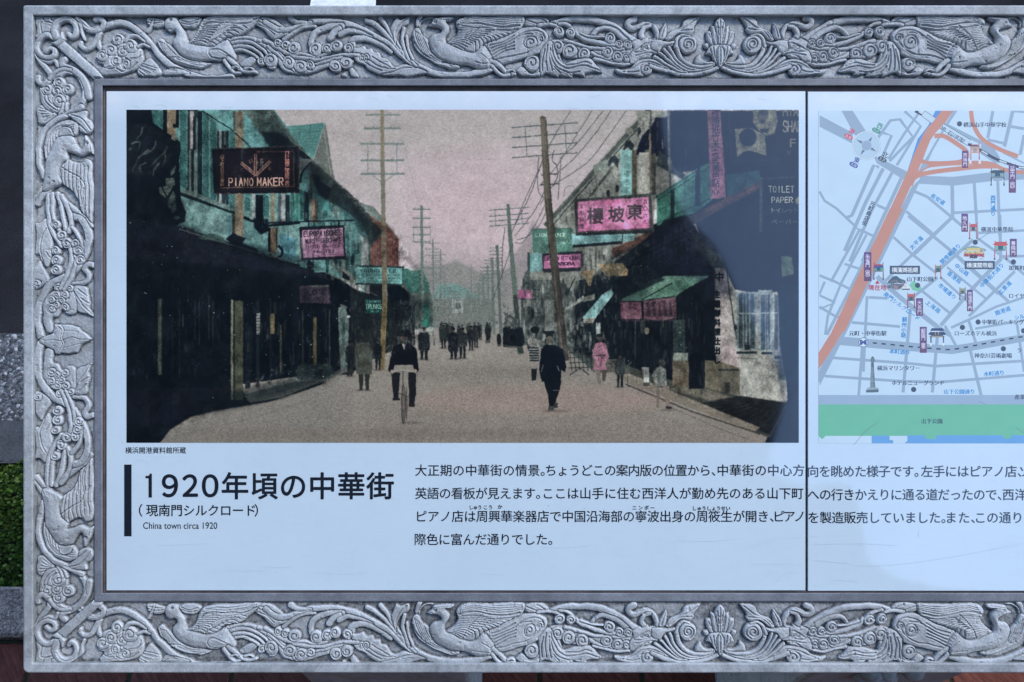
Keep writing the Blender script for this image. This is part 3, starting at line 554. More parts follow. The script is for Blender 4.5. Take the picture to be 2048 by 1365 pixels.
    for q in ([1142, 222, 1115, 262, 1095, 300, 1075, 345, 1050, 400, 1022, 470], [1184, 222, 1150, 275, 1115, 330, 1080, 372], [1222, 222, 1190, 268, 1150, 315, 1110, 352], [1252, 222, 1215, 275, 1180, 320, 1140, 350, 1105, 372, 1080, 410], [1206, 222, 1160, 280, 1120, 318],
              [1078, 314, 1075, 345, 1078, 385, 1095, 400], [1082, 330, 1060, 390, 1030, 450], [1100, 360, 1070, 420, 1030, 472], [1090, 410, 1070, 450, 1046, 484, 1030, 486], [1122, 320, 1120, 350, 1116, 400], [1104, 390, 1085, 440, 1060, 470, 1034, 480], [1010, 455, 1005, 500, 1004, 560], [1026, 486, 1000, 560, 985, 600]):
        C(q, 1.5, (66, 74, 78), a=.9)
    C([1128, 395, 1130, 378, 1144, 372, 1154, 384], 1, (96, 98, 98)); C([1108, 300, 1104, 320, 1112, 330, 1116, 350, 1106, 372], 1.4, (40, 48, 50)); Ln([1080, 370, 1118, 368], 2, (50, 58, 60)); Ln([1082, 350, 1116, 348], 2, (50, 58, 60))
    Ln([1086, 234, 1090, 300], 12, (100, 94, 84)); Ln([1089, 298, 1096, 400], 12.6, (88, 84, 76), w2=14); Ln([1096, 398, 1110, 540], 14, (64, 62, 58), w2=16); Ln([1110, 538, 1130, 722], 16, (58, 56, 54), w2=17); Ln([1084, 236, 1094, 400, 1108, 540, 1124, 700], 2.4, (118, 110, 98), a=.5); Ln([1092, 240, 1102, 400, 1118, 560, 1134, 700], 2.6, (34, 38, 40), a=.6); E(1086, 235, 6, 2, (80, 76, 68))
    # pink shop sign
    P([1148, 399, 1302, 387, 1308, 464, 1152, 472], (56, 62, 62)); P([1155, 404, 1297, 394, 1299, 456, 1157, 463], (204, 112, 166)); P([1157, 440, 1299, 430, 1299, 456, 1157, 463], (208, 96, 158), soft=4, a=.6); E(1215, 405, 26, 6, (214, 84, 152), soft=3, a=.6); E(1250, 445, 36, 5, (218, 140, 184), soft=3, a=.5)
    for ch, x, y, sz in (('樓', 1191, 432, 35), ('坡', 1233, 429, 34), ('東', 1270, 424, 33)): p.tris(cells(ch, x - sz / 2, x + sz / 2, y, sz, 0), (74, 66, 76), fat=1.0)
    p.tris(cells('支那料理', 1163.5, 0, 406, 9.5, .01, vert=True, y1=460), (66, 50, 66)); p.tris(cells('百〇六番', 1291, 0, 397, 9.5, .01, vert=True, y1=452), (66, 50, 66)); P([1152, 466, 1306, 460, 1306, 466, 1152, 472], (36, 42, 44))
    # ------------ motor car
    P([1006, 656, 1024, 652, 1046, 655, 1050, 690, 1040, 696, 1006, 694], (20, 25, 30)); E(1026, 676, 10, 11.5, (10, 14, 18)); E(1026, 676, 10, 11.5, (44, 50, 52), a=.4); E(1026, 676, 6, 7, (12, 16, 20)); E(998, 680, 5, 13, (26, 30, 32)); Ln([994, 690, 1044, 695], 1.6, (90, 92, 90)); P([1010, 625, 1040, 640, 1040, 655, 1008, 655], (60, 66, 66), rough=.6); p.clutter([1006, 610, 1034, 610, 1036, 655, 1006, 655], 70, [(150, 150, 148), (60, 66, 68)], w=(1, 4), h=(2, 8), a=.7, seed=29)
    # ------------ people
    def man(x, y0, h, w, col, legs=(24, 28, 32), head=(60, 58, 56), coat=.62, shade=.25):
        """a small standing figure, head top at y0"""
        E(x, y0 + h * .07, h * .05, h * .065, head); E(x, y0 + h * .03, h * .06, h * .035, (18, 22, 26))
        P([x - w * .28, y0 + h * .15, x + w * .28, y0 + h * .15, x + w * .5, y0 + h * .24, x + w * .46, y0 + h * coat, x - w * .46, y0 + h * coat, x - w * .5, y0 + h * .24], col, soft=.6, rough=shade)
        P([x - w * .32, y0 + h * coat, x - w * .02, y0 + h * coat, x - w * .08, y0 + h, x - w * .26, y0 + h], legs); P([x + w * .04, y0 + h * coat, x + w * .34, y0 + h * coat, x + w * .28, y0 + h, x + w * .1, y0 + h], legs)
        Ln([x - w * .34, y0 + h, x - w * .02, y0 + h], 2, (30, 32, 34)); Ln([x + w * .06, y0 + h, x + w * .34, y0 + h], 2, (30, 32, 34)); E(x, y0 + h * 1.01, w * .6, 2, (70, 66, 66), a=.4, soft=2)
    for i in range(22):
        x = 880 + p.r.uniform(0, 100); man(x, 648 + p.r.uniform(-3, 2), 26 + (980 - x) * .03 + p.r.uniform(0, 8), 7, p.r.choice([(34, 38, 42), (50, 54, 54), (26, 30, 34)]))
    man(887, 650, 46, 15, (40, 46, 46)); man(848, 655, 64, 24, (20, 24, 28), coat=.72); man(907, 656, 62, 22, (18, 22, 27), coat=.76); man(925, 656, 60, 20, (36, 40, 42)); man(942, 652, 48, 14, (28, 32, 36)); man(952, 652, 42, 12, (38, 42, 44)); man(976, 650, 34, 12, (28, 32, 35)); P([858, 654, 869, 654, 869, 670, 859, 670], (150, 158, 156))
    man(728, 668, 112, 34, (64, 68, 64), legs=(40, 42, 40), coat=.72, head=(50, 50, 46)); E(728, 676, 7, 8, (30, 34, 34)); man(700, 682, 70, 18, (22, 26, 30)); man(756, 680, 60, 16, (20, 24, 28)); E(702, 744, 5, 7, (40, 42, 40))
    # cyclist
    P([776, 742, 785, 696, 800, 688, 822, 688, 833, 698, 838, 742, 830, 748, 826, 730, 790, 730, 784, 748], (14, 16, 22)); E(808, 677, 7, 9, (72, 66, 64)); P([790, 672, 793, 666, 797, 660, 818, 660, 822, 668, 825, 674], (16, 18, 22)); P([804, 688, 811, 688, 808, 700], (170, 172, 174)); P([782, 745, 800, 745, 798, 780, 796, 798, 788, 798, 784, 770], (26, 27, 31)); P([816, 745, 832, 745, 832, 790, 828, 808, 818, 808, 818, 780], (26, 27, 31)); P([786, 796, 800, 796, 800, 801, 786, 801], (30, 30, 32)); P([817, 808, 830, 808, 830, 814, 817, 814], (34, 32, 32))
    C([784, 748, 790, 742, 806, 741, 824, 742, 832, 746], 2.2, (150, 152, 150)); E(784, 743, 3.4, 3.4, (150, 134, 126)); E(831, 742, 3.4, 3.4, (150, 134, 126)); Ln([806, 742, 806, 770], 2.4, (60, 64, 66)); E(806.5, 808, 4.5, 42, (60, 60, 60)); E(806.5, 808, 2.4, 38, (118, 108, 104)); Ln([806, 770, 806, 848], 1.4, (40, 42, 44)); E(813, 806, 2, 34, (56, 56, 56), a=.7); Ln([796, 786, 830, 800], 1.2, (40, 40, 42)); E(822, 846, 26, 2.5, (84, 78, 76), a=.5, soft=2)
    # officer walking away
    P([1078, 740, 1082, 700, 1090, 690, 1110, 690, 1126, 698, 1133, 735, 1130, 745, 1122, 740, 1122, 764, 1084, 764], (13, 19, 27)); R(1087, 662, 1109, 668, (18, 22, 26)); P([1090, 664, 1108, 664, 1106, 676, 1092, 674], (22, 26, 30)); E(1099, 680, 6.5, 8, (86, 84, 80)); P([1088, 764, 1122, 764, 1120, 780, 1112, 800, 1112, 812, 1098, 812, 1096, 790], (17, 21, 27)); P([1097, 812, 1108, 812, 1109, 822, 1096, 823], (60, 62, 62)); P([1108, 806, 1116, 806, 1115, 816, 1108, 816], (50, 52, 54)); Ln([1086, 730, 1083, 744], 1.2, (120, 132, 134)); Ln([1114, 732, 1119, 742], 1.4, (120, 132, 134)); Ln([1106, 780, 1120, 782], 1, (120, 128, 130)); E(1112, 822, 26, 3, (90, 80, 78), a=.5, soft=2)
    # porter with baskets behind him
    E(1066, 690, 12, 16, (24, 28, 32), soft=1); E(1070, 660, 9, 7, (26, 30, 32)); P([1055, 680, 1062, 672, 1082, 682, 1078, 696, 1066, 700, 1056, 690], (130, 132, 130), rough=.5); P([1057, 696, 1078, 694, 1078, 724, 1060, 724], (120, 124, 120)); p.hatch([1057, 696, 1078, 694, 1078, 724, 1060, 724], 5, 2.4, D); P([1062, 738, 1074, 738, 1072, 760, 1064, 762], (26, 30, 32))
    # pink robe
    P([1184, 712, 1190, 688, 1200, 684, 1212, 688, 1218, 714, 1210, 728, 1214, 740, 1187, 740, 1190, 720], (158, 98, 124), rough=.25); E(1200, 676, 7, 7, (60, 56, 56)); E(1200, 671, 11, 3, (24, 26, 30)); Ln([1189, 712, 1212, 710], 2.2, (50, 34, 44)); P([1190, 740, 1200, 740, 1202, 768, 1196, 768], (110, 104, 98)); P([1204, 740, 1214, 740, 1210, 762, 1205, 762], (70, 66, 64)); P([1184, 700, 1190, 694, 1192, 720, 1186, 716], (150, 112, 126))
    man(1240, 708, 66, 20, (34, 40, 42), legs=(24, 28, 32), head=(80, 82, 76)); Ln([1252, 736, 1264, 722], 3, (50, 52, 52)); P([1278, 668, 1300, 664, 1312, 690, 1310, 736, 1286, 736, 1282, 700], (14, 20, 26), soft=1); E(1294, 662, 5, 6.5, (120, 116, 108)); P([1284, 735, 1298, 735, 1298, 765, 1288, 768], (150, 154, 152)); P([1286, 766, 1298, 764, 1300, 772, 1286, 772], (60, 62, 62))
    P([1304, 750, 1310, 738, 1320, 732, 1332, 738, 1334, 772, 1312, 772], (128, 134, 132), rough=.4); E(1324, 726, 7, 8, (54, 56, 54)); P([1313, 772, 1320, 772, 1318, 816, 1313, 816], (104, 98, 92)); P([1326, 772, 1338, 772, 1340, 814, 1333, 816], (120, 110, 104)); P([1332, 812, 1344, 814, 1343, 818, 1332, 818], (40, 40, 42)); E(1336, 820, 18, 2, (78, 72, 70), a=.5, soft=2)
    for x_, y_ in ((889, 560), (899, 572), (908, 580), (917, 585), (930, 590), (938, 580), (942, 588)):
        Ln([x_, y_, x_ + .5, 652], 1.2, far); arms(x_, [y_ + 5, y_ + 11, y_ + 17], 6, 6, far, .8)
    P([1300, 470, 1395, 430, 1440, 500, 1466, 590, 1420, 600, 1395, 560, 1310, 540], (25, 31, 47), a=.55, soft=8)  # soft veil of reflected sky painted into the dark arcade
    for k in range(12): Ln([1296 + k * 11, 470 - k * 3.5, 1298 + k * 11, 540 - k * 2], 1.2, (40, 46, 58), a=.5)
    for k in range(4): Ln([1230 + k * 3, 522 + k * 9, 1400, 442 + k * 11], 1.6, (46, 42, 48), a=.45)
    P([1180, 560, 1235, 556, 1300, 480, 1222, 515], (36, 42, 46), rough=.6, a=.6); p.clutter([1170, 540, 1300, 480, 1300, 560, 1240, 600, 1180, 590], 120, [(90, 96, 94), (30, 36, 42), (120, 122, 116)], w=(1, 4), h=(2, 10), a=.4, seed=71)
    p.clutter([1320, 610, 1410, 600, 1410, 770, 1320, 740], 90, [(36, 44, 52), (22, 28, 36), (60, 66, 66)], w=(1, 4), h=(6, 40), a=.45, seed=72)
    for x_, w_, c_, y0_, y1_ in ((316, 7, (64, 70, 64), 598, 750), (462, 4, (112, 114, 100), 600, 800), (470, 16, (62, 66, 56), 602, 800), (560, 3, (66, 68, 60), 650, 745), (604, 3, (50, 54, 50), 620, 740), (627, 6, (84, 78, 62), 635, 730), (540, 2, (44, 50, 50), 600, 770), (425, 1.4, (60, 66, 66), 600, 690), (398, 1.4, (52, 58, 60), 600, 690), (345, 1.2, (46, 50, 54), 620, 740)): R(x_, y0_, x_ + w_, y1_, c_, a=.75, soft=.8)
    Ln([372, 460, 420, 478, 480, 495, 540, 513, 620, 531, 668, 553, 720, 575, 756, 592], 1.5, (122, 130, 124), a=.6); Ln([420, 486, 540, 520, 660, 560], 1, (60, 64, 70), a=.5)
    p.clutter([470, 760, 700, 730, 700, 760, 520, 806], 120, [(120, 118, 112), (70, 72, 70), (40, 44, 44)], w=(3, 16), h=(.8, 2), a=.35, seed=73)
    # ------------ charcoal shading and worn detail laid over the flat tints
    p.clutter([360, 222, 620, 222, 620, 470, 480, 480, 360, 395], 260, [(26, 44, 50), (110, 146, 144), (40, 90, 92), (20, 30, 36)], w=(.8, 3), h=(4, 26), a=.35, seed=61)
    p.clutter([600, 350, 740, 450, 740, 540, 600, 520], 160, [(16, 30, 34), (24, 34, 38), (110, 120, 116)], w=(1, 5), h=(6, 40), a=.5, seed=62)
    p.clutter([1110, 430, 1300, 240, 1410, 230, 1400, 340, 1300, 400, 1150, 470], 300, [(50, 58, 58), (30, 38, 42), (146, 148, 142), (88, 94, 90)], w=(.8, 3), h=(3, 24), a=.4, seed=63)
    p.clutter([1430, 540, 1470, 580, 1556, 590, 1570, 800, 1480, 790, 1440, 730], 160, [(110, 112, 106), (90, 94, 90), (160, 160, 156)], w=(1, 6), h=(2, 14), a=.25, seed=64)
    p.clutter([1140, 540, 1240, 540, 1240, 740, 1140, 700], 260, [(120, 124, 120), (14, 20, 24), (60, 68, 66)], w=(.8, 4), h=(3, 18), a=.5, seed=65)
    p.clutter([1230, 640, 1345, 640, 1345, 760, 1240, 745], 160, [(60, 68, 66), (10, 14, 20), (36, 44, 44)], w=(.8, 3), h=(4, 26), a=.5, seed=66)
    p.clutter([690, 590, 870, 590, 870, 680, 700, 730], 260, [(70, 76, 72), (10, 16, 20), (110, 114, 110), (30, 38, 40)], w=(.8, 3), h=(3, 16), a=.5, seed=67)
    for q, so, al in (([545, 222, 600, 300, 668, 362, 740, 440, 730, 470, 660, 400, 590, 320, 530, 250], 5, .45), ([590, 318, 640, 330, 664, 380, 640, 420, 610, 380], 8, .5), ([700, 400, 764, 460, 742, 500, 712, 450], 6, .5), ([410, 222, 440, 250, 440, 400, 405, 400], 6, .25), ([470, 480, 620, 520, 660, 545, 560, 530, 460, 505], 4, .5),
                       ([1300, 300, 1345, 345, 1345, 390, 1300, 400], 8, .35), ([1420, 330, 1424, 400, 1360, 440, 1350, 400], 6, .3), ([1210, 560, 1300, 560, 1290, 600, 1240, 604], 5, .4), ([1436, 735, 1480, 740, 1480, 790, 1440, 785], 6, .3), ([1556, 590, 1572, 770, 1566, 800, 1545, 700], 4, .35), ([253, 440, 420, 470, 660, 555, 660, 620, 253, 560], 12, .4), ([700, 735, 640, 768, 500, 812, 400, 830, 400, 800, 600, 750], 7, .5),
                       ([253, 400, 372, 400, 372, 450, 253, 460], 8, .5), ([720, 560, 790, 570, 860, 600, 860, 640, 760, 640], 8, .35)):
        P(q, (12, 18, 22), a=al, soft=so)
    # ------------ print grain, fibres and dust
    hh, ww = p.h, p.w
    yy, xx = np.mgrid[0:hh, 0:ww].astype(np.float32)
    dx = vnoise(hh, ww, 9, 9, 41) * 1.1 + vnoise(hh, ww, 4, 4, 42) * .7; dy = vnoise(hh, ww, 9, 9, 43) * 1.0 + vnoise(hh, ww, 4, 4, 44) * .7
    p.a = p.a[np.clip(yy + dy, 0, hh - 1).astype(int), np.clip(xx + dx, 0, ww - 1).astype(int)]
    mod = vnoise(hh, ww, 26, 34, 45) * .07 + vnoise(hh, ww, 11, 13, 46) * .07 + vnoise(hh, ww, 5, 6, 47) * .07
    built = np.zeros((hh, ww), np.float32)
    for q in ([253, 220, 545, 220, 668, 358, 800, 470, 870, 600, 870, 690, 700, 740, 480, 805, 330, 870, 253, 886], [1300, 220, 1598, 220, 1598, 886, 1520, 860, 1250, 750, 1150, 710, 1040, 690, 1042, 570, 1110, 430]):
        m_, xa, xb, ya, yb = p._mask(q); built[ya:yb, xa:xb] = np.maximum(built[ya:yb, xa:xb], m_)
    built = blur(built, 6)
    soft_ = blur(p.a, 2); p.a = p.a * (.55 - .15 * built[..., None]) + soft_ * (.45 + .15 * built[..., None])
    p.flush()
    Ln([767, 438, 770, 600], 8.6, (104, 98, 84), w2=10); Ln([770, 598, 769, 632], 10, (104, 92, 64)); Ln([1104, 480, 1110, 540], 15.4, (62, 60, 56), w2=16); Ln([1101, 455, 1104, 482], 15, (63, 61, 57))
    big = vnoise(hh, ww, 60, 70, 48) * .16 + vnoise(hh, ww, 24, 30, 49) * .16
    p.a *= (1 + (mod * 1.9 + big) * built + mod * .35 * (1 - built))[..., None]
    p.a += (np.clip(vnoise(hh, ww, 40, 50, 50), 0, 1) * 9 * built)[..., None]
    lum = p.a.mean(2, keepdims=True)
    g = vnoise(p.h, p.w, 2.2, 2.2, 31) * .55 + vnoise(p.h, p.w, 3.5, 2.6, 32) * .6 + vnoise(p.h, p.w, 6, 2.4, 36) * .4
    amp = 1.5 + 9.5 * np.clip(lum / 110, 0, 1) ** 1.2 * np.clip((260 - lum) / 130, .4, 1)
    p.a += g[..., None] * amp * 1.9
    l3 = p.a.mean(2, keepdims=True); sp = p.a.max(2, keepdims=True) - p.a.min(2, keepdims=True); p.a = l3 + (p.a - l3) * (1 - .3 * np.clip((sp - 14) / 40, 0, 1))
    p.a = np.where(p.a < 70, p.a * (.86 + .14 * np.clip(p.a, 0, 70) / 70), p.a)
    p.a += (vnoise(p.h, p.w, 150, 110, 33) * 3)[..., None]
    p.a = blur(p.a, 1) * .5 + p.a * .5
    for i in range(170):
        x, y = p.r.uniform(256, 720), p.r.uniform(430, 800)
        if i > 110: x, y = p.r.uniform(253, 1598), p.r.uniform(222, 884)
        rr = p.r.choice([.5, .6, .7, .9, 1.3]); E(x, y, rr, rr, (150, 168, 172), a=p.r.uniform(.3, .8))
    for i in range(60):
        x, y = p.r.uniform(600, 1300), p.r.uniform(226, 420); C([x, y, x + p.r.uniform(-8, 8), y + p.r.uniform(-5, 5), x + p.r.uniform(-14, 14), y + p.r.uniform(-8, 8)], .7, (120, 112, 118), a=.4)
    dk = np.clip((60 - p.a.mean(2)) / 60, 0, 1); p.a[..., 0] -= dk * 3; p.a[..., 2] += dk * 4
    p.a = np.clip(p.a, 1, 255)
    return p
# ---------------------------------------------------------------- the street map (flat print on the right panel)
MX0, MX1, MY0, MY1 = 1637, 2560, 222, 887
def paint_map():
    p = Print(MX0, MY0, MX1, MY1, 2.5, (181, 210, 241))
    P, R, E = p.poly, p.rect, p.ell
    S = (137, 163, 194); BL = (74, 138, 216); OR = (190, 130, 108); INK = (30, 44, 62)
    o = lambda q, ox, oy, k: [(v / k + (ox if i % 2 == 0 else oy)) for i, v in enumerate(q)]
    A = lambda *q: o(q, 1620, 210, 4.785)      # three enlarged views the map was measured from
    B = lambda *q: o(q, 1620, 430, 4.785)
    D = lambda *q: o(q, 1620, 650, 4.785)
    def st(q, w, c=S): p.line(q, w / 4.785, c)
    # wide pale roads
    P(A(90, 100, 410, 270, 400, 370, 90, 210), S); P(A(300, 55, 405, 55, 530, 245, 480, 300, 425, 290), S)
    P(A(600, 480, 930, 640, 900, 720, 640, 560), S); P(A(1370, 58, 1410, 58, 1290, 240, 1185, 420, 1110, 580, 1090, 545), S)
    P(A(1290, 170, 1750, 400, 1815, 500, 1815, 560, 1760, 555, 1620, 460, 1640, 380, 1260, 220), S)
    P(A(1060, 680, 1370, 690, 1700, 650, 2048, 615, 2048, 715, 1700, 735, 1370, 775, 1030, 755), S)
    P(A(970, 790, 1060, 700, 1040, 760, 800, 1260, 740, 1250), S)
    P(B(800, 90, 900, 0, 420, 980, 90, 1640, 90, 1480), S)
    # narrow streets, north part
    for q, w in ((A(640, 330, 770, 150, 860, 140, 985, 310, 760, 540), 28), (A(905, 62, 1060, 205, 830, 580), 26), (A(1040, 80, 900, 280, 750, 520), 24), (A(700, 270, 780, 295, 690, 500), 26), (A(660, 600, 610, 580, 400, 1060, 350, 1080), 32), (A(700, 610, 530, 940, 330, 1400), 34), (A(785, 650, 580, 1030, 380, 1500), 30), (A(880, 690, 680, 1120, 500, 1500), 34),
                 (A(90, 830, 140, 920, 250, 990, 440, 1170), 24), (A(640, 960, 730, 1000), 26), (A(1000, 830, 1120, 880, 1360, 1080, 1500, 1200), 28), (A(1360, 740, 1365, 1080), 34), (A(1570, 740, 1590, 1060), 30), (A(1795, 700, 1815, 1250), 28), (A(1360, 1035, 2048, 1000), 26), (A(920, 1020, 1170, 1230), 26), (A(1360, 1080, 980, 1450), 28),
                 (A(1750, 60, 1700, 320), 30), (A(1940, 60, 1860, 400), 34), (A(1700, 335, 1860, 370), 26), (A(1900, 205, 2048, 230), 28), (A(1940, 60, 2048, 70), 22), (A(2048, 290, 2010, 480), 30), (A(1850, 460, 2048, 560), 16), (A(2400, 300, 2200, 700, 2300, 1200), 30), (A(2048, 1000, 3000, 930), 26), (A(2500, 60, 2420, 420), 30)):
        st(q, w)
    # middle part
    for q, w in ((B(340, 20, 470, 150, 200, 640), 26), (B(90, 580, 240, 640, 420, 730), 24), (B(470, 140, 620, 210), 24), (B(330, 470, 510, 530), 22), (B(540, 190, 300, 650, 170, 970, 145, 1148), 24), (B(700, 20, 480, 520, 340, 800, 160, 1148), 30), (B(90, 770, 240, 840), 22), (B(90, 880, 240, 970, 380, 1010), 24), (B(140, 640, 90, 760), 22), (B(220, 850, 90, 900), 16),
                 (B(800, 215, 980, 380, 1210, 560), 26), (B(940, 10, 1160, 190, 1440, 420, 1900, 830), 30), (B(1360, 20, 980, 380, 700, 650), 28), (B(1000, 390, 1350, 700, 1530, 560), 0), (B(1200, 560, 1430, 800), 0), (B(640, 590, 860, 790, 1240, 1090, 1340, 1148), 46), (B(1220, 600, 1060, 730, 900, 850), 28),
                 (B(1060, 720, 1350, 950), 26), (B(1250, 600, 1530, 850), 24), (B(1310, 500, 1680, 800), 22), (B(1400, 400, 1800, 760), 22), (B(1560, 240, 1240, 520), 34), (B(1610, 230, 1900, 440, 2048, 570), 26), (B(1830, 420, 1560, 700, 1250, 1060), 36), (B(1960, 540, 1520, 970), 28), (B(1600, 175, 2048, 150), 24), (B(1830, 400, 2048, 395), 26), (B(1815, 0, 1825, 430), 30), (B(1590, 0, 1600, 220), 26),
                 (B(1350, 1080, 1550, 990, 1780, 880, 2048, 790), 24), (B(560, 790, 740, 800), 26), (B(400, 1030, 860, 1070), 26), (B(545, 780, 510, 1500), 26), (B(960, 900, 890, 1700), 30), (B(1515, 1000, 1600, 1270), 28), (B(1290, 1060, 1400, 1260), 26), (B(1580, 1090, 2048, 1010), 22), (B(1980, 1040, 2048, 1500), 26), (B(1220, 1148, 1170, 1700), 30), (B(1520, 1240, 1640, 1740), 30), (B(2048, 790, 3000, 500), 24), (B(2048, 570, 2900, 1300), 26), (B(2048, 150, 3000, 100), 24), (B(2048, 395, 3000, 370), 24), (B(2048, 1010, 3000, 880), 22)):
        if w: st(q, w)
    # south part
    for q, w in ((D(210, 315, 900, 365, 1200, 395, 2048, 345, 3000, 270), 26), (D(140, 490, 880, 540, 1240, 548, 2048, 482, 3000, 400), 26), (D(500, 200, 465, 680), 26), (D(2048, 345, 2090, 680), 26), (D(2600, 100, 2640, 680), 28)): st(q, w)
    P(D(270, 110, 860, 160, 1200, 190, 1400, 195, 2048, 90, 3000, -60, 3000, 20, 2048, 160, 1360, 280, 860, 245, 240, 190), S)
    P(D(80, 440, 210, 310, 100, 520, 80, 560), S)
    # water course and the orange highways
    P(A(1200, 58, 1270, 58, 1100, 260, 990, 560, 930, 640, 1030, 330, 1130, 200), BL)
    P(A(1260, 58, 1370, 58, 1290, 180, 1200, 270, 1150, 340, 1080, 520, 1030, 640, 960, 790, 860, 1010, 760, 1010, 930, 640, 990, 490, 1060, 330, 1110, 240), OR)
    P(B(764, -60, 890, -60, 840, 40, 330, 1120, 205, 1120), OR); P(D(225, 40, 250, 0, 385, -80, 350, 0, 240, 190, 80, 430, 80, 270), OR)
    p.curve(A(1190, 300, 1280, 300, 1400, 370, 1490, 440, 1500, 500, 1440, 545, 1300, 560, 1130, 560, 1070, 540), 9, OR)
    p.curve(A(1540, 58, 1560, 180, 1640, 320, 1800, 420, 1990, 495), 8.6, OR)
    p.curve(A(1000, 700, 1100, 600, 1250, 570, 1600, 555, 1750, 570, 1860, 620, 2048, 648, 2400, 660, 3000, 600), 8, OR); p.curve(A(960, 770, 1010, 690, 1150, 648, 1400, 615, 1640, 590, 1800, 590), 9, OR)
    P(A(1075, 560, 1140, 580, 1035, 640), S); P(A(1160, 618, 1290, 592, 1560, 575, 1290, 600, 1180, 620), (190, 212, 234))
    # railway
    rl = smooth_path(A(1500, 370, 1640, 440, 1760, 510, 1900, 565, 2048, 605, 2400, 640, 3000, 640), 8)
    p.line(rl, 5.4, (34, 44, 62))
    for k in (8, 19, 30, 41): p.line(rl[k:k + 5], 2.8, (190, 210, 234))
    p.line(A(1005, 60, 1085, 100), 5.4, (34, 44, 62)); p.line(A(1040, 66, 1090, 96), 2.6, (190, 210, 234))
    for q in (A(1100, 58, 1205, 130, 1165, 180, 1065, 105), A(1275, 180, 1535, 335, 1505, 390, 1245, 228)):
        P(q, (178, 206, 234)); p.line(q + q[:2], .9, (60, 76, 96))
    p.tris(fit('JR', 1884, 251, 1896, 259, .01) @ np.array([[.857, .515], [-.515, .857]]) + (1884 - (1884 * .857 - 251 * .515), 252 - (1884 * .515 + 251 * .857)), INK); p.tris(cells('石川町駅', 1900, 1938, 255, 10.5, 0, rot=31, ox=1881, oy=253), INK)
    # green park, harbour water, avenue
    P(D(80, 672, 3000, 672, 3000, 764, 80, 764), (140, 168, 204)); P(D(80, 762, 3000, 762, 3000, 1060, 150, 1062, 115, 1095, 80, 1060), (94, 182, 150))
    P(D(588, 1060, 760, 1060, 760, 1100, 795, 1104, 795, 1134, 588, 1134), (88, 154, 226)); P(D(932, 1056, 3000, 1056, 3000, 1134, 910, 1134, 912, 1120, 932, 1116), (88, 154, 226))
    P(D(1095, 1054, 1215, 1054, 1200, 1092, 1115, 1092), (94, 182, 150)); P(D(1840, 1052, 1930, 1052, 1925, 1080, 1880, 1096, 1850, 1078), (94, 182, 150))
    P(D(590, 1134, 3000, 1134, 3000, 1137, 590, 1137), (150, 186, 226), a=.4)
    P(B(950, 670, 990, 630, 1030, 660, 1070, 700, 1035, 735, 980, 720), (112, 192, 160))
    # underground line
    dl = ((600, 173, 640, 176), (683, 181, 725, 184), (770, 189, 812, 193), (857, 198, 898, 202), (944, 207, 985, 210), (1030, 214, 1070, 218), (1120, 222, 1163, 226), (1208, 229, 1250, 232), (1296, 236, 1338, 237), (1384, 232, 1426, 226), (1472, 218, 1512, 211), (1558, 201, 1600, 194), (1644, 184, 1686, 177), (1730, 168, 1772, 160), (1818, 151, 1860, 144), (1905, 135, 1945, 128), (1992, 120, 2034, 113), (2080, 105, 2120, 98), (2170, 90, 2210, 83))
    for q in dl: p.line(D(*q), 2.8, (28, 34, 44))
    E(1726.5, 685, 9.6, 9.8, (36, 62, 132)); E(1726.5, 685, 8.6, 8.8, (200, 222, 240)); p.tris(fit('M', 1720, 680, 1733, 690, .06), (34, 58, 140))
    # compass rose
    c = A(541, 390); E(c[0], c[1], 28.6, 29, (120, 146, 178)); E(c[0], c[1], 28, 28.4, (206, 226, 242)); E(c[0], c[1], 26.2, 26.6, (140, 166, 196)); E(c[0], c[1], 25.4, 25.8, (168, 198, 228)); E(c[0], c[1], 9.8, 9.8, (138, 164, 198))
    for (x, y) in ((440, 330), (595, 305), (635, 450), (482, 485)):
        t = A(x, y); dx, dy = c[0] - t[0], c[1] - t[1]; l = math.hypot(dx, dy); dx /= l; dy /= l
        P([t[0], t[1], c[0] - dx * 11 - dy * 2.8, c[1] - dy * 11 + dx * 2.8, c[0] - dx * 11 + dy * 2.8, c[1] - dy * 11 - dx * 2.8], (92, 112, 140))
    for ch, sub, x, y, px_, py_, col in (('南', '朱雀', 400, 255, 368, 306, (200, 54, 84)), ('西', '白虎', 668, 202, 634, 248, (22, 130, 100)), ('北', '玄武', 720, 478, 692, 523, (24, 40, 58)), ('東', '青龍', 448, 530, 417, 576, (34, 60, 152))):
        q = A(x, y); p.tris(cells(ch, q[0] - 6, q[0] + 6, q[1], 12.6, .012, rot=22, ox=q[0], oy=q[1]), col)
        q = A(px_, py_); r = math.radians(27); ex, ey = math.cos(r) * 4.6, math.sin(r) * 4.6
        p.line([q[0] - ex, q[1] - ey, q[0] + ex, q[1] + ey], 8.6, col); E(q[0] - ex, q[1] - ey, 4.3, 4.3, col); E(q[0] + ex, q[1] + ey, 4.3, 4.3, col)
        p.tris(cells(sub, q[0] - 7, q[0] + 7, q[1], 7, 0, rot=27, ox=q[0], oy=q[1]), (206, 222, 240))
    # little buildings and gates
    def gate(cx, y0, w, h, roof, beam, leg, wing=0):
        for s in (-1, 1): P([cx + s * w * .46 - .8, y0 + h * .05, cx + s * w * .46 + .8, y0 + h * .05, cx + s * w * .5 + 1, y0 + h, cx + s * w * .5 - 1, y0 + h], leg); R(cx + s * w * .5 - 1.4, y0 + h - 3, cx + s * w * .5 + 1.4, y0 + h, (60, 50, 60))
        P([cx - w * .5 - wing, y0 + h * .22, cx - w * .3, y0 + h * .13, cx + w * .3, y0 + h * .13, cx + w * .5 + wing, y0 + h * .22, cx + w * .42, y0 + h * .3, cx - w * .42, y0 + h * .3], roof)
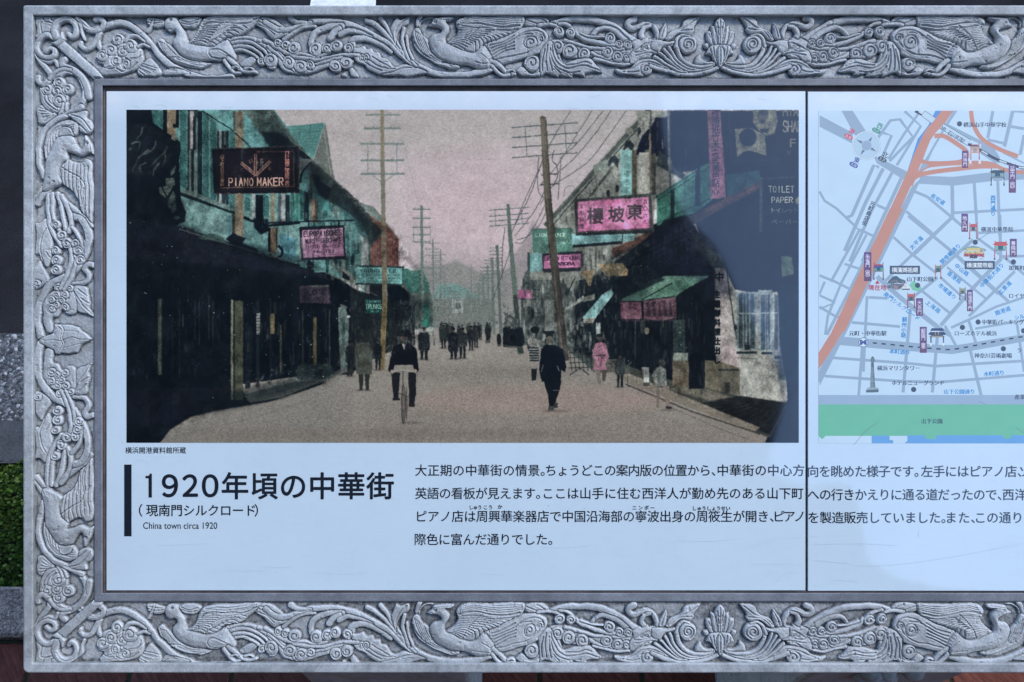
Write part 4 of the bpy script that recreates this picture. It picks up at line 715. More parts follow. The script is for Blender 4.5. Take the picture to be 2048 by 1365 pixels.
        R(cx - w * .48, y0 + h * .3, cx + w * .48, y0 + h * .5, beam); R(cx - w * .2, y0 + h * .3, cx + w * .2, y0 + h * .48, (40, 70, 100)); P([cx - w * .4, y0 + h * .5, cx + w * .4, y0 + h * .5, cx + w * .4, y0 + h * .54, cx - w * .4, y0 + h * .54], (60, 60, 70))
    gate(1950, 284, 17, 44, (120, 60, 66), (196, 120, 110), (170, 50, 60)); R(1938, 320, 1943, 328, (200, 214, 230)); R(1957, 320, 1962, 328, (200, 214, 230)); p.hatch([1942, 293, 1958, 293, 1958, 308, 1942, 308], 3, 1.2, (210, 200, 190), ang=0)
    gate(1995, 336, 26, 36, (40, 66, 76), (120, 160, 164), (40, 56, 66), wing=3); R(1984, 360, 1987, 364, (196, 212, 230)); R(2005, 360, 2008, 364, (196, 212, 230))
    gate(1946.5, 444, 15, 35, (190, 70, 60), (150, 150, 140), (186, 70, 62)); gate(2001, 480, 24, 40, (196, 66, 56), (110, 176, 160), (180, 50, 56), wing=4); P([1989, 491, 1991, 484, 2011, 484, 2013, 491], (190, 62, 56))
    gate(1757, 524, 19, 36, (170, 50, 60), (90, 160, 130), (120, 50, 60)); P([1748, 533, 1766, 531, 1766, 536, 1748, 537], (40, 80, 150)); gate(1876, 528, 11, 30, (110, 140, 110), (70, 110, 100), (190, 80, 80)); gate(1925, 574, 11, 26, (140, 150, 110), (130, 140, 90), (100, 60, 60)); gate(1822, 584, 14, 33, (190, 80, 60), (110, 100, 90), (150, 60, 66))
    q = D(1215, 25); P(D(1150, 60, 1165, 32, 1265, 32, 1285, 60, 1262, 58, 1165, 58), (32, 50, 100)); P(D(1130, 90, 1150, 68, 1282, 68, 1304, 90, 1285, 98, 1150, 98), (32, 50, 100)); R(q[0] - 12, 669, q[0] + 12, 674, (48, 60, 90)); P(D(1145, 105, 1285, 105, 1285, 118, 1145, 118), (150, 140, 120)); R(q[0] - 4, 664, q[0] - 2, 670, (180, 140, 60)); R(q[0] + 2, 664, q[0] + 4, 670, (180, 140, 60))
    for x in (1150, 1270): P(D(x, 110, x + 12, 110, x + 12, 180, x + 2, 180), (40, 54, 90)); E(*D(x + 6, 187), 2.2, 3.2, (206, 218, 230))
    # temple pictures
    P(B(1450, 330, 1500, 310, 1560, 295, 1620, 310, 1690, 335, 1670, 352, 1600, 340, 1500, 345), (120, 150, 150)); P(B(1470, 350, 1665, 350, 1650, 372, 1480, 372), (190, 180, 110)); P(B(1500, 318, 1640, 318, 1645, 345, 1500, 345), (200, 190, 120)); P(B(1470, 372, 1665, 372, 1660, 400, 1475, 400), (170, 60, 60)); P(B(1530, 385, 1600, 385, 1600, 415, 1530, 415), (40, 30, 40)); p.clutter(B(1465, 320, 1670, 320, 1670, 430, 1465, 430), 90, [(200, 190, 120), (150, 40, 50), (60, 100, 80), (210, 220, 230)], w=(.8, 3), h=(.6, 3), a=.8, seed=3)
    P(B(735, 655, 790, 590, 830, 585, 860, 610, 915, 630, 905, 660, 840, 650, 780, 660), (60, 82, 96)); P(B(735, 680, 780, 660, 900, 660, 900, 700, 840, 712, 740, 700), (96, 104, 118)); P(B(875, 690, 915, 670, 960, 700, 955, 718, 880, 718), (206, 212, 224)); P(B(878, 708, 955, 708, 955, 718, 880, 718), (36, 44, 60)); P(B(800, 675, 840, 675, 840, 715, 810, 715), (150, 120, 130)); p.clutter(B(740, 600, 915, 640, 915, 715, 740, 715), 110, [(40, 56, 76), (150, 160, 176), (170, 100, 110), (110, 150, 160)], w=(.8, 3), h=(.6, 3), a=.8, seed=5)
    # tower
    P(D(577, 340, 585, 310, 612, 310, 622, 340, 612, 362, 586, 362), (96, 120, 132)); P(D(590, 302, 606, 302, 606, 322, 590, 322), (70, 96, 108)); P(D(584, 362, 608, 362, 624, 600, 574, 600), (84, 108, 120)); P(D(600, 362, 608, 362, 624, 600, 608, 600), (40, 64, 76)); p.hatch(D(582, 400, 612, 400, 624, 600, 574, 600), 1.8, .7, (150, 172, 186))
    P(D(545, 605, 575, 598, 630, 598, 655, 606, 655, 645, 545, 645), (120, 144, 158)); P(D(535, 625, 655, 618, 655, 645, 535, 648), (76, 98, 110)); P(D(540, 612, 650, 608, 650, 612, 540, 616), (180, 200, 214))
    # name plates
    def plate(x0, y0, x1, y1, s, col=(88, 52, 130), c2=(100, 56, 92), sz=10):
        R(x0, y0, x1, y1, c2); R(x0 + .6, y0 + .6, x1 - .6, y1 - .6, col, grad=(c2, 'v')); p.tris(cells(s, (x0 + x1) / 2, 0, y0 + 4, sz, 0, vert=True, y1=y1 - 3), (196, 200, 226), fat=.2)
    plate(1924, 302, 1936, 336.5, '西陽門', sz=8.6); plate(2017.5, 329, 2032, 386, '延平門（西）', sz=10); plate(1922.5, 428, 1936, 464, '地久門', sz=9.5); plate(2019.5, 478, 2033.5, 514, '善隣門', sz=9.5); plate(1728, 505, 1742.5, 563, '朱雀門（南）', sz=9.8); plate(1832, 597, 1846, 632, '天長門', sz=9.5); plate(1934, 580, 1945.6, 623, '市場通り門', sz=8); plate(1839.5, 654, 1853.5, 706, '朝陽門（東）', sz=9.4)
    for x0, y0, x1, y1, s in ((1779.5, 532, 1840, 548.5, '横濱媽祖廟'), (1929, 522.5, 1989.5, 539, '横濱關帝廟')): R(x0, y0, x1, y1, (52, 68, 92)); p.tris(cells(s, x0 + 4, x1 - 4, (y0 + y1) / 2, 11, 0), (206, 220, 236), fat=.25)
    # street names in blue
    BN = (30, 126, 206)
    def nm(s, x, y, w, rot, sz=10.6, col=BN, b=0, **k):
        for dx in (-.35, 0, .35): p.tris(cells(s, x - w / 2, x + w / 2, y, sz, b, rot=rot, ox=x, oy=y, **k) + (dx, 0), col)
    nm('長安道', 1875.5, 399, 33, 33); nm('太平道', 1832.5, 486, 34, -45); nm('関帝廟通り', 1900.5, 508, 53, -44); nm('中山路', 1923.5, 540, 34, 38); nm('香港路', 1908.5, 555, 34, 38); nm('市場通り', 1894.5, 583, 44, 40); nm('中華街大通り', 1983.5, 551, 64, -46); nm('広東道', 2009.5, 576, 34, -47); nm('南門シルクロード', 1803.5, 613, 88, 37); nm('上海路', 1866, 614, 36, 37); nm('開港道', 2005.5, 622, 33, -20); nm('シルク通り', 2054, 631, 52, -12); nm('本町通り', 1799.5, 704, 42, 4, sz=10.6); nm('水町通り', 1988, 747, 42, -4); nm('山下公園通り', 1918.5, 783.5, 63, 0)
    p.tris(cells('西門通り', 1986, 0, 391, 10.6, 0, vert=True, y1=433), BN, fat=.3); p.tris(cells('蘇州小路', 1809, 0, 634, 10.6, 0, vert=True, y1=676, rot=4, ox=1809, oy=640), BN, fat=.3)
    def nk(s, x0, x1, y, sz=10.4, b=0, **k):
        for dx in (-.3, .3): p.tris(cells(s, x0, x1, y, sz, b, **k) + (dx, 0), INK)
    nk('横浜山手中華学校', 1926.5, 2013, 250, sz=10.8); nk('横濱中華學院', 1961.5, 2026.5, 459); nk('山下町公園', 1813, 1867, 558.5, sz=10.8); nk('加賀町警察署', 2017, 2082, 536); nk('ロイヤルホール', 2017, 2092, 592); nk('中華街パーキング', 1963, 2048, 644.5, sz=10.8); nk('ローズホテル横浜', 1908, 1993.5, 667, sz=10.8); nk('元町・中華街駅', 1698, 1773, 667, sz=10.8); nk('横浜マリンタワー', 1754, 1840.5, 736.5, sz=10.8); nk('ホテルニューグランド', 1783, 1889, 766, sz=10.8); nk('神奈川芸術劇場', 1948.5, 2024, 711.5, sz=10.8); nk('山下公園', 1842, 1885, 842.5, sz=10.8); nk('産業貿易センター', 2029, 2116, 794, sz=10.6); nk('ラ', 2033, 2044, 701)
    p.tris(cells('現在地', 1736, 1773, 575.5, 12, 0), (172, 36, 58), fat=.3); P([1754.5, 561, 1759.5, 568, 1749.5, 568], (172, 36, 58))
    x, y = 1739, 431; q = cells('元町商店街', x, 0, 404, 10.6, 0, vert=True, y1=456, rot=22, ox=1741, oy=404); p.tris(q + (8, 0), INK, fat=.25)
    for q in (A(1430, 183), B(1581, 263), B(1029, 675), B(1946, 451), B(1608, 1026), B(1458, 1077), D(1850, 229), D(991, 619), (2047, 662)): E(q[0], q[1], 5.2, 5.2, (46, 60, 80))
    p.line(B(1600, 245, 1720, 170), .7, INK)
    n = vnoise(p.h, p.w, 3, 3, 3) * 1.2 + vnoise(p.h, p.w, 60, 50, 5) * 2
    p.a += n[..., None]; l3 = p.a.mean(2, keepdims=True); p.a = (l3 + (p.a - l3) * .92) * .975
    return p
# ---------------------------------------------------------------- the carving: heights in photograph pixels above the sunk ground
SX0, SX1, SY0, SY1 = 64, 1441, 28, 1330
class Carve:
    """Sculpts a height field stroke by stroke and remembers which motif owns each point."""
    def __init__(s):
        s.H = np.zeros((SY1 - SY0, SX1 - SX0), np.float32); s.I = np.zeros(s.H.shape, np.int16)
        s.names = ['ground']; s.id = 0; s.view = (0, 0, 1); s.mir = None; s.off = (0, 0)
    def motif(s, name): s.names.append(name); s.id = len(s.names) - 1
    def pt(s, q):
        q = np.asarray(q, float).reshape(-1, 2)
        ox, oy, k = s.view
        q = q / k + (ox, oy)
        if s.mir is not None: q = np.stack([q[:, 0], 2 * s.mir - q[:, 1]], 1)
        return q + s.off
    def box(s, P, pad):
        x0, y0 = np.floor(P.min(0) - pad).astype(int) - (SX0, SY0); x1, y1 = np.ceil(P.max(0) + pad).astype(int) - (SX0, SY0) + 1
        x0, y0 = max(x0, 0), max(y0, 0); x1, y1 = min(x1, s.H.shape[1]), min(y1, s.H.shape[0])
        if x1 <= x0 or y1 <= y0: return None
        return x0, x1, y0, y1, np.arange(x0, x1)[None, :] + SX0 + .5, np.arange(y0, y1)[:, None] + SY0 + .5
    def segd(s, P, X, Y, r=None):
        best = np.full((Y.shape[0], X.shape[1]), 1e9, np.float32); tt = np.zeros_like(best); n = len(P) - 1
        rr = np.zeros_like(best)
        for i in range(n):
            ax, ay = P[i]; bx, by = P[i + 1]; dx, dy = bx - ax, by - ay; l2 = dx * dx + dy * dy + 1e-9
            t = np.clip(((X - ax) * dx + (Y - ay) * dy) / l2, 0, 1)
            d = np.hypot(X - ax - t * dx, Y - ay - t * dy)
            if r is None: m = d < best; best[m] = d[m]
            else:
                ra = r[i] * (1 - t) + r[i + 1] * t; q = d / ra; m = q < best; best[m] = q[m]; rr[m] = ra[m]
        return best, rr
    def lay(s, b, inside, z, out):
        x0, x1, y0, y1 = b[:4]
        H, I = s.H[y0:y1, x0:x1], s.I[y0:y1, x0:x1]
        ring = (~inside) & (out < 1.7) & (H > .5)
        H[ring] = np.maximum(H[ring] - 3.2 * (1 - out[ring] / 1.7) - .6, .2)
        H[inside] = z[inside]; I[inside] = s.id
    def tube(s, q, w, w2=None, h=7.5, flat=.68, taper=True):
        P = smooth_path(s.pt(q), 7); n = len(P); k = s.view[2]
        r = np.linspace(w, w if w2 is None else w2, n) / k / 2
        b = s.box(P, r.max() + 3)
        if b is None: return
        qd, rr = s.segd(P, b[4], b[5], r)
        ins = qd < 1
        z = h * (flat + (1 - flat) * np.sqrt(np.clip(1 - qd * qd, 0, 1)))
        s.lay(b, ins, z.astype(np.float32), np.where(ins, 0, (qd - 1) * rr))
    def blob(s, q, h=7, edge=3.5, dome=1.5, sm=True):
        P = s.pt(q); P = np.concatenate([P, P[:1]])
        if sm: P = smooth_path(P, 5)
        b = s.box(P, 3)
        if b is None: return
        X, Y = b[4], b[5]; m = np.zeros((Y.shape[0], X.shape[1]), bool)
        for (ax, ay), (bx, by) in zip(P[:-1], P[1:]):
            if ay == by: continue
            m ^= ((ay > Y) != (by > Y)) & (X < ax + (Y - ay) * (bx - ax) / (by - ay))
        d, _ = s.segd(P, X, Y)
        t = np.clip(d / edge, 0, 1); z = h * (.55 + .45 * np.sqrt(t * (2 - t))) + dome * np.clip(d / 14, 0, 1)
        s.lay(b, m, z.astype(np.float32), np.where(m, 0, d))
    def cut(s, q, w=2.0, dep=2.6):
        P = smooth_path(s.pt(q), 6); b = s.box(P, w * 2.5)
        if b is None: return
        d, _ = s.segd(P, b[4], b[5]); x0, x1, y0, y1 = b[:4]
        H = s.H[y0:y1, x0:x1]; g = dep * np.exp(-(d / (w * .62)) ** 2) - dep * .28 * np.exp(-((d - w * 1.25) / (w * .5)) ** 2)
        m = H > 2.5; H[m] = np.maximum(H[m] - g[m], .8)
    def fan(s, a, b, n, w=1.7, dep=2.4, bend=0.0):
        """n grooves from the line a to the line b"""
        a = np.asarray(a, float).reshape(-1, 2); b = np.asarray(b, float).reshape(-1, 2)
        A, B = smooth_path(a, 8), smooth_path(b, 8)
        for t in np.linspace(0, 1, n):
            p = A[int(round(t * (len(A) - 1)))]; q = B[int(round(t * (len(B) - 1)))]
            m = (p + q) / 2; d = q - p; m = m + np.array([-d[1], d[0]]) * bend
            s.cut(np.concatenate([p, m, q]), w, dep)
    def curl(s, x, y, r, h=7.5, d=1, a0=0.0, turns=1.05):
        c = np.linspace(0, 2 * math.pi, 18, endpoint=False)
        s.blob(np.stack([x + r * np.cos(c), y + r * np.sin(c)], 1), h=h, edge=3, dome=0)
        t = np.linspace(0, 1, 16); R = r * (.74 - .6 * t); A = a0 + d * t * turns * 2 * math.pi
        s.cut(np.stack([x + R * np.cos(A), y + R * np.sin(A)], 1), 1.8, 3.6)

def carve_band(s):
    # --- peony, curls and leaves beside the corner
    s.view = (50, 10, 6.827); s.motif('vine')
    s.tube([1000, 400, 985, 470, 1000, 560, 1050, 620], 74, 60, h=6.5); s.tube([1010, 380, 960, 480, 900, 575, 820, 600, 750, 545, 760, 510], 70, 56, h=7)
    s.tube([1000, 330, 1120, 280, 1280, 250, 1400, 275, 1540, 360, 1650, 450, 1740, 560, 1830, 680, 1960, 800, 2080, 880, 2240, 960, 2420, 1000, 2620, 1005, 2820, 985], 84, 88, h=8)
    s.tube([700, 195, 780, 250, 860, 330, 960, 350, 1050, 310, 1070, 240, 1010, 190, 960, 200], 84, 70, h=8); s.cut([740, 200, 830, 290, 940, 330, 1030, 300], 2, 2)
    s.motif('leaf'); s.blob([1600, 790, 1690, 710, 1760, 760, 1840, 860, 1850, 950, 1700, 965, 1560, 960, 1530, 900], h=5); s.fan([1600, 800, 1560, 900], [1830, 860, 1640, 960], 6)
    s.blob([1840, 950, 1900, 880, 2030, 860, 2170, 900, 2250, 950, 2180, 965, 2020, 960], h=5); s.cut([1850, 945, 1930, 890, 2030, 880]); s.cut([1880, 950, 1960, 905, 2060, 900])
    s.motif('peony'); s.blob([1010, 900, 1070, 820, 990, 780, 975, 680, 1040, 620, 1060, 550, 1180, 510, 1340, 500, 1560, 570, 1610, 700, 1590, 810, 1500, 900, 1300, 945, 1120, 960, 1030, 955], h=6, dome=3)
    s.cut([1070, 850, 1150, 880, 1250, 870, 1330, 910, 1450, 880, 1540, 800]); s.cut([1130, 860, 1240, 840, 1260, 880]); s.cut([1440, 760, 1520, 740, 1600, 690]); s.cut([1360, 740, 1440, 780, 1540, 740, 1580, 650])
    for x, y, r, d, a in ((1385, 820, 62, 1, 2), (1250, 770, 70, 1, 1), (1060, 700, 82, 1, 3), (1335, 655, 72, -1, 0), (1182, 620, 84, 1, 2.5), (1440, 575, 100, 1, 3.4), (1262, 475, 84, -1, 1)): s.curl(x, y, r, 8, d, a)
    s.motif('vine'); s.tube([1370, 500, 1420, 440, 1530, 435, 1640, 500], 60, 40, h=8); s.tube([1540, 575, 1620, 540, 1700, 570], 44, 40, h=7.5)
    # --- first phoenix
    s.view = (300, 20, 7.877); s.motif('leaf')
    s.blob([-50, 120, 60, 105, 150, 130, 240, 170, 235, 230, 140, 265, 40, 250, -30, 210], h=5.5); s.cut([-30, 180, 80, 200, 200, 190]); s.cut([0, 150, 100, 160, 180, 160]); s.tube([-30, 330, 0, 280, 40, 200, 60, 120], 50, 30, h=5.5)
    s.blob([1680, 250, 1620, 230, 1700, 120, 1850, 110, 1960, 150, 2080, 240, 2200, 330, 2180, 420, 2050, 430, 1950, 470, 1850, 400, 1790, 330], h=6); s.cut([1720, 190, 1850, 230, 1980, 290, 2100, 370]); s.cut([1750, 150, 1900, 200, 2050, 290]); s.cut([1720, 240, 1850, 300, 1960, 390])
    s.blob([1400, 830, 1580, 735, 1640, 745, 1670, 800, 1560, 880, 1450, 890], h=5)
    s.motif('phoenix')
    s.blob([110, 480, 190, 435, 260, 500, 350, 570, 470, 700, 640, 780, 900, 835, 960, 850, 850, 905, 700, 905, 520, 870, 330, 780, 220, 660, 150, 570], h=6)
    s.fan([150, 490, 260, 530], [320, 750, 450, 740], 5, bend=.06); s.cut([290, 745, 400, 740, 480, 750]); s.cut([330, 770, 480, 840, 680, 890, 860, 880]); s.cut([420, 760, 560, 820, 740, 865, 900, 860]); s.cut([500, 770, 620, 815, 800, 840, 930, 845])
    for q, w in (([1230, 470, 1420, 440, 1620, 460, 1800, 560, 1930, 700, 1980, 820], 66), ([1260, 520, 1420, 490, 1600, 520, 1760, 620, 1860, 740, 1870, 830], 58), ([1290, 580, 1450, 560, 1600, 600, 1720, 690, 1790, 780], 56), ([1320, 640, 1450, 620, 1560, 670, 1660, 740, 1730, 810], 54), ([1700, 480, 1850, 520, 1960, 600, 2060, 700, 2160, 820], 60)): s.tube(q, w, w * .8, h=7)
    s.curl(1750, 825, 62, 7.5, -1, 0); s.curl(1905, 850, 82, 8, -1, 0); s.curl(2105, 850, 70, 7, -1, 0)
    s.blob([375, 560, 370, 480, 420, 400, 395, 335, 310, 340, 245, 275, 235, 190, 290, 120, 390, 110, 440, 140, 480, 240, 545, 330, 575, 440, 620, 500, 720, 540, 900, 580, 1050, 560, 1200, 465, 1290, 570, 1360, 690, 1350, 770, 1240, 790, 1100, 800, 900, 805, 700, 790, 520, 720, 420, 640], h=8.5, edge=6, dome=3)
    s.cut([980, 770, 940, 700, 980, 640, 1100, 640, 1230, 700]); s.cut([1000, 770, 1100, 780, 1230, 770]); s.fan([1215, 480, 1290, 590, 1340, 700], [1250, 490, 1320, 600, 1370, 720], 11, 1.3, 1.6); s.curl(345, 160, 22, 9, 1, 0, .6)
    s.blob([440, 150, 560, 110, 700, 105, 810, 140, 780, 210, 700, 280, 610, 270, 540, 270, 480, 210], h=6.5); s.cut([480, 160, 620, 200, 760, 160]); s.cut([500, 200, 620, 230, 740, 210])
    s.blob([600, 520, 700, 430, 750, 310, 800, 210, 870, 140, 1050, 105, 1350, 105, 1700, 90, 1730, 130, 1650, 230, 1560, 300, 1420, 390, 1190, 430, 1060, 550, 960, 585, 800, 560], h=8, edge=4, dome=2)
    s.cut([820, 300, 900, 230, 1050, 210, 1300, 225, 1500, 225, 1680, 150], 2.4, 3.4); s.cut([840, 220, 960, 170, 1200, 180, 1450, 170, 1680, 110]); s.cut([880, 170, 1050, 140, 1300, 145, 1600, 110]); s.cut([1200, 205, 1450, 195, 1640, 150])
    for k in range(9): s.cut([690 + k * 18, 520 - k * 34, 800 + k * 24, 500 - k * 32, 900 + k * 30, 540 - k * 40], 1.8, 2.6)
    for k in range(8): s.cut([900 + k * 60, 560 - k * 42, 960 + k * 68, 520 - k * 38, 1060 + k * 66, 560 - k * 38], 1.8, 2.8)
    s.cut([860, 545, 960, 410, 1180, 300, 1240, 240], 1.6, 1.6)
    s.tube([1180, 800, 1230, 870, 1290, 960, 1350, 1000, 1430, 990], 70, 46, h=8); s.tube([1250, 760, 1340, 850, 1430, 940, 1520, 985, 1660, 980], 80, 50, h=8.5); s.tube([1490, 930, 1570, 910, 1620, 940], 34, 26, h=8); s.tube([1300, 910, 1360, 890, 1400, 920], 34, 24, h=8); s.cut([1310, 930, 1360, 950]); s.cut([1520, 950, 1590, 960])
    # --- long tail, vine and leaves between the two birds
    s.view = (540, 20, 6.827); s.motif('vine')
    s.tube([-60, 170, 100, 265, 280, 265, 450, 205, 620, 160, 820, 150, 1000, 180, 1200, 240, 1400, 330, 1600, 440, 1760, 580, 1900, 680, 2090, 790, 2240, 850, 2440, 885, 2640, 885, 2840, 850, 3000, 800], 78, 84, h=8)
    s.tube([280, 110, 380, 170, 560, 175], 80, 36, h=6.5); s.tube([180, 400, 300, 320, 450, 250, 600, 230], 50, 40, h=6); s.tube([980, 220, 780, 225, 620, 300, 555, 400, 570, 520, 620, 570], 84, 64, h=7); s.tube([930, 250, 850, 300, 800, 370], 80, 90, h=6.5); s.tube([940, 320, 1050, 275, 1200, 290, 1400, 360], 80, 40, h=6.5)
    s.tube([1110, 480, 1125, 400, 1260, 375, 1400, 405, 1540, 480, 1650, 570], 100, 50, h=6.5); s.tube([1320, 145, 1430, 190, 1560, 300, 1700, 460, 1850, 620, 2000, 750], 66, 40, h=7); s.tube([1500, 105, 1580, 200, 1660, 350, 1780, 520], 60, 34, h=6.5)
    s.motif('leaf'); s.blob([1640, 240, 1720, 90, 1780, 120, 1885, 85, 1885, 180, 1780, 250, 1720, 340, 1715, 480, 1660, 340], h=6); s.cut([1870, 110, 1760, 200, 1700, 330, 1720, 460]); s.tube([1815, 250, 1795, 420, 1860, 600, 1900, 680], 54, 40, h=6); s.tube([1858, 365, 1880, 520, 1950, 670], 44, 34, h=6.5)
    s.blob([1130, 500, 1220, 505, 1280, 488, 1325, 530, 1400, 520, 1430, 570, 1500, 575, 1525, 635, 1600, 655, 1700, 770, 1830, 735, 1950, 760, 2080, 800, 2150, 850, 2000, 870, 1880, 900, 1750, 885, 1530, 885, 1360, 815, 1290, 740, 1180, 700, 1130, 620], h=6.5, edge=3, dome=1)
    s.cut([1180, 620, 1350, 680, 1550, 790, 1720, 800]); s.cut([1400, 640, 1500, 700, 1640, 780]); s.cut([1280, 640, 1330, 700]); s.cut([1500, 880, 1650, 850, 1850, 790, 2000, 780]); s.cut([1290, 700, 1420, 780, 1530, 830]); s.blob([1080, 820, 1130, 780, 1180, 830, 1220, 905, 1120, 905], h=5); s.blob([960, 880, 1000, 850, 1040, 905, 980, 910], h=4)
    s.motif('tail_plume'); s.blob([60, 580, 200, 660, 420, 690, 620, 735, 820, 690, 1050, 650, 1140, 690, 1090, 770, 990, 790, 880, 760, 720, 800, 560, 860, 420, 885, 310, 860, 180, 830, 110, 740], h=6, dome=1)
    s.tube([-80, 420, 100, 520, 350, 640, 600, 685, 820, 660, 1020, 610, 1220, 615], 60, 50, h=7.5); s.tube([-40, 500, 120, 620, 250, 760, 330, 830], 46, 36, h=7); s.tube([250, 600, 450, 610, 560, 640, 700, 630, 800, 590], 44, 34, h=7); s.tube([620, 750, 800, 700, 1000, 650, 1090, 670], 40, 30, h=7.5)
    for x, y, r, d, a in ((110, 450, 56, 1, 0), (215, 480, 60, 1, 0), (335, 520, 84, 1, .5), (635, 545, 92, 1, 2), (790, 525, 72, 1, 2), (905, 490, 78, 1, 2), (1065, 510, 66, -1, 1), (10, 690, 96, 1, 3), (270, 725, 84, 1, 3), (420, 785, 88, 1, 3), (545, 765, 62, 1, 3), (890, 770, 84, -1, 3), (1045, 725, 84, -1, 3)): s.curl(x, y, r, 7.5, d, a)
    for x in (1260, 1320): s.curl(x, 645, 44, 7.5, 1, 1)
    # --- second phoenix
    s.view = (810, 20, 6.827); s.motif('leaf')
    s.tube([200, 85, 170, 140, 160, 200], 70, 50, h=6); s.tube([190, 230, 210, 160, 290, 105, 380, 100], 20, 16, h=4)
    s.blob([1600, 110, 1700, 90, 1800, 90, 1900, 100, 1970, 170, 1840, 200, 1720, 230, 1600, 180], h=6); s.cut([1620, 120, 1720, 160, 1820, 200]); s.cut([1790, 110, 1850, 130, 1920, 170])
    s.motif('scroll_leaf')
    s.blob([1510, 830, 1600, 775, 1700, 860, 1800, 800, 1850, 650, 1930, 520, 2020, 440, 2120, 470, 2120, 600, 2200, 900, 2040, 890, 1920, 860, 1850, 890, 1700, 900, 1580, 890], h=6); s.curl(1725, 735, 98, 7.5, 1, 3); s.cut([1640, 850, 1760, 860, 1870, 780, 1930, 640, 1990, 540]); s.cut([1900, 850, 1960, 700, 2020, 560]); s.cut([1960, 860, 1990, 700, 2060, 580])
    s.motif('phoenix')
    s.blob([90, 360, 110, 270, 180, 245, 240, 350, 320, 415, 360, 560, 450, 640, 620, 720, 740, 760, 700, 795, 560, 785, 300, 650, 150, 530], h=6.5)
    s.fan([130, 290, 240, 360], [260, 600, 360, 590], 5, bend=.05); s.cut([130, 450, 260, 600, 430, 700, 640, 770]); s.cut([250, 590, 420, 680, 620, 750]); s.cut([330, 610, 480, 690, 680, 755]); s.cut([110, 380, 150, 500, 230, 580])
    s.blob([1060, 480, 1200, 420, 1400, 340, 1600, 240, 1780, 225, 1900, 280, 1945, 350, 1930, 430, 1850, 570, 1700, 650, 1500, 700, 1330, 735, 1200, 700], h=7, dome=1)
    for k in range(5): s.cut([1160 + k * 16, 490 + k * 42, 1330 + k * 10, 440 + k * 34, 1500, 350 + k * 46], 2, 2.8)
    s.cut([1500, 400, 1620, 310, 1760, 280, 1860, 310, 1900, 380]); s.cut([1230, 690, 1450, 640, 1650, 600, 1800, 500, 1850, 420]); s.cut([1560, 360, 1640, 330, 1720, 330]); s.curl(1705, 445, 84, 8, 1, 2.5); s.curl(1850, 385, 44, 8, 1, 1)
    s.blob([300, 215, 365, 175, 395, 120, 480, 100, 640, 88, 665, 110, 610, 148, 560, 160, 605, 230, 600, 300, 555, 370, 560, 450, 640, 470, 800, 555, 950, 575, 1060, 480, 1150, 560, 1215, 680, 1190, 780, 1000, 800, 850, 755, 620, 725, 450, 645, 360, 545, 330, 430, 380, 345, 480, 325, 505, 280, 450, 245, 370, 228], h=8.5, edge=6, dome=3)
    s.cut([440, 140, 520, 125, 640, 105], 1.5, 2); s.cut([450, 160, 540, 145, 600, 138], 1.5, 2); s.curl(415, 170, 24, 9.5, 1, 0, .7); s.cut([310, 210, 380, 205], 1.3, 2); s.fan([1070, 490, 1150, 570, 1200, 680], [1040, 510, 1120, 590, 1165, 690], 12, 1.2, 1.4); s.cut([1040, 600, 1110, 650, 1180, 700], 1.5, 2); s.cut([940, 720, 1040, 735, 1160, 740], 1.6, 2)
    s.blob([570, 460, 680, 375, 735, 280, 700, 180, 760, 105, 900, 82, 1150, 100, 1400, 85, 1620, 92, 1580, 240, 1400, 330, 1240, 400, 1080, 460, 950, 575, 800, 560, 680, 500], h=8, edge=4, dome=2)
    s.cut([730, 215, 850, 190, 1000, 195, 1150, 225, 1350, 245, 1560, 215], 2.4, 3.4)
    for k in range(4): s.cut([760 + k * 20, 185 - k * 26, 950, 160 - k * 24, 1140, 185 - k * 24, 1350, 205 - k * 28, 1590, 170 - k * 22], 1.7, 2.4)
    for k in range(12): s.cut([640 + k * 12, 470 - k * 22, 720 + k * 26, 480 - k * 20, 810 + k * 40, 545 - k * 26], 1.8, 2.6)
    for k in range(11): s.cut([880 + k * 22, 430 - k * 15, 960 + k * 46, 440 - k * 16, 960 + k * 58, 560 - k * 30], 1.8, 2.8)
    s.cut([800, 550, 880, 400, 980, 290, 1060, 230], 1.7, 2)
    s.tube([1190, 700, 1290, 770, 1360, 840, 1430, 880, 1490, 870], 74, 50, h=8); s.tube([1180, 770, 1240, 850, 1320, 895, 1420, 890], 60, 44, h=8); s.tube([1400, 840, 1460, 825, 1500, 850], 34, 26, h=8.5); s.cut([1410, 860, 1470, 850], 1.6, 3)
    # --- tail of the second phoenix
    s.view = (1080, 20, 7.877); s.motif('vine')
    s.tube([180, 215, 400, 150, 650, 140, 900, 170, 1120, 250, 1320, 370, 1500, 500], 80, 130, h=8); s.tube([830, 400, 900, 320, 1020, 290, 1180, 340, 1380, 480], 60, 90, h=7); s.tube([1490, 130, 1410, 170, 1400, 240, 1480, 280, 1580, 240, 1680, 210, 1790, 270, 1840, 400, 1830, 470], 96, 70, h=8); s.tube([1640, 460, 1600, 380, 1640, 280, 1730, 250], 84, 60, h=7); s.cut([1510, 240, 1600, 210, 1700, 180, 1800, 230])
    s.motif('tail_plume')
    s.blob([100, 500, 300, 460, 600, 530, 760, 640, 1000, 600, 1300, 560, 1460, 500, 1500, 620, 1460, 760, 1430, 850, 1200, 870, 1000, 810, 800, 740, 640, 760, 450, 740, 300, 620], h=5.5, dome=0)
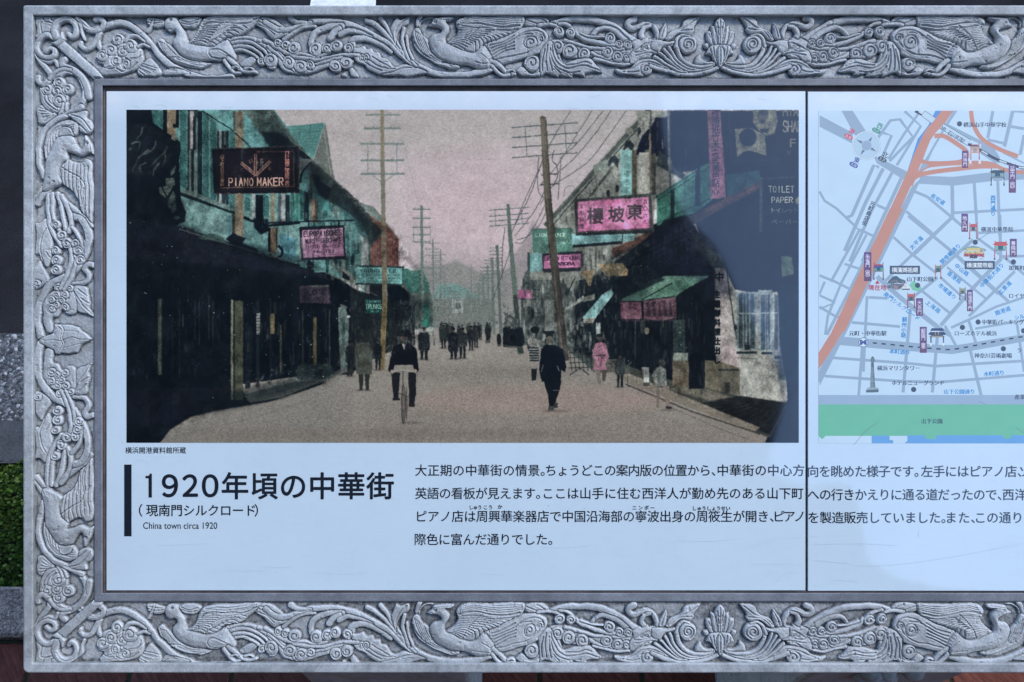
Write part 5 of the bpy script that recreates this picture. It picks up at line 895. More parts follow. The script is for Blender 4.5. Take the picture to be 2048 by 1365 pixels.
    for q, w in (([-40, 240, 120, 225, 250, 250, 340, 320], 60), ([300, 215, 420, 230, 520, 300, 560, 360], 56), ([560, 350, 700, 450, 900, 520, 1080, 560, 1260, 540], 70), ([650, 370, 820, 430, 1000, 440], 40), ([400, 480, 600, 540, 800, 600, 1060, 620, 1300, 610, 1440, 560], 60), ([800, 680, 920, 750, 1060, 780, 1140, 740], 60), ([850, 780, 1000, 820, 1200, 860, 1400, 840, 1560, 780], 50)): s.tube(q, w, w * .8, h=7.2)
    for x, y, r, d, a in ((305, 350, 84, 1, 3.4), (490, 360, 78, 1, 3.4), (1095, 460, 88, 1, 3), (1250, 540, 70, 1, 3), (1395, 545, 74, 1, 3), (290, 580, 104, 1, 3), (470, 640, 110, 1, 2.4), (680, 690, 96, 1, 2.4), (1055, 680, 88, 1, 3), (1225, 740, 90, 1, 2.4), (1360, 745, 72, 1, 2.4)): s.curl(x, y, r, 7.5, d, a)
    s.motif('leaf')
    s.blob([1420, 690, 1480, 600, 1450, 510, 1560, 455, 1600, 480, 1690, 435, 1710, 470, 1810, 455, 1840, 500, 1950, 490, 2080, 510, 2200, 520, 2080, 560, 1920, 600, 1890, 680, 1780, 700, 1720, 760, 1590, 800, 1440, 850, 1400, 780], h=7, edge=3); s.blob([1480, 650, 1600, 570, 1700, 530, 1745, 590, 1700, 640, 1560, 660], h=8.5); s.curl(1610, 600, 28, 9, 1, 1); s.curl(1680, 590, 38, 9, 1, 1); s.cut([1760, 560, 1860, 600, 1880, 660]); s.cut([1500, 720, 1650, 690, 1800, 690]); s.cut([1560, 780, 1640, 720, 1700, 710])
    s.blob([-20, 640, 80, 520, 180, 500, 240, 620, 300, 760, 380, 840, 520, 800, 620, 770, 760, 770, 830, 800, 900, 890, 980, 975, 830, 975, 730, 1000, 720, 1040, 620, 1030, 520, 1005, 510, 1055, 400, 1055, 280, 1030, 270, 1060, 140, 1010, 60, 1000, -20, 1010], h=6.5)
    for q in ([190, 560, 210, 700, 300, 850, 450, 930, 700, 890, 950, 960], [180, 640, 190, 780, 280, 920, 460, 990, 640, 980], [160, 620, 150, 800, 180, 960], [110, 560, 80, 760, 100, 960], [400, 870, 560, 870, 700, 830, 800, 860], [60, 620, 20, 800, 20, 960], [220, 900, 300, 1000], [420, 980, 500, 1040]): s.cut(q, 2, 3)
    s.blob([1180, 960, 1190, 930, 1300, 935, 1420, 910, 1540, 800, 1700, 770, 1860, 810, 2000, 900, 2150, 980, 2100, 1010, 1950, 950, 1800, 900, 1750, 980, 1600, 1050, 1380, 1020, 1250, 1010], h=6.5); s.curl(1680, 945, 96, 7.5, -1, 0); s.cut([1350, 960, 1500, 900, 1600, 840, 1750, 830, 1950, 900]); s.cut([1300, 970, 1450, 990, 1560, 970])
    # --- lotus and its stems (the other half is carved as its mirror image)
    s.view = (1310, 20, 7.585); s.motif('vine')
    for q, w in (([-60, 860, 150, 930, 420, 985, 700, 965, 900, 900, 990, 850], 66), ([0, 720, 160, 830, 330, 925, 480, 945], 46), ([60, 650, 200, 780, 330, 880, 420, 920], 40), ([130, 600, 220, 720, 340, 850, 500, 920, 700, 910, 880, 850], 44), ([200, 560, 270, 700, 380, 820, 520, 890, 700, 880, 900, 830], 44), ([310, 520, 340, 660, 430, 780, 560, 850, 740, 860, 890, 810], 64)): s.tube(q, w, w * .8, h=7.5)
    s.curl(490, 530, 138, 8, -1, 1.2, 1.9); s.tube([300, 560, 330, 450, 420, 380, 520, 400], 60, 30, h=7.5)
    s.motif('leaf'); s.blob([150, 440, 230, 340, 400, 250, 440, 170, 510, 120, 600, 105, 680, 108, 640, 180, 590, 270, 600, 300, 530, 370, 380, 350, 250, 440, 190, 470], h=6); s.cut([180, 430, 300, 320, 480, 250, 640, 130]); s.cut([230, 420, 350, 320, 560, 300]); s.blob([30, 440, 90, 300, 170, 195, 180, 320, 150, 430, 80, 460], h=6); s.cut([90, 420, 130, 300, 165, 230]); s.blob([-60, 470, 60, 460, 180, 490, 290, 470, 260, 520, 120, 560, 60, 650, -60, 600], h=7)
    s.blob([600, 820, 610, 745, 680, 675, 715, 745, 780, 785, 880, 785, 870, 822, 730, 830], h=6.5)
    s.motif('lotus'); s.blob([735, 515, 800, 505, 815, 560, 780, 590, 745, 560], h=6); s.blob([775, 330, 830, 320, 870, 360, 930, 540, 840, 545, 780, 440], h=6); s.blob([850, 235, 910, 265, 950, 400, 960, 540, 900, 530, 860, 400], h=7); s.blob([905, 250, 925, 170, 986, 118, 1047, 170, 1067, 250, 1030, 400, 1010, 540, 962, 540, 942, 400], h=8)
    for q in ([986, 150, 986, 520], [900, 300, 935, 520], [810, 370, 890, 530], [940, 200, 965, 400], [950, 260, 975, 300]): s.cut(q, 1.6, 2.2)
    s.blob([770, 670, 830, 560, 900, 540, 986, 530, 1072, 540, 1142, 560, 1200, 670, 1120, 700, 1080, 760, 1040, 820, 986, 885, 932, 820, 890, 760, 850, 690], h=8); s.blob([930, 620, 986, 540, 1042, 620, 1035, 760, 986, 880, 937, 760], h=9); s.cut([986, 580, 986, 840], 1.8, 2.4); s.cut([880, 570, 900, 700, 930, 780], 1.8, 2.6); s.cut([830, 600, 850, 660], 1.8, 2.6)

def carve_corner(s):
    s.view = (50, 10, 6.827); s.motif('leaf')
    s.blob([135, 155, 240, 148, 350, 152, 480, 165, 440, 260, 380, 340, 330, 390, 240, 400, 180, 455, 145, 430, 160, 330, 140, 250], h=5.5); s.cut([230, 390, 225, 240, 380, 250]); s.cut([240, 160, 270, 220, 330, 230]); s.cut([350, 160, 360, 210, 410, 230])
    s.motif('vine')
    s.tube([150, 620, 200, 760, 290, 880, 340, 960, 300, 1050, 230, 1090, 170, 1040, 170, 990], 70, 76, h=7.5)
    s.tube([540, 745, 500, 790, 530, 840, 640, 880, 740, 950, 810, 1040, 850, 1150, 870, 1260], 84, 90, h=7.5); s.tube([330, 1010, 420, 920, 520, 880, 620, 890], 60, 50, h=7.5)
    s.motif('rod'); s.tube([470, 520, 990, 980], 128, 118, h=8.5, flat=.75); s.blob([350, 515, 420, 500, 490, 420, 505, 360, 545, 440, 550, 480, 450, 565, 400, 550], h=9.5)
    s.motif('vine'); s.tube([150, 600, 210, 720, 310, 780, 400, 760, 440, 830], 46, 50, h=6.5)
    s.tube([410, 450, 300, 410, 205, 470, 165, 590, 215, 690, 320, 725, 400, 690, 400, 620, 345, 600, 290, 640], 76, 60, h=8.5)
    s.tube([640, 200, 760, 290, 770, 380, 810, 470], 60, 34, h=7); s.tube([430, 440, 400, 340, 440, 240, 540, 190, 650, 220, 700, 310, 690, 400, 640, 440, 600, 400], 96, 60, h=9); s.cut([430, 300, 500, 210, 600, 190, 700, 240, 740, 330], 1.8, 2)

def carve_side(s):
    """upper half of the left side; the lower half is its mirror image"""
    s.view = (40, 140, 5.25); s.motif('leaf')
    s.blob([170, 410, 220, 365, 300, 400, 370, 450, 310, 520, 250, 570, 190, 560, 180, 490], h=5.5); s.fan([200, 400, 250, 540], [330, 430, 340, 470], 5)
    s.motif('vine'); s.tube([370, 90, 470, 15, 580, 30, 660, 130, 690, 250, 640, 370], 64, 60, h=7.5)
    s.motif('peony'); s.blob([200, 190, 300, 150, 470, 150, 500, 300, 440, 400, 390, 440, 280, 420, 210, 330], h=6, dome=2); s.cut([250, 230, 260, 320, 330, 390, 390, 420]); s.cut([290, 260, 310, 330, 390, 400])
    for x, y, r, d, a in ((410, 140, 62, 1, 2), (285, 210, 58, 1, 2), (505, 205, 60, 1, 2), (385, 225, 55, -1, 1), (410, 320, 68, 1, 3)): s.curl(x, y, r, 7.5, d, a)
    s.motif('vine'); s.tube([450, 350, 430, 420, 380, 500], 30, 30, h=7); s.tube([490, 350, 470, 420, 420, 480], 30, 30, h=7)
    s.tube([640, 390, 520, 450, 370, 520, 250, 650, 195, 800, 195, 960, 245, 1130], 60, 56, h=8)
    s.motif('leaf'); s.blob([480, 470, 600, 440, 695, 435, 690, 500, 740, 540, 765, 600, 740, 655, 690, 665, 620, 640, 600, 570, 520, 500], h=7); s.cut([520, 470, 640, 510, 740, 630]); s.cut([600, 560, 650, 600, 700, 650])
    s.motif('phoenix'); s.blob([250, 930, 245, 800, 290, 660, 370, 570, 480, 520, 600, 560, 590, 660, 540, 690, 420, 700, 340, 810, 290, 940], h=6.5)
    for k in range(5): s.cut([270 + k * 34, 900 - k * 50, 300 + k * 34, 740 - k * 34, 400 + k * 30, 600 - k * 4, 560, 570 + k * 26], 1.8, 2.6)
    s.view = (40, 390, 5.25)
    s.blob([150, 290, 200, 290, 270, 250, 330, 420, 330, 580, 290, 760, 230, 700, 200, 620, 160, 610, 170, 450], h=6); s.cut([250, 720, 220, 600, 230, 450, 280, 360]); s.cut([280, 600, 310, 660])
    s.motif('vine'); s.blob([150, 760, 210, 690, 240, 760, 310, 890, 240, 960, 180, 985, 150, 960], h=6); s.curl(185, 930, 42, 7, 1, 1)
    s.tube([430, 60, 560, 150, 690, 260, 740, 330], 60, 50, h=7); s.tube([540, 220, 640, 260, 705, 400, 690, 560, 620, 720, 500, 850, 320, 950, 230, 1070, 190, 1230, 190, 1400, 210, 1500], 74, 70, h=7.5); s.cut([600, 260, 660, 380, 680, 500], 2, 2.4)
    s.tube([760, 745, 710, 735, 680, 780, 720, 850, 680, 920, 560, 935], 60, 44, h=7)
    s.motif('leaf'); s.blob([545, 960, 620, 950, 700, 975, 710, 1040, 730, 1130, 720, 1190, 755, 1275, 690, 1250, 600, 1220, 560, 1120], h=6); s.cut([560, 980, 620, 1090, 740, 1260]); s.cut([620, 990, 700, 1060]); s.cut([640, 1080, 720, 1130])
    s.motif('berry_cluster'); s.blob([240, 1140, 300, 1040, 420, 1000, 560, 1000, 590, 1150, 560, 1240, 490, 1255, 430, 1210, 380, 1280, 330, 1300, 330, 1420, 290, 1450, 250, 1400], h=6)
    for x, y, r in ((410, 980, 44), (530, 985, 40), (390, 1060, 44), (480, 1055, 46), (440, 1115, 40), (330, 1105, 40), (330, 1195, 46), (475, 1180, 42), (385, 1165, 36)): s.curl(x, y, r, 7.5, 1, 2, 1.1)
    s.motif('tail_plume')
    for q, w in (([510, 520, 530, 650, 500, 820, 430, 990], 50), ([570, 560, 580, 700, 540, 860, 470, 1000], 46), ([290, 0, 285, 180, 340, 400, 430, 540], 50), ([330, 0, 340, 200, 380, 330, 430, 420], 46), ([380, 0, 430, 130, 460, 300, 470, 400], 50), ([430, 20, 510, 160, 530, 300, 500, 400], 50), ([540, 350, 600, 430, 640, 520, 650, 620], 44)): s.tube(q, w, w * .8, h=7.5)
    for x, y, r, d, a in ((380, 315, 50, 1, 2), (435, 430, 52, -1, 2), (490, 510, 54, -1, 2), (578, 515, 46, -1, 2), (605, 595, 50, -1, 0), (625, 685, 50, -1, 0), (375, 590, 46, 1, 2), (385, 695, 58, 1, 2), (385, 795, 56, 1, 2)): s.curl(x, y, r, 7.5, d, a)
    s.view = (40, 140, 5.25); s.motif('phoenix')
    s.tube([260, 1210, 210, 1280, 170, 1340], 40, 60, h=7); s.tube([330, 1240, 250, 1300, 170, 1400], 44, 60, h=7)
    s.blob([500, 930, 570, 965, 650, 970, 690, 930, 750, 970, 765, 1100, 765, 1400, 755, 1600, 700, 1540, 640, 1480, 600, 1360, 540, 1270, 430, 1180, 410, 1050], h=7.5, edge=4, dome=1.5)
    for k in range(8): s.cut([430 + k * 42, 930 + k * 12, 425 + k * 42, 1060 + k * 18, 440 + k * 42, 1180 + k * 48], 1.8, 3)
    for k in range(3): s.cut([620 + k * 48, 1230 + k * 10, 615 + k * 50, 1350, 640 + k * 45, 1500 + k * 30], 1.8, 3)
    s.cut([420, 1010, 520, 1080, 640, 1140, 680, 1200], 2, 2.8)
    s.blob([330, 810, 400, 715, 480, 690, 550, 700, 590, 770, 640, 820, 675, 780, 680, 680, 725, 735, 755, 790, 770, 885, 725, 865, 640, 900, 560, 870, 500, 865, 500, 935, 430, 1000, 410, 1120, 440, 1190, 330, 1260, 235, 1270, 255, 1100, 270, 930], h=8.5, edge=5, dome=2.5); s.curl(705, 770, 14, 9, 1, 0, .6); s.cut([735, 790, 745, 870], 1.4, 2); s.fan([250, 1255, 400, 1200], [270, 1215, 400, 1170], 6, 1.3, 1.8)

def carve_all():
    s = Carve()
    carve_side(s); s.mir = 681; carve_side(s); s.mir = None
    s.view = (40, 620, 5.25); s.motif('vine_leaf')
    s.blob([190, 320, 250, 275, 330, 250, 355, 150, 420, 165, 500, 155, 610, 180, 640, 220, 700, 260, 755, 315, 700, 350, 650, 375, 600, 450, 540, 455, 500, 465, 440, 460, 360, 470, 340, 425, 260, 375, 200, 350], h=6.5, edge=3, sm=False)
    s.tube([405, 165, 445, 220, 435, 300, 450, 370, 395, 465], 16, 12, h=8.5); s.cut([440, 320, 560, 290, 640, 320, 750, 320], 1.6, 1.6); s.cut([450, 400, 560, 380, 640, 370], 1.6, 1.4); s.cut([240, 320, 340, 320, 430, 330], 1.6, 1.6); s.cut([450, 220, 560, 220, 620, 240], 1.6, 1.4)
    carve_band(s); s.off = (0, 1175); carve_band(s); s.off = (0, 0)
    # clear and carve the corner blocks: the diagonal rods stand between band and side
    carve_corner(s); s.mir = 679.5; carve_corner(s); s.mir = None
    return s
# ---------------------------------------------------------------- materials
def mat(name, col, rough=0.6, coat=0.0, coat_rough=0.03, spec=0.5):
    m = bpy.data.materials.new(name); m.use_nodes = True
    b = m.node_tree.nodes['Principled BSDF']
    b.inputs['Base Color'].default_value = (*col, 1); b.inputs['Roughness'].default_value = rough
    b.inputs['Coat Weight'].default_value = coat; b.inputs['Coat IOR'].default_value = 1.95; b.inputs['Coat Roughness'].default_value = coat_rough
    b.inputs['Specular IOR Level'].default_value = spec
    return m, m.node_tree.nodes, m.node_tree.links, b
def noise(N, Lk, scale, detail=4, rough=.6, vec=None, dist=0):
    n = N.new('ShaderNodeTexNoise'); n.inputs['Scale'].default_value = scale; n.inputs['Detail'].default_value = detail
    n.inputs['Roughness'].default_value = rough; n.inputs['Distortion'].default_value = dist
    if vec is not None: Lk.new(vec, n.inputs['Vector'])
    return n.outputs['Fac']
def ramp(N, Lk, src, stops):
    r = N.new('ShaderNodeValToRGB'); e = r.color_ramp.elements
    while len(e) < len(stops): e.new(.5)
    for i, (p, c) in enumerate(stops): e[i].position = p; e[i].color = (*c, 1) if len(c) == 3 else c
    Lk.new(src, r.inputs[0]); return r.outputs[0]
def mix(N, Lk, f, a, b, mode='MIX'):
    m = N.new('ShaderNodeMix'); m.data_type = 'RGBA'; m.blend_type = mode
    for i, v in ((0, f), (6, a), (7, b)):
        if isinstance(v, (int, float)): m.inputs[i].default_value = v
        elif isinstance(v, tuple): m.inputs[i].default_value = (*v, 1)
        else: Lk.new(v, m.inputs[i])
    return m.outputs[2]
def bump(N, Lk, src, b, strength=.3, dist=.001, prev=None):
    n = N.new('ShaderNodeBump'); n.inputs['Strength'].default_value = strength; n.inputs['Distance'].default_value = dist
    Lk.new(src, n.inputs['Height'])
    if prev is not None: Lk.new(prev, n.inputs['Normal'])
    Lk.new(n.outputs[0], b.inputs['Normal']); return n.outputs[0]
def objvec(N): return N.new('ShaderNodeTexCoord').outputs['Object']
def g3(v): return (v, v, v)

def stone_material(name, carved):
    m, N, Lk, b = mat(name, g3(.4), .62)
    v = objvec(N)
    base = ramp(N, Lk, noise(N, Lk, 6, 6, .62, v), [(.3, (.335, .355, .365)), (.52, (.455, .475, .48)), (.72, (.565, .58, .58))])
    speck = ramp(N, Lk, noise(N, Lk, 900, 2, .7, v), [(.32, g3(.55)), (.5, g3(1)), (.72, g3(1.3))])
    c = mix(N, Lk, .75, base, speck, 'MULTIPLY')
    mott = ramp(N, Lk, noise(N, Lk, 95, 4, .7, v), [(.3, g3(.72)), (.6, g3(1.08))])
    c = mix(N, Lk, .8, c, mott, 'MULTIPLY')
    # thin dark veins
    vn = noise(N, Lk, 7, 5, .6, v, 1.4)
    ve = ramp(N, Lk, vn, [(.488, g3(1)), (.5, g3(.42)), (.512, g3(1))])
    vm = ramp(N, Lk, noise(N, Lk, 3.1, 2, .5, v), [(.55, g3(0)), (.66, g3(1))])
    c = mix(N, Lk, vm, c, mix(N, Lk, .8, c, ve, 'MULTIPLY'))
    # rain stains, warm and cool, over the whole block
    st = ramp(N, Lk, noise(N, Lk, 2.4, 6, .72, v, .6), [(.32, (.80, .78, .74)), (.5, (1, 1, .985)), (.7, (1.06, 1.06, 1.03))])
    c = mix(N, Lk, .9, c, st, 'MULTIPLY')
    pit = noise(N, Lk, 620, 3, .7, v)
    if carved:
        a = N.new('ShaderNodeAttribute'); a.attribute_name = 'grime_shade'
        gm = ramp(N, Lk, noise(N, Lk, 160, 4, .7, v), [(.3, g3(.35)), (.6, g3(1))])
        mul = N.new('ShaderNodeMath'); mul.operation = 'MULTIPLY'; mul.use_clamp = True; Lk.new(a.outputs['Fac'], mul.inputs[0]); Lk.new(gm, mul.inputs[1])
        c = mix(N, Lk, mul.outputs[0], c, (.035, .032, .034))  # dirt and painted crevice shade darken the stone
        w = N.new('ShaderNodeAttribute'); w.attribute_name = 'wear'
        c = mix(N, Lk, w.outputs['Fac'], c, (.72, .745, .77))
    else:
        dn = ramp(N, Lk, noise(N, Lk, 24, 6, .75, v), [(.28, g3(.62)), (.5, g3(1))])
        c = mix(N, Lk, .8, c, dn, 'MULTIPLY')
    Lk.new(c, b.inputs['Base Color'])
    bump(N, Lk, pit, b, .35, .0004)
    return m
M_CARVED = stone_material('carved_granite', True)
M_STONE = stone_material('dressed_granite', False)
m, N, Lk, b = mat('moulding_granite', g3(.2), .55); v = objvec(N)
c = ramp(N, Lk, noise(N, Lk, 9, 6, .65, v), [(.3, (.14, .15, .165)), (.5, (.21, .22, .24)), (.72, (.3, .315, .335))])
c = mix(N, Lk, .7, c, ramp(N, Lk, noise(N, Lk, 700, 2, .7, v), [(.3, g3(.6)), (.7, g3(1.25))]), 'MULTIPLY')
c = mix(N, Lk, .7, c, ramp(N, Lk, noise(N, Lk, 60, 5, .7, v), [(.35, g3(.7)), (.65, g3(1.1))]), 'MULTIPLY')
Lk.new(c, b.inputs['Base Color']); bump(N, Lk, noise(N, Lk, 500, 3, .7, v), b, .3, .0004); M_MOULD = m
m, N, Lk, b = mat('brown_sealant', (.06, .045, .045), .7); v = objvec(N)
Lk.new(ramp(N, Lk, noise(N, Lk, 14, 7, .75, v), [(.3, (.03, .022, .022)), (.5, (.1, .078, .074)), (.66, (.15, .115, .11)), (.76, (.24, .22, .2))]), b.inputs['Base Color'])
bump(N, Lk, noise(N, Lk, 220, 4, .7, v), b, .5, .0008); M_SEAL = m

def panel_material():
    m, N, Lk, b = mat('white_panel', (.76, .77, .78), .5, 1.0, .05, spec=0)
    v = objvec(N)
    c = ramp(N, Lk, noise(N, Lk, 5, 3, .5, v), [(.3, (.64, .76, .81)), (.7, (.69, .81, .85))])
    mp = N.new('ShaderNodeMapping'); mp.inputs['Scale'].default_value = (1, 14, 1); Lk.new(v, mp.inputs[0])
    c = mix(N, Lk, .35, c, ramp(N, Lk, noise(N, Lk, 26, 5, .7, mp.outputs[0]), [(.3, g3(.94)), (.6, g3(1.0))]), 'MULTIPLY')
    c = mix(N, Lk, .6, c, ramp(N, Lk, noise(N, Lk, 38, 6, .75, v), [(.25, g3(.93)), (.5, g3(1))]), 'MULTIPLY')
    sp = ramp(N, Lk, noise(N, Lk, 260, 2, .5, v), [(.225, g3(.45)), (.25, g3(1))])
    c = mix(N, Lk, .55, c, sp, 'MULTIPLY')
    # the strip along the top is paler, in patches
    sx = N.new('ShaderNodeSeparateXYZ'); Lk.new(v, sx.inputs[0]); mr = N.new('ShaderNodeMapRange'); mr.inputs[1].default_value = .262; mr.inputs[2].default_value = .290; Lk.new(sx.outputs[1], mr.inputs[0])
    wp = ramp(N, Lk, noise(N, Lk, 17, 5, .7, v), [(.3, g3(.35)), (.6, g3(1))])
    mm = N.new('ShaderNodeMath'); mm.operation = 'MULTIPLY'; Lk.new(mr.outputs[0], mm.inputs[0]); Lk.new(wp, mm.inputs[1])
    c = mix(N, Lk, mm.outputs[0], c, (.85, .905, .92))
    Lk.new(c, b.inputs['Base Color'])
    n = N.new('ShaderNodeBump'); n.inputs['Strength'].default_value = .05; n.inputs['Distance'].default_value = .002
    Lk.new(noise(N, Lk, 14, 3, .6, v), n.inputs['Height']); Lk.new(n.outputs[0], b.inputs['Coat Normal'])
    return m
M_PANEL = panel_material()
def print_material(name, img, veil_tint=False):
    m, N, Lk, b = mat(name, g3(.5), .5, 1.0, .05, spec=0)
    t = N.new('ShaderNodeTexImage'); t.image = img; t.interpolation = 'Linear'; t.extension = 'EXTEND'
    uv = N.new('ShaderNodeUVMap'); Lk.new(uv.outputs[0], t.inputs[0]); Lk.new(t.outputs[0], b.inputs['Base Color'])
    return m
M_INK = mat('black_ink', (.012, .017, .028), .5, 1.0, .05, spec=0)[0]
M_SCR = mat('scratch_grey', (.50, .58, .60), .6)[0]
M_SCR2 = mat('scratch_dark', (.2, .23, .26), .6)[0]
M_JOINT = mat('dark_joint', (.01, .012, .016), .8)[0]

# ---------------------------------------------------------------- the board
board = empty('information_board', (0, 0, BOARD_Z), (TILT, 0, 0))
tag(board, 'carved grey granite information board with phoenix border, old street photograph and street map panels', 'information board')
XM = 1440                                         # the board is symmetrical about this column
def mirx(x): return 2 * XM - x
def round_ring(x0, y0, x1, y1, z, r_top, r_bot, n=6):
    pts = []
    for cx, cy, a0, r in ((x0, y0, 180, r_top), (x1, y0, 270, r_top), (x1, y1, 0, r_bot), (x0, y1, 90, r_bot)):
        r = max(r, .4); ux = cx + (r if cx == x0 else -r); uy = cy + (r if cy == y0 else -r)
        for k in range(n + 1):
            a = math.radians(a0 + 90 * k / n); pts.append(L(ux + r * math.cos(a), uy + r * math.sin(a), z))
    return pts
def rings_mesh(name, rings, material, parent, close=False, smooth=False):
    n = len(rings[0]); V = [p for r in rings for p in r]; F = []
    for i in range(len(rings) - 1):
        for k in range(n):
            a, b = i * n + k, i * n + (k + 1) % n
            F.append((a, a + n, b + n, b))
    if close: F.append(tuple(range((len(rings) - 1) * n, len(rings) * n))[::-1])
    return mesh_np(name, V, F, material, parent, smooth)
RZ = .0095; LZ = .004
def rimring(i, z, rt, rb, zl=None): return round_ring(47 + i, 11.5 + i, mirx(47) - i, 1346 - i, z, rt, rb)
rim = rings_mesh('frame_rim', [
    [(p[0], p[1], -.045) for p in rimring(0, RZ - .0012, 4, 11)], rimring(0, RZ - .0014, 4, 11), rimring(.8, RZ - .0005, 4, 10), rimring(2.2, RZ, 3, 9), rimring(16.5, RZ, 1, 2), rimring(18.6, RZ - .0006, 1, 2), rimring(19.8, RZ - .0022, .5, 1.5),
    [(*L(*q)[:2], -.0005) for q in [((p[0] / (PX * (DIST - .003) / DIST)) + 1024, 682.5 - p[1] / (PX * (DIST - .003) / DIST), .003) for p in round_ring(68.6, 32.6, mirx(68.6), 1325.6, .003, .4, 1)]]], M_STONE, board)
# nicks and chips in the rim: move a few edge points is not needed, the edge is subdivided and knocked back
def quad_ring(r0, z0, r1, z1):                    # two rectangles (x0,y0,x1,y1) joined
    return [L(r0[0], r0[1], z0), L(r0[2], r0[1], z0), L(r0[2], r0[3], z0), L(r0[0], r0[3], z0)], [L(r1[0], r1[1], z1), L(r1[2], r1[1], z1), L(r1[2], r1[3], z1), L(r1[0], r1[3], z1)]
def rect_ring(x0, y0, y1, z): return round_ring(x0, y0, mirx(x0), y1, z, .6, .6, 2)
rings_mesh('inner_moulding', [[(p[0], p[1], -.001) for p in rect_ring(188.5, 158, 1203.5, LZ)], rect_ring(188.5, 158, 1203.5, LZ - .0008), rect_ring(190.2, 159.6, 1201.8, LZ),
                              rect_ring(203, 170.5, 1188.5, LZ), rect_ring(204.8, 172, 1187, LZ - .0008), rect_ring(206.0, 173, 1186.4, -.0024)], M_MOULD, board)
seal = [round_ring(204, 171, mirx(204), 1188, -.0022, 1, 1, 2), round_ring(207.5, 175, mirx(207.5), 1185.6, -.0015, 1, 1, 2), round_ring(210, 179, mirx(210), 1184, -.0024, 1, 1, 2), round_ring(216, 186, mirx(216), 1179, -.0026, 1, 1, 2)]
rings_mesh('sealant_strip', seal, M_SEAL, board)
# back slab closing the board from behind
def slab_box(name, x0, y0, x1, y1, z0, z1, material, parent, bev=0.0):
    a = L(x0, y0, z1); b2 = L(x1, y1, z1)
    xa, xb, ya, yb = a[0], b2[0], b2[1], a[1]
    e = bev
    rings = [[(xa, ya, z0), (xb, ya, z0), (xb, yb, z0), (xa, yb, z0)], [(xa, ya, z1 - e), (xb, ya, z1 - e), (xb, yb, z1 - e), (xa, yb, z1 - e)]]
    if e: rings.append([(xa + e, ya + e, z1), (xb - e, ya + e, z1), (xb - e, yb - e, z1), (xa + e, yb - e, z1)])
    V = [p for r in rings for p in r]; F = [(3, 2, 1, 0)]
    for i in range(len(rings) - 1):
        for k in range(4): F.append((i * 4 + k, i * 4 + (k + 1) % 4, i * 4 + 4 + (k + 1) % 4, i * 4 + 4 + k))
    n = (len(rings) - 1) * 4; F.append((n, n + 1, n + 2, n + 3))
    return mesh_np(name, V, F, material, parent)
slab_box('back_slab', 60, 24, mirx(60), 1334, -.044, -.005, M_STONE, board)
panel_l = slab_box('white_panel', 212.6, 182.8, 1611.0, 1181.6, -.003, 0, M_PANEL, board, .0004)
panel_r = slab_box('white_panel', 1615.8, 183.6, mirx(212.6), 1182.4, -.003, 0, M_PANEL, board, .0004)
panel_l['label'] = 'left white panel with the old street photograph'; panel_r['label'] = 'right white panel with the street map'
slab_box('panel_joint', 1610, 184, 1617, 1181, -.0045, -.0012, M_JOINT, board)

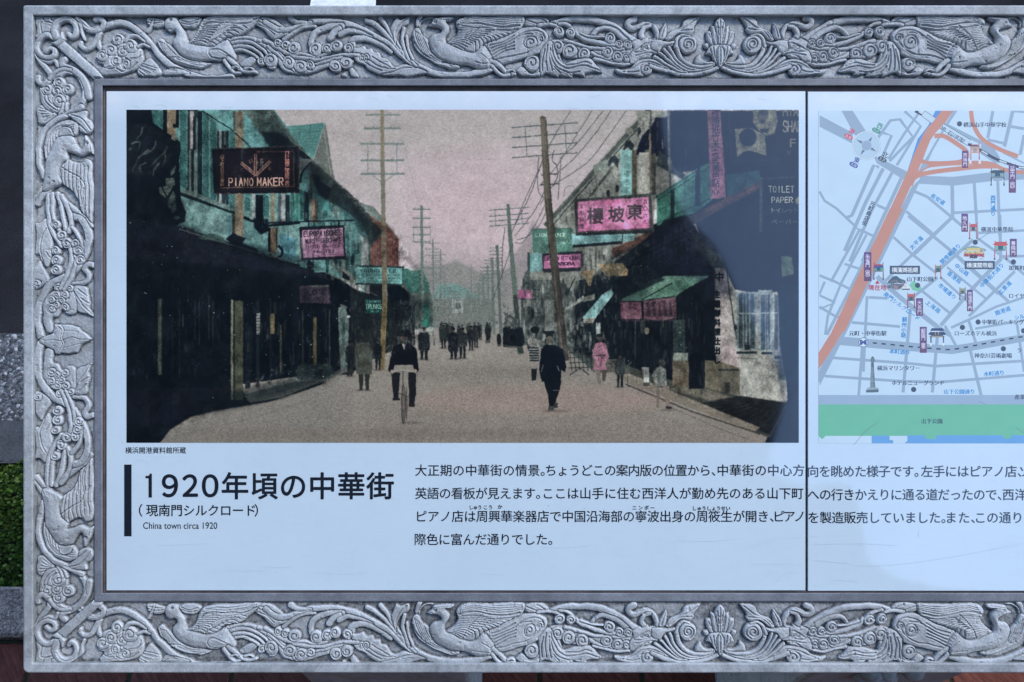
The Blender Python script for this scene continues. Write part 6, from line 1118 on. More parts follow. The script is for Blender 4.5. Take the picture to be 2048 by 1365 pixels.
# carved border
def build_relief():
    s = carve_all()
    h, w = s.H.shape
    def hand(seed):
        # no two repeats came out of the chisel alike
        yy, xx = np.mgrid[0:h, 0:w].astype(np.float32)
        tp = np.clip((w - 8 - xx) / 70, 0, 1)
        dx = (vnoise(h, w, 46, 40, seed) * 2.6 + vnoise(h, w, 17, 15, seed + 1) * 1.3) * tp; dy = (vnoise(h, w, 50, 44, seed + 2) * 1.8 + vnoise(h, w, 15, 17, seed + 3) * 1.1) * tp
        rod = np.clip((xx - 150) / 60, 0, 1) + np.clip((yy - 150) / 60, 0, 1) * np.clip((h - 150 - yy) / 60, 0, 1); dx *= np.clip(.3 + rod, 0, 1); dy *= np.clip(.3 + rod, 0, 1)
        iy, ix = np.clip(yy + dy, 0, h - 1), np.clip(xx + dx, 0, w - 1)
        y0, x0 = iy.astype(int), ix.astype(int); y1, x1 = np.minimum(y0 + 1, h - 1), np.minimum(x0 + 1, w - 1); fy, fx = iy - y0, ix - x0
        Hs = s.H; Hn = (Hs[y0, x0] * (1 - fx) + Hs[y0, x1] * fx) * (1 - fy) + (Hs[y1, x0] * (1 - fx) + Hs[y1, x1] * fx) * fy
        chip = np.clip(vnoise(h, w, 9, 8, seed + 4) - .74, 0, 1) * 7
        gx, gy_ = xx + SX0, yy + SY0
        lipd = np.maximum(np.maximum(188.5 - gx, 0), np.maximum(np.maximum(157 - gy_, gy_ - 1203.5), 0)); Hn = np.minimum(Hn, np.where((gx > 180) | (gy_ < 170) | (gy_ > 1190), 2 + lipd * 1.6, 2 + lipd * 1.6))
        return np.where(Hn > 3, Hn - chip, Hn), s.I[np.round(iy).astype(int), np.round(ix).astype(int)]
    H, I = hand(101); H2, I2 = hand(211)
    return_parts = []
    rough = vnoise(h, w, 2.2, 2.2, 70) * .22 + vnoise(h, w, 5, 5, 71) * .22
    def dress(H, I): return H + np.where(I == 0, rough * 1.6, rough * 1.1) + vnoise(h, w, 14, 14, 72) * .35
    H, H2 = dress(H, I), dress(H2, I2)
    Y = (np.arange(h) + SY0)[:, None] + np.zeros((1, w)); X = (np.arange(w) + SX0)[None] + np.zeros((h, 1))
    def grime_shade_wear(H):
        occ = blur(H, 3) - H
        gr = np.clip((occ - .35) * .7, 0, 1) + .2 * np.clip((2.6 - H) / 2, 0, 1) * (.6 + .8 * np.clip(vnoise(h, w, 22, 18, 75), 0, 1))  # crevice shade put into the colour, plus a dirt film on low ground
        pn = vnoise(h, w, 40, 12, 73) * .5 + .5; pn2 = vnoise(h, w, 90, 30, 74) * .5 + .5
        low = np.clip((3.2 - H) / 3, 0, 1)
        # black grime lies along the foot of the moulding (top band) and of the rim, heavier in the bottom band; shade under the ledges is painted in too
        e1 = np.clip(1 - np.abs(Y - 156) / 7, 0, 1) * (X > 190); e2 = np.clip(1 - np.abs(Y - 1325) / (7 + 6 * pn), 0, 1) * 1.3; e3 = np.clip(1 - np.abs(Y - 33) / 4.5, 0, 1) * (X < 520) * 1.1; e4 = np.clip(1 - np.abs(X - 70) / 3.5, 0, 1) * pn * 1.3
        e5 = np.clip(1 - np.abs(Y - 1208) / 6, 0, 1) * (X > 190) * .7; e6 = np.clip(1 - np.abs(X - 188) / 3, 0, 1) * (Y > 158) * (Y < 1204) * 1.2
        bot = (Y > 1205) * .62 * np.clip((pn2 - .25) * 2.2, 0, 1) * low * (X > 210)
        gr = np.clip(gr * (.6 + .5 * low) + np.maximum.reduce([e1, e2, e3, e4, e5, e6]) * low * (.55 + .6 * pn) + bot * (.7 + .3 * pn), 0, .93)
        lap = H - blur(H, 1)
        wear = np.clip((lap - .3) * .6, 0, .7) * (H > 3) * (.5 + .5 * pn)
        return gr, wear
    gr, wear = grime_shade_wear(H); gr2, wear2 = grime_shade_wear(H2)
    k = PX * (DIST - .004) / DIST
    VX = (X + .5 - 1024) * k; VY = (682.5 - Y - .5) * k; ZS = .00066
    ring = lambda x, y: (x > 67) & (y > 31) & (y < 1327.5) & ~((x > 189.5) & (y > 159) & (y < 1202.5))
    def emit(step, xa, xb, mirror, root):
        HH, II, GG, WW = (H2, I2, gr2, wear2) if mirror else (H, I, gr, wear)
        xs = np.arange(xa, xb, step); ys = np.arange(0, h, step)
        hx, hy = np.meshgrid(xs, ys); nyy, nx = hx.shape
        hs = HH[hy, hx]; ids = II[hy, hx]
        v4h = np.stack([hs[:-1, :-1], hs[:-1, 1:], hs[1:, 1:], hs[1:, :-1]]); v4i = np.stack([ids[:-1, :-1], ids[:-1, 1:], ids[1:, 1:], ids[1:, :-1]])
        own = np.take_along_axis(v4i, v4h.argmax(0)[None], 0)[0]
        cx = X[hy, hx][:-1, :-1] + step / 2; cy = Y[hy, hx][:-1, :-1] + step / 2
        keep = ring(cx, cy)
        idx = np.arange(nyy * nx).reshape(nyy, nx)
        Q = np.stack([idx[:-1, :-1], idx[1:, :-1], idx[1:, 1:], idx[:-1, 1:]], -1)
        vx = VX[hy, hx].ravel(); vy = VY[hy, hx].ravel(); vz = (hs * ZS + .0002).ravel(); gg = GG[hy, hx].ravel(); ww = WW[hy, hx].ravel()
        xm = (XM - 1024) * k * 2
        if mirror: vx = xm - vx; Q = Q[..., ::-1]
        for oid in np.unique(own[keep]):
            if mirror and s.names[oid] == 'lotus' : pass
            q = Q[keep & (own == oid)]
            if len(q) < 6 and oid: continue
            u, inv = np.unique(q.ravel(), return_inverse=True)
            V = np.stack([vx[u], vy[u], vz[u]], 1)
            nm = s.names[oid] if oid else 'sunk_ground'
            yield oid, nm, V, inv.reshape(-1, 4).astype(np.int32), gg[u], ww[u]
    root = None; objs = []
    split = 780 - SX0
    store = {}
    for step, xa, xb, mir in ((1, 0, w, False), (1, split, w, True), (2, 0, split + 1, True)):
        for oid, nm, V, F, g, wv in emit(step, xa, xb, mir, root):
            key = (oid, mir) if nm not in ('lotus',) else (oid, False)
            store.setdefault(key, [nm, [], [], [], [], 0]); r = store[key]
            r[1].append(V); r[2].append(F + r[5]); r[3].append(g); r[4].append(wv); r[5] += len(V)
    for key in sorted(store, key=lambda t: (t[0] != 0, t[0], t[1])):
        nm, Vs, Fs, gs, ws, n = store[key]
        if nm == 'sunk_ground' and key[1]: nm = 'sunk_ground'
        V, F = np.concatenate(Vs), np.concatenate(Fs)
        if root is None:
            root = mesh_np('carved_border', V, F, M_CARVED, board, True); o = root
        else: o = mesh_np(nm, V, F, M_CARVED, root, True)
        for an, arr in (('grime_shade', np.concatenate(gs)), ('wear', np.concatenate(ws))):
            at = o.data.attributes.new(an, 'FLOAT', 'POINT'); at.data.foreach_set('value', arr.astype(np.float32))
    return root
border = build_relief()

# prints
def sheet(name, x0, y0, x1, y1, z, material, parent):
    a, b2 = L(x0, y0), L(x1, y1); t = .00012
    V = [(a[0], b2[1], z), (b2[0], b2[1], z), (b2[0], a[1], z), (a[0], a[1], z)]
    V += [(p[0], p[1], z - t) for p in V]
    F = [(0, 1, 2, 3), (0, 4, 5, 1), (1, 5, 6, 2), (2, 6, 7, 3), (3, 7, 4, 0)]
    uv = [(0, 0), (1, 0), (1, 1), (0, 1)] * 2
    return mesh_np(name, V, F, material, parent, uv=uv)
pr = paint_street(); sheet('street_photograph', 253, 220, 1597.5, 886, .00018, print_material('street_photograph_print', pr.image('street_photograph')), panel_l)
pm = paint_map(); sheet('street_map', MX0, MY0, MX1, MY1, .00018, print_material('street_map_print', pm.image('street_map')), panel_r)
del pr, pm

def letter_mesh(name, T, z, material, parent, fat=0.0):
    T = np.asarray(T, float); parts = []
    offs = [(0, 0)] if not fat else [(-fat, 0), (fat, 0), (0, -fat), (0, fat)] + ([(fat * a, fat * b_) for a in (-.7, .7) for b_ in (-.7, .7)] if fat > .8 else [])
    for i, (dx, dy) in enumerate(offs):
        X = (T[..., 0] + dx - 1024) * PX; Y = (682.5 - T[..., 1] - dy) * PX
        parts.append(np.stack([X, Y, np.full_like(X, z + i * .000012)], -1))
    P = np.concatenate(parts); 
    e1 = P[:, 1] - P[:, 0]; e2 = P[:, 2] - P[:, 0]; f = (e1[:, 0] * e2[:, 1] - e1[:, 1] * e2[:, 0]) < 0
    P[f] = P[f][:, ::-1]
    return mesh_np(name, P.reshape(-1, 3), np.arange(len(P) * 3, dtype=np.int32).reshape(-1, 3), material, parent)
Z = .0002
def text_line(segs, y, size, parent, fat=.0, name='text_line', dy=0):
    T = np.concatenate([cells(s_, x0, x1, y, size) for s_, x0, x1 in segs]); return letter_mesh(name, T, Z, M_INK, parent, fat)
text_line([('大正期の中華街の情景。', 829.5, 1093), ('ちょうどこの案内版の位置から、', 1090, 1434), ('中華街の中心方', 1433, 1610)], 941, 25, panel_l, .22)
text_line([('向を眺めた様子です。', 1614, 1840), ('左手にはピアノ店、', 1842, 2046), ('ソ', 2037, 2062)], 943, 25, panel_r, .22)
text_line([('英語の看板が見えます。', 830, 1083.5), ('ここは山手に住む西洋人が勤め先のある山下町', 1083.5, 1607.5)], 987, 25, panel_l, .22)
text_line([('への行きかえりに通る道だったので、', 1615, 2006), ('西洋', 2004, 2054)], 989.5, 25, panel_r, .22)
text_line([('ピアノ店は周興華楽器店で中国沿海部の寧波出身の周筱生が開き、', 830, 1551), ('ピアノ', 1547, 1610)], 1033, 25, panel_l, .22)
text_line([('を製造販売していました。', 1615, 1894), ('また、', 1889, 1954), ('この通りは', 1948, 2072)], 1035.5, 25, panel_r, .22)
text_line([('際色に富んだ通りでした。', 828, 1108)], 1079, 25, panel_l, .22)
for s_, x0, x1, y in (('しゅう', 938, 964, 1015), ('こう', 966, 986, 1015), ('か', 995, 1005, 1014), ('ニンポー', 1263, 1311, 1016), ('しゅうしょうせい', 1384, 1461, 1017)):
    letter_mesh('reading_gloss', cells(s_, x0, x1, y, 9.6), Z, M_INK, panel_l, .28)
letter_mesh('caption_text', cells('横浜開港資料館所蔵', 250.5, 372.5, 901, 13.6), Z, M_INK, panel_l, .15)
_gl.clear(); _tc.resolution_u = 8
D_ = [fit('９', 325, 950, 355, 994), fit('２', 366, 950, 395, 993), fit('０', 405, 950, 436, 994)]
one = np.array([[299.5, 947.5], [304, 947.5], [304, 995.5], [297.2, 995.5], [297.2, 957], [291, 957], [291, 952.2], [296.5, 952], [299, 950.5]])
letter_mesh('title_year', one[np.array([(1, 2, 3), (1, 3, 4), (0, 1, 4), (0, 4, 8), (8, 4, 7), (7, 4, 5), (7, 5, 6)])], Z, M_INK, panel_l)
T = [cells('年頃の中華街', 441, 790, 972, 57)]
letter_mesh('title_text', np.concatenate(T), Z, M_INK, panel_l, 1.0); letter_mesh('title_year', np.concatenate(D_), Z, M_INK, panel_l, 1.25)
letter_mesh('subtitle_text', np.concatenate([cells('（', 271, 297, 1021, 26), cells('現南門シルクロード', 292, 513, 1021, 25), cells('）', 508, 534, 1021, 26)]), Z, M_INK, panel_l, .35)
letter_mesh('english_subtitle', fit('China town circa 1920', 286.5, 1045, 434.5, 1058), Z, M_INK, panel_l, .12)
sheet('title_bar', 248.5, 929.5, 263.2, 1073, .0002, M_INK, panel_l)

def scratch(name, segs, w, material, parent):
    V, F = [], []
    for q in segs:
        P = smooth_path(q, 5); d = np.gradient(P, axis=0); d /= np.maximum(np.hypot(d[:, 0], d[:, 1]), 1e-6)[:, None]; n = np.stack([-d[:, 1], d[:, 0]], 1)
        o = len(V); k = len(P); ww = np.full(k, w / 2); ww[0] = ww[-1] = .05
        for p, nn, a in zip(P, n, ww):
            V.append(L(p[0] + nn[0] * a, p[1] + nn[1] * a, 0)[:2] + (.00026,)); V.append(L(p[0] - nn[0] * a, p[1] - nn[1] * a, 0)[:2] + (.00026,))
        F += [(o + 2 * i, o + 2 * i + 1, o + 2 * i + 3, o + 2 * i + 2) for i in range(k - 1)]
    o = mesh_np(name, V, F, material, parent); o['kind'] = 'stuff'; return o
r = random.Random(3)
fine = [[266, 931, 274, 922, 282, 920, 292, 924, 300, 934], [286, 1094, 291, 1100, 295, 1103], [1552, 1166, 1562, 1152, 1578, 1146, 1590, 1148], [1470, 1106, 1520, 1090, 1560, 1078, 1606, 1075], [1348, 1082, 1420, 1083, 1480, 1078], [960, 1150, 985, 1149, 1010, 1152], [342, 1100, 340, 1116], [610, 1150, 640, 1146, 690, 1149, 740, 1144]]
for i in range(5):
    x, y = r.uniform(225, 1500), r.uniform(1090, 1172); l = r.uniform(20, 130); fine.append([x, y, x + l * .5, y + r.uniform(-2, 2), x + l, y + r.uniform(-6, 3)])
for i in range(14):
    x, y = r.uniform(225, 1560), r.uniform(186, 217); l = r.uniform(4, 26); fine.append([x, y, x + l * .5, y + r.uniform(-3, 3), x + l, y + r.uniform(-6, 6)])
scratch('scratch_marks', fine, .4, M_SCR, panel_l)
scratch('scratch_marks', [[1700, 1132, 1780, 1131, 1880, 1118, 1960, 1104, 2048, 1086], [1616, 1075, 1640, 1072], [1620, 1090, 1720, 1088, 1800, 1092], [1836, 1078, 1838, 1060], [1620, 1120, 1700, 1128], [1660, 1160, 1720, 1164]], .5, M_SCR, panel_r)
scratch('scratch_marks', [[1706, 892, 1732, 862, 1758, 844], [2030, 854, 2050, 868], [1957, 803, 1964, 806, 1972, 810], [1920, 812, 1926, 808]], .7, M_SCR2, panel_r)
# ---------------------------------------------------------------- ground, planting strip, kerbs, bricks
def gy(py): return ground_at(0, py).y
Y_BRICK, Y_KERB, Y_CON, Y_AGG = gy(1281), gy(1176), gy(926), gy(666)
Y_MID = gy(842)
def flat(name, x0, x1, y0, y1, z, material, nx=1, ny=1, parent=None, amp=0, seed=0):
    X, Y = np.meshgrid(np.linspace(x0, x1, nx + 1), np.linspace(y0, y1, ny + 1))
    Zz = np.full_like(X, z)
    if amp: Zz = Zz + vnoise(ny + 1, nx + 1, 3, 3, seed) * amp
    V = np.stack([X.ravel(), Y.ravel(), Zz.ravel()], 1); i = np.arange((nx + 1) * (ny + 1)).reshape(ny + 1, nx + 1)
    F = np.stack([i[:-1, :-1], i[:-1, 1:], i[1:, 1:], i[1:, :-1]], -1).reshape(-1, 4)
    return mesh_np(name, V, F.astype(np.int32), material, parent)
m, N, Lk, b = mat('earth', (.03, .028, .025), .9); v = objvec(N)
Lk.new(ramp(N, Lk, noise(N, Lk, 60, 6, .7, v), [(.3, (.012, .011, .01)), (.7, (.05, .045, .038))]), b.inputs['Base Color']); bump(N, Lk, noise(N, Lk, 90, 4, .7, v), b, .8, .01); M_EARTH = m
g = flat('ground', -60, 60, -60, 60, -.16, M_EARTH); g['kind'] = 'structure'
m, N, Lk, b = mat('asphalt', g3(.02), .9, spec=0.0); v = objvec(N)
c = ramp(N, Lk, noise(N, Lk, 3, 5, .6, v), [(.3, (.014, .014, .016)), (.7, (.028, .028, .031))])
c = mix(N, Lk, .8, c, ramp(N, Lk, noise(N, Lk, 260, 3, .7, v), [(.3, g3(.55)), (.6, g3(1.1)), (.75, g3(1.8))]), 'MULTIPLY')
Lk.new(c, b.inputs['Base Color']); bump(N, Lk, noise(N, Lk, 240, 3, .7, v), b, .7, .004); M_ASPH = m
road = flat('road', -40, 40, Y_AGG, 45, -.012, M_ASPH); road['kind'] = 'structure'
m, N, Lk, b = mat('road_paint', (.62, .64, .66), .7); v = objvec(N)
Lk.new(ramp(N, Lk, noise(N, Lk, 40, 5, .7, v), [(.3, g3(.5)), (.6, g3(.72))]), b.inputs['Base Color'])
a0, a1, b0, b1 = ground_at(647, 13, -.008), ground_at(657, -12, -.008), ground_at(751, 13, -.008), ground_at(752, -12, -.008)
dx0, dx1 = (a1.x - a0.x) / (a1.y - a0.y), (b1.x - b0.x) / (b1.y - b0.y); yb, yt = a0.y - .35, 9.0
lp = [(a0.x + dx0 * (yb - a0.y), yb), (b0.x + dx1 * (yb - a0.y), yb), (b0.x + .45 + dx1 * .0, yt), (a0.x + .45, yt)]
lp = [(a0.x + dx0 * (yb - a0.y), yb), (b0.x + dx1 * (yb - b0.y), yb), (b0.x + dx1 * (yt - b0.y), yt), (b0.x + dx1 * (yt - b0.y) - (b0.x - a0.x), yt)]
V = [(x, y, z) for z in (-.008, -.0118) for x, y in lp]
mesh_np('road_marking', V, [(0, 1, 2, 3), (0, 4, 5, 1), (1, 5, 6, 2), (2, 6, 7, 3), (3, 7, 4, 0)], m, road)

# exposed-aggregate gutter strip: a dark bed with pebbles set in it
m, N, Lk, b = mat('concrete_bed', g3(.1), .85); v = objvec(N)
c = ramp(N, Lk, noise(N, Lk, 12, 6, .7, v), [(.3, (.026, .027, .031)), (.7, (.06, .062, .07))])
c = mix(N, Lk, .8, c, ramp(N, Lk, noise(N, Lk, 150, 3, .75, v), [(.3, g3(.5)), (.7, g3(1.5))]), 'MULTIPLY')
Lk.new(c, b.inputs['Base Color']); bump(N, Lk, noise(N, Lk, 130, 4, .7, v), b, .7, .004); M_BED = m
strip = flat('gutter_strip', -12, 12, Y_CON, Y_AGG, -.002, M_BED); strip['kind'] = 'structure'
m, N, Lk, b = mat('pebble', g3(.2), .6); oi = N.new('ShaderNodeTexCoord')
pa = N.new('ShaderNodeAttribute'); pa.attribute_name = 'shade'
Lk.new(ramp(N, Lk, pa.outputs['Fac'], [(0, (.015, .016, .018)), (.5, (.05, .052, .058)), (.85, (.13, .135, .145)), (1, (.36, .37, .38))]), b.inputs['Base Color']); M_PEB = m
def pebbles():
    r = np.random.default_rng(4); n = 13000
    x = np.concatenate([r.uniform(-1.6, -.85, 5000), r.uniform(-3, 3.2, 8000)]); y = r.uniform(Y_MID + .005, Y_AGG - .004, n)
    sx, sy, sz = r.uniform(.0035, .0105, n), r.uniform(.0035, .009, n), r.uniform(.0015, .004, n); a = r.uniform(0, 6.28, n)
    base = [(math.cos(t), math.sin(t), 0) for t in np.linspace(0, 2 * math.pi, 6, endpoint=False)] + [(.62 * math.cos(t + .4), .62 * math.sin(t + .4), .8) for t in np.linspace(0, 2 * math.pi, 6, endpoint=False)] + [(0, 0, 1)]
    B = np.array(base); F = [(i, (i + 1) % 6, 6 + i) for i in range(6)] + [((i + 1) % 6, 6 + (i + 1) % 6, 6 + i) for i in range(6)] + [(6 + i, 6 + (i + 1) % 6, 12) for i in range(6)]
    J = 1 + r.uniform(-.2, .2, (n, 13, 1)); P = B[None] * J * np.stack([sx, sy, sz], 1)[:, None]
    X = P[..., 0] * np.cos(a)[:, None] - P[..., 1] * np.sin(a)[:, None] + x[:, None]; Yy = P[..., 0] * np.sin(a)[:, None] + P[..., 1] * np.cos(a)[:, None] + y[:, None]
    V = np.stack([X, Yy, P[..., 2] - .002], -1).reshape(-1, 3); Fa = (np.array(F)[None] + (np.arange(n) * 13)[:, None, None]).reshape(-1, 3)
    o = mesh_np('gravel', V, Fa.astype(np.int32), M_PEB); o['kind'] = 'stuff'
    at = o.data.attributes.new('shade', 'FLOAT', 'POINT'); at.data.foreach_set('value', np.repeat(r.uniform(0, 1, n), 13).astype(np.float32))
pebbles()

# granite kerb blocks between planting and brick paving
m, N, Lk, b = mat('kerb_granite', g3(.2), .75, spec=.15); v = objvec(N)
c = ramp(N, Lk, noise(N, Lk, 14, 5, .7, v), [(.3, (.15, .125, .11)), (.7, (.26, .22, .19))])
c = mix(N, Lk, .9, c, ramp(N, Lk, noise(N, Lk, 190, 2, .8, v), [(.35, g3(.3)), (.5, g3(.9)), (.66, g3(1.9))]), 'MULTIPLY')
Lk.new(c, b.inputs['Base Color']); bump(N, Lk, noise(N, Lk, 160, 3, .7, v), b, .6, .003); M_KERB = m
def block_mesh(name, lx, ly, lz, e, material, seed=0, amp=.0):
    r = random.Random(seed); V = []
    for zz, i in ((0, 0), (lz - e, 0), (lz, e)):
        for sx, sy in ((-1, -1), (1, -1), (1, 1), (-1, 1)): V.append((sx * (lx / 2 - i) + r.uniform(-amp, amp), sy * (ly / 2 - i) + r.uniform(-amp, amp), zz + (r.uniform(-amp, amp) * .6 if zz == lz else 0)))
    F = [(3, 2, 1, 0)] + [(a * 4 + k, a * 4 + (k + 1) % 4, a * 4 + 4 + (k + 1) % 4, a * 4 + 4 + k) for a in (0, 1) for k in range(4)] + [(8, 9, 10, 11)]
    me = bpy.data.meshes.new(name); me.from_pydata(V, [], F); me.materials.append(material); me.update(); return me
kerb = flat('granite_kerb', -6, 6, Y_BRICK, Y_KERB, -.02, M_BED); kerb['kind'] = 'structure'
kl = .62; km = [block_mesh('kerb_stone', kl - .008, (Y_KERB - Y_BRICK) - .006, .14, .006, M_KERB, s_, .0015) for s_ in (1, 2, 3)]
for i in range(9):
    o = bpy.data.objects.new('kerb_stone', km[i % 3]); COL.objects.link(o); o.parent = kerb; o.location = (-2.75 + i * kl, (Y_BRICK + Y_KERB) / 2, -.12 + .002 * (i % 2))

# brick paving
def brick_mat(name, a, bb):
    m, N, Lk, b = mat(name, a, .8, spec=.1); v = objvec(N)
    mp = N.new('ShaderNodeMapping'); mp.inputs['Scale'].default_value = (1, 1, 1); mp.inputs['Rotation'].default_value = (0, 0, .9); Lk.new(v, mp.inputs[0])
    mp2 = N.new('ShaderNodeMapping'); mp2.inputs['Scale'].default_value = (.14, 1, 1); Lk.new(mp.outputs[0], mp2.inputs[0])
    c = ramp(N, Lk, noise(N, Lk, 120, 5, .7, mp2.outputs[0]), [(.3, a), (.7, bb)])
    c = mix(N, Lk, .8, c, ramp(N, Lk, noise(N, Lk, 16, 4, .7, v), [(.3, g3(.6)), (.7, g3(1.2))]), 'MULTIPLY')
    Lk.new(c, b.inputs['Base Color']); bump(N, Lk, noise(N, Lk, 120, 5, .7, mp2.outputs[0]), b, .6, .004); return m
BM = [brick_mat('brick_dark', (.07, .026, .02), (.17, .062, .044)), brick_mat('brick_red', (.09, .028, .02), (.2, .064, .042)), brick_mat('brick_brown', (.06, .03, .023), (.14, .062, .047))]
m, N, Lk, b = mat('mossy_joint', (.02, .03, .012), .95); v = objvec(N)
Lk.new(ramp(N, Lk, noise(N, Lk, 22, 5, .7, v), [(.35, (.014, .013, .012)), (.6, (.02, .04, .01)), (.75, (.04, .075, .015))]), b.inputs['Base Color']); bump(N, Lk, noise(N, Lk, 300, 3, .7, v), b, 1, .004); M_MOSS = m
# beyond the laid bricks the material carries the same bond on
m, N, Lk, b = mat('brick_field', (.05, .03, .025), .85, spec=.1)
bt = N.new('ShaderNodeTexBrick'); bt.inputs['Scale'].default_value = 1; bt.inputs['Brick Width'].default_value = .215; bt.inputs['Row Height'].default_value = .1025; bt.inputs['Mortar Size'].default_value = .004
bt.inputs['Color1'].default_value = (.12, .045, .032, 1); bt.inputs['Color2'].default_value = (.075, .035, .028, 1); bt.inputs['Mortar'].default_value = (.018, .022, .012, 1); Lk.new(objvec(N), bt.inputs['Vector']); Lk.new(bt.outputs[0], b.inputs['Base Color'])
pave = flat('pavement', -12, 12, -12, Y_BRICK, -.009, m); pave['kind'] = 'structure'
BL, BW = .215, .1025; vm = [block_mesh('brick', BL - .007, BW - .007, .05, .003, BM[i % 3], 10 + i, .0012) for i in range(6)]
joint = flat('mossy_joints', -2.31, 2.75, Y_BRICK - 13 * .1025 - .006, Y_BRICK, -.006, M_MOSS, parent=pave); joint['kind'] = 'stuff'
rb = random.Random(9); n = 0
for j in range(13):
    for i in range(23):
        x = -2.2 + i * BL + (BL / 2 if j % 2 else 0); y = Y_BRICK - BW * (j + .5) - .003
        o = bpy.data.objects.new('brick', vm[rb.randrange(6)]); COL.objects.link(o); o.parent = pave
        o.location = (x, y, -.052 + rb.uniform(-.001, .0012)); o.rotation_euler = (rb.uniform(-.006, .006), rb.uniform(-.004, .004), rb.uniform(-.006, .006) + (math.pi if rb.random() < .5 else 0))

# low leafy plants in the strip
bed = flat('planting_bed', -12, 12, Y_KERB, Y_CON, -.03, M_EARTH, 60, 6, amp=.004); bed['kind'] = 'structure'
m, N, Lk, b = mat('leaf_green', (.05, .12, .02), .6, spec=.08); v = objvec(N)
at = N.new('ShaderNodeAttribute'); at.attribute_name = 'shade'
Lk.new(ramp(N, Lk, at.outputs['Fac'], [(0, (.006, .013, .002)), (.5, (.022, .048, .005)), (.9, (.05, .095, .011)), (1, (.12, .16, .05))]), b.inputs['Base Color'])
b.inputs['Subsurface Weight'].default_value = 0; M_LEAF = m
def plants():
    r = np.random.default_rng(8); n = 78000
    x = np.concatenate([r.uniform(-2.1, 1.0, 70000), r.uniform(-3, 3.2, 8000)]); y = r.uniform(Y_KERB - .012, Y_CON + .012, n)
    ph = np.sin(x * 31) * .5 + np.sin(y * 43 + x * 17) * .5
    z = -.03 + r.uniform(0, 1, n) ** .6 * (.045 + .018 * ph)
    s = r.uniform(.003, .0095, n); a = r.uniform(0, 6.28, n); tl = r.uniform(-.7, .7, n); t2 = r.uniform(-.7, .7, n)
    B = np.array([(0, 0, 0), (.5, .42, .12), (1, .45, .05), (1.25, 0, 0), (1, -.45, .05), (.5, -.42, .12), (.7, 0, -.06)])
    F = np.array([(0, 1, 6), (1, 2, 6), (2, 3, 6), (3, 4, 6), (4, 5, 6), (5, 0, 6)])
    P = B[None] * s[:, None, None]
    X0, Y0, Z0 = P[..., 0], P[..., 1], P[..., 2]
    Z1 = Z0 + X0 * np.sin(tl)[:, None] + Y0 * np.sin(t2)[:, None]
    X = X0 * np.cos(a)[:, None] - Y0 * np.sin(a)[:, None] + x[:, None]; Y = X0 * np.sin(a)[:, None] + Y0 * np.cos(a)[:, None] + y[:, None]
    V = np.stack([X, Y, Z1 + z[:, None]], -1).reshape(-1, 3); Fa = (F[None] + (np.arange(n) * 7)[:, None, None]).reshape(-1, 3)
    o = mesh_np('ground_cover', V, Fa.astype(np.int32), M_LEAF); o['kind'] = 'stuff'
    at = o.data.attributes.new('shade', 'FLOAT', 'POINT'); at.data.foreach_set('value', np.repeat(r.uniform(0, 1, n), 7).astype(np.float32))
plants()

# stone legs under the board, one with a carved knot
def leg(x0, x1, yf, yb):
    zt = lambda y: BOARD_Z + y * math.tan(TILT) - .046 / CT
    V = [(x0, yf, -.02), (x1, yf, -.02), (x1, yb, -.02), (x0, yb, -.02), (x0, yf, zt(yf)), (x1, yf, zt(yf)), (x1, yb, zt(yb)), (x0, yb, zt(yb))]
    F = [(3, 2, 1, 0), (0, 1, 5, 4), (1, 2, 6, 5), (2, 3, 7, 6), (3, 0, 4, 7), (4, 5, 6, 7)]
    o = mesh_np('leg', V, F, M_STONE)
    o.parent = board; o.matrix_parent_inverse = (Matrix.Translation((0, 0, BOARD_Z)) @ Matrix.Rotation(TILT, 4, 'X')).inverted()
    bv = o.modifiers.new('edge', 'BEVEL'); bv.width = .006; bv.segments = 2
    return o
l1 = leg(-.302, -.062, -.292, .16); l2 = leg(.425, .645, -.292, .16)
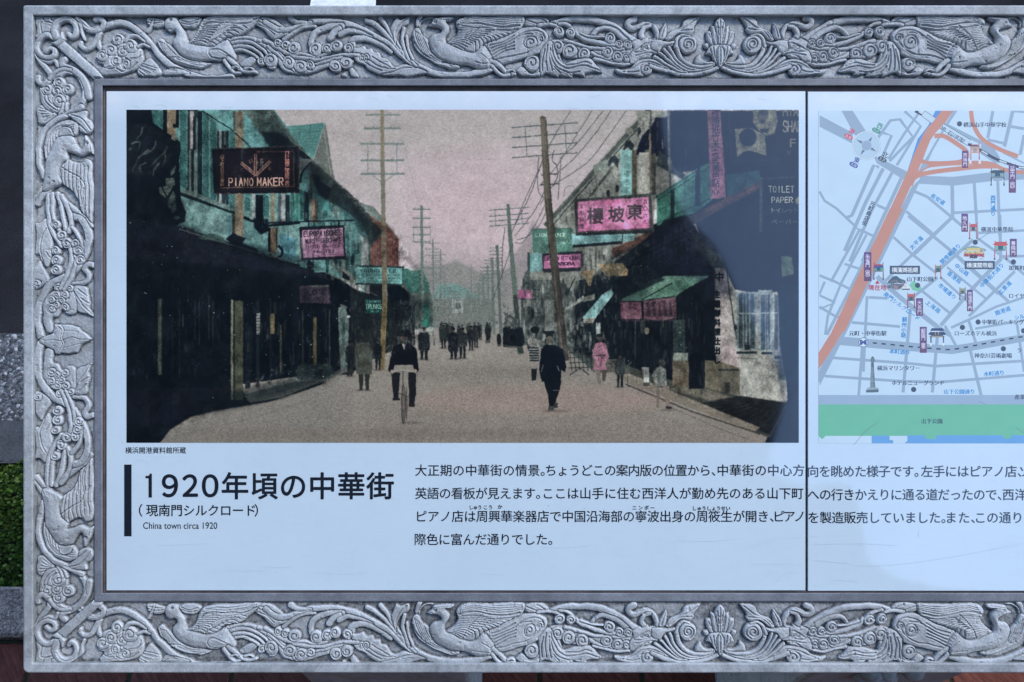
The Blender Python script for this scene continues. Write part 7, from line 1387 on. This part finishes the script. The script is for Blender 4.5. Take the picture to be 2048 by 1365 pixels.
def knot(parent):
    V, F = [], []
    r = random.Random(2)
    for k in range(9):
        cx, cz, rr = .532 + r.uniform(-.03, .03), .545 + r.uniform(-.05, .02), r.uniform(.012, .02)
        o = len(V); nu, nv = 8, 5
        for j in range(nv):
            t = j / (nv - 1) * math.pi
            for i in range(nu):
                p = i / nu * 2 * math.pi; V.append((cx + rr * math.sin(t) * math.cos(p), -.294 + rr * .7 * math.cos(t), cz + rr * math.sin(t) * math.sin(p)))
        for j in range(nv - 1):
            for i in range(nu): F.append((o + j * nu + i, o + j * nu + (i + 1) % nu, o + (j + 1) * nu + (i + 1) % nu, o + (j + 1) * nu + i))
    o = mesh_np('carved_knot', V, F, M_STONE, smooth=True); o.parent = parent
knot(l2)

# ---------------------------------------------------------------- added dark slab behind the camera, outlined to block sky reflected in the panels
FY = -3.4
def blocker_at(px, py):
    lx, ly = (px - 1024) * PX, (682.5 - py) * PX
    p = board_world((lx, ly, 0)); d = board_world((lx, ly, DIST)) - board_world((0, 0, 0))
    t = (FY - p.y) / d.y; q = p + d * t
    return q.x, q.z
sil = [(1322, 190), (1326, 260), (1340, 340), (1362, 420), (1392, 452), (1425, 485), (1446, 520), (1466, 568), (1510, 650), (1555, 735), (1574, 785), (1560, 835), (1534, 882), (1530, 915), (1546, 948), (1600, 968), (1622, 974), (1646, 962), (1700, 970), (1718, 992), (1724, 1045), (1738, 1125), (1790, 1156), (1870, 1172), (1965, 1181), (2150, 1190)]
pts = [blocker_at(*q) for q in sil]
pts = [(-14, 0.0), (-14, pts[0][1])] + pts + [(16, pts[-1][1]), (16, 0.0)]
m, N, Lk, b = mat('dark_blocker', (.02, .021, .023), .9); M_BLOCKER = m
from mathutils.geometry import tessellate_polygon
tri = tessellate_polygon([[Vector((x, z, 0)) for x, z in pts]])
n = len(pts); V = [(x, FY, z) for x, z in pts] + [(x, FY - 1.5, z) for x, z in pts]
F = [tuple(t) for t in tri] + [tuple(i + n for i in t)[::-1] for t in tri] + [(i, (i + 1) % n, (i + 1) % n + n, i + n) for i in range(n)]
f = mesh_np('sky_blocker', V, F, M_BLOCKER)  # out of view, added for the outline it cuts in the reflection
tag(f, 'added dark slab behind the camera, outlined to block sky reflected in the panels', 'sky_blocker')
bpy.data.objects.remove(_to)
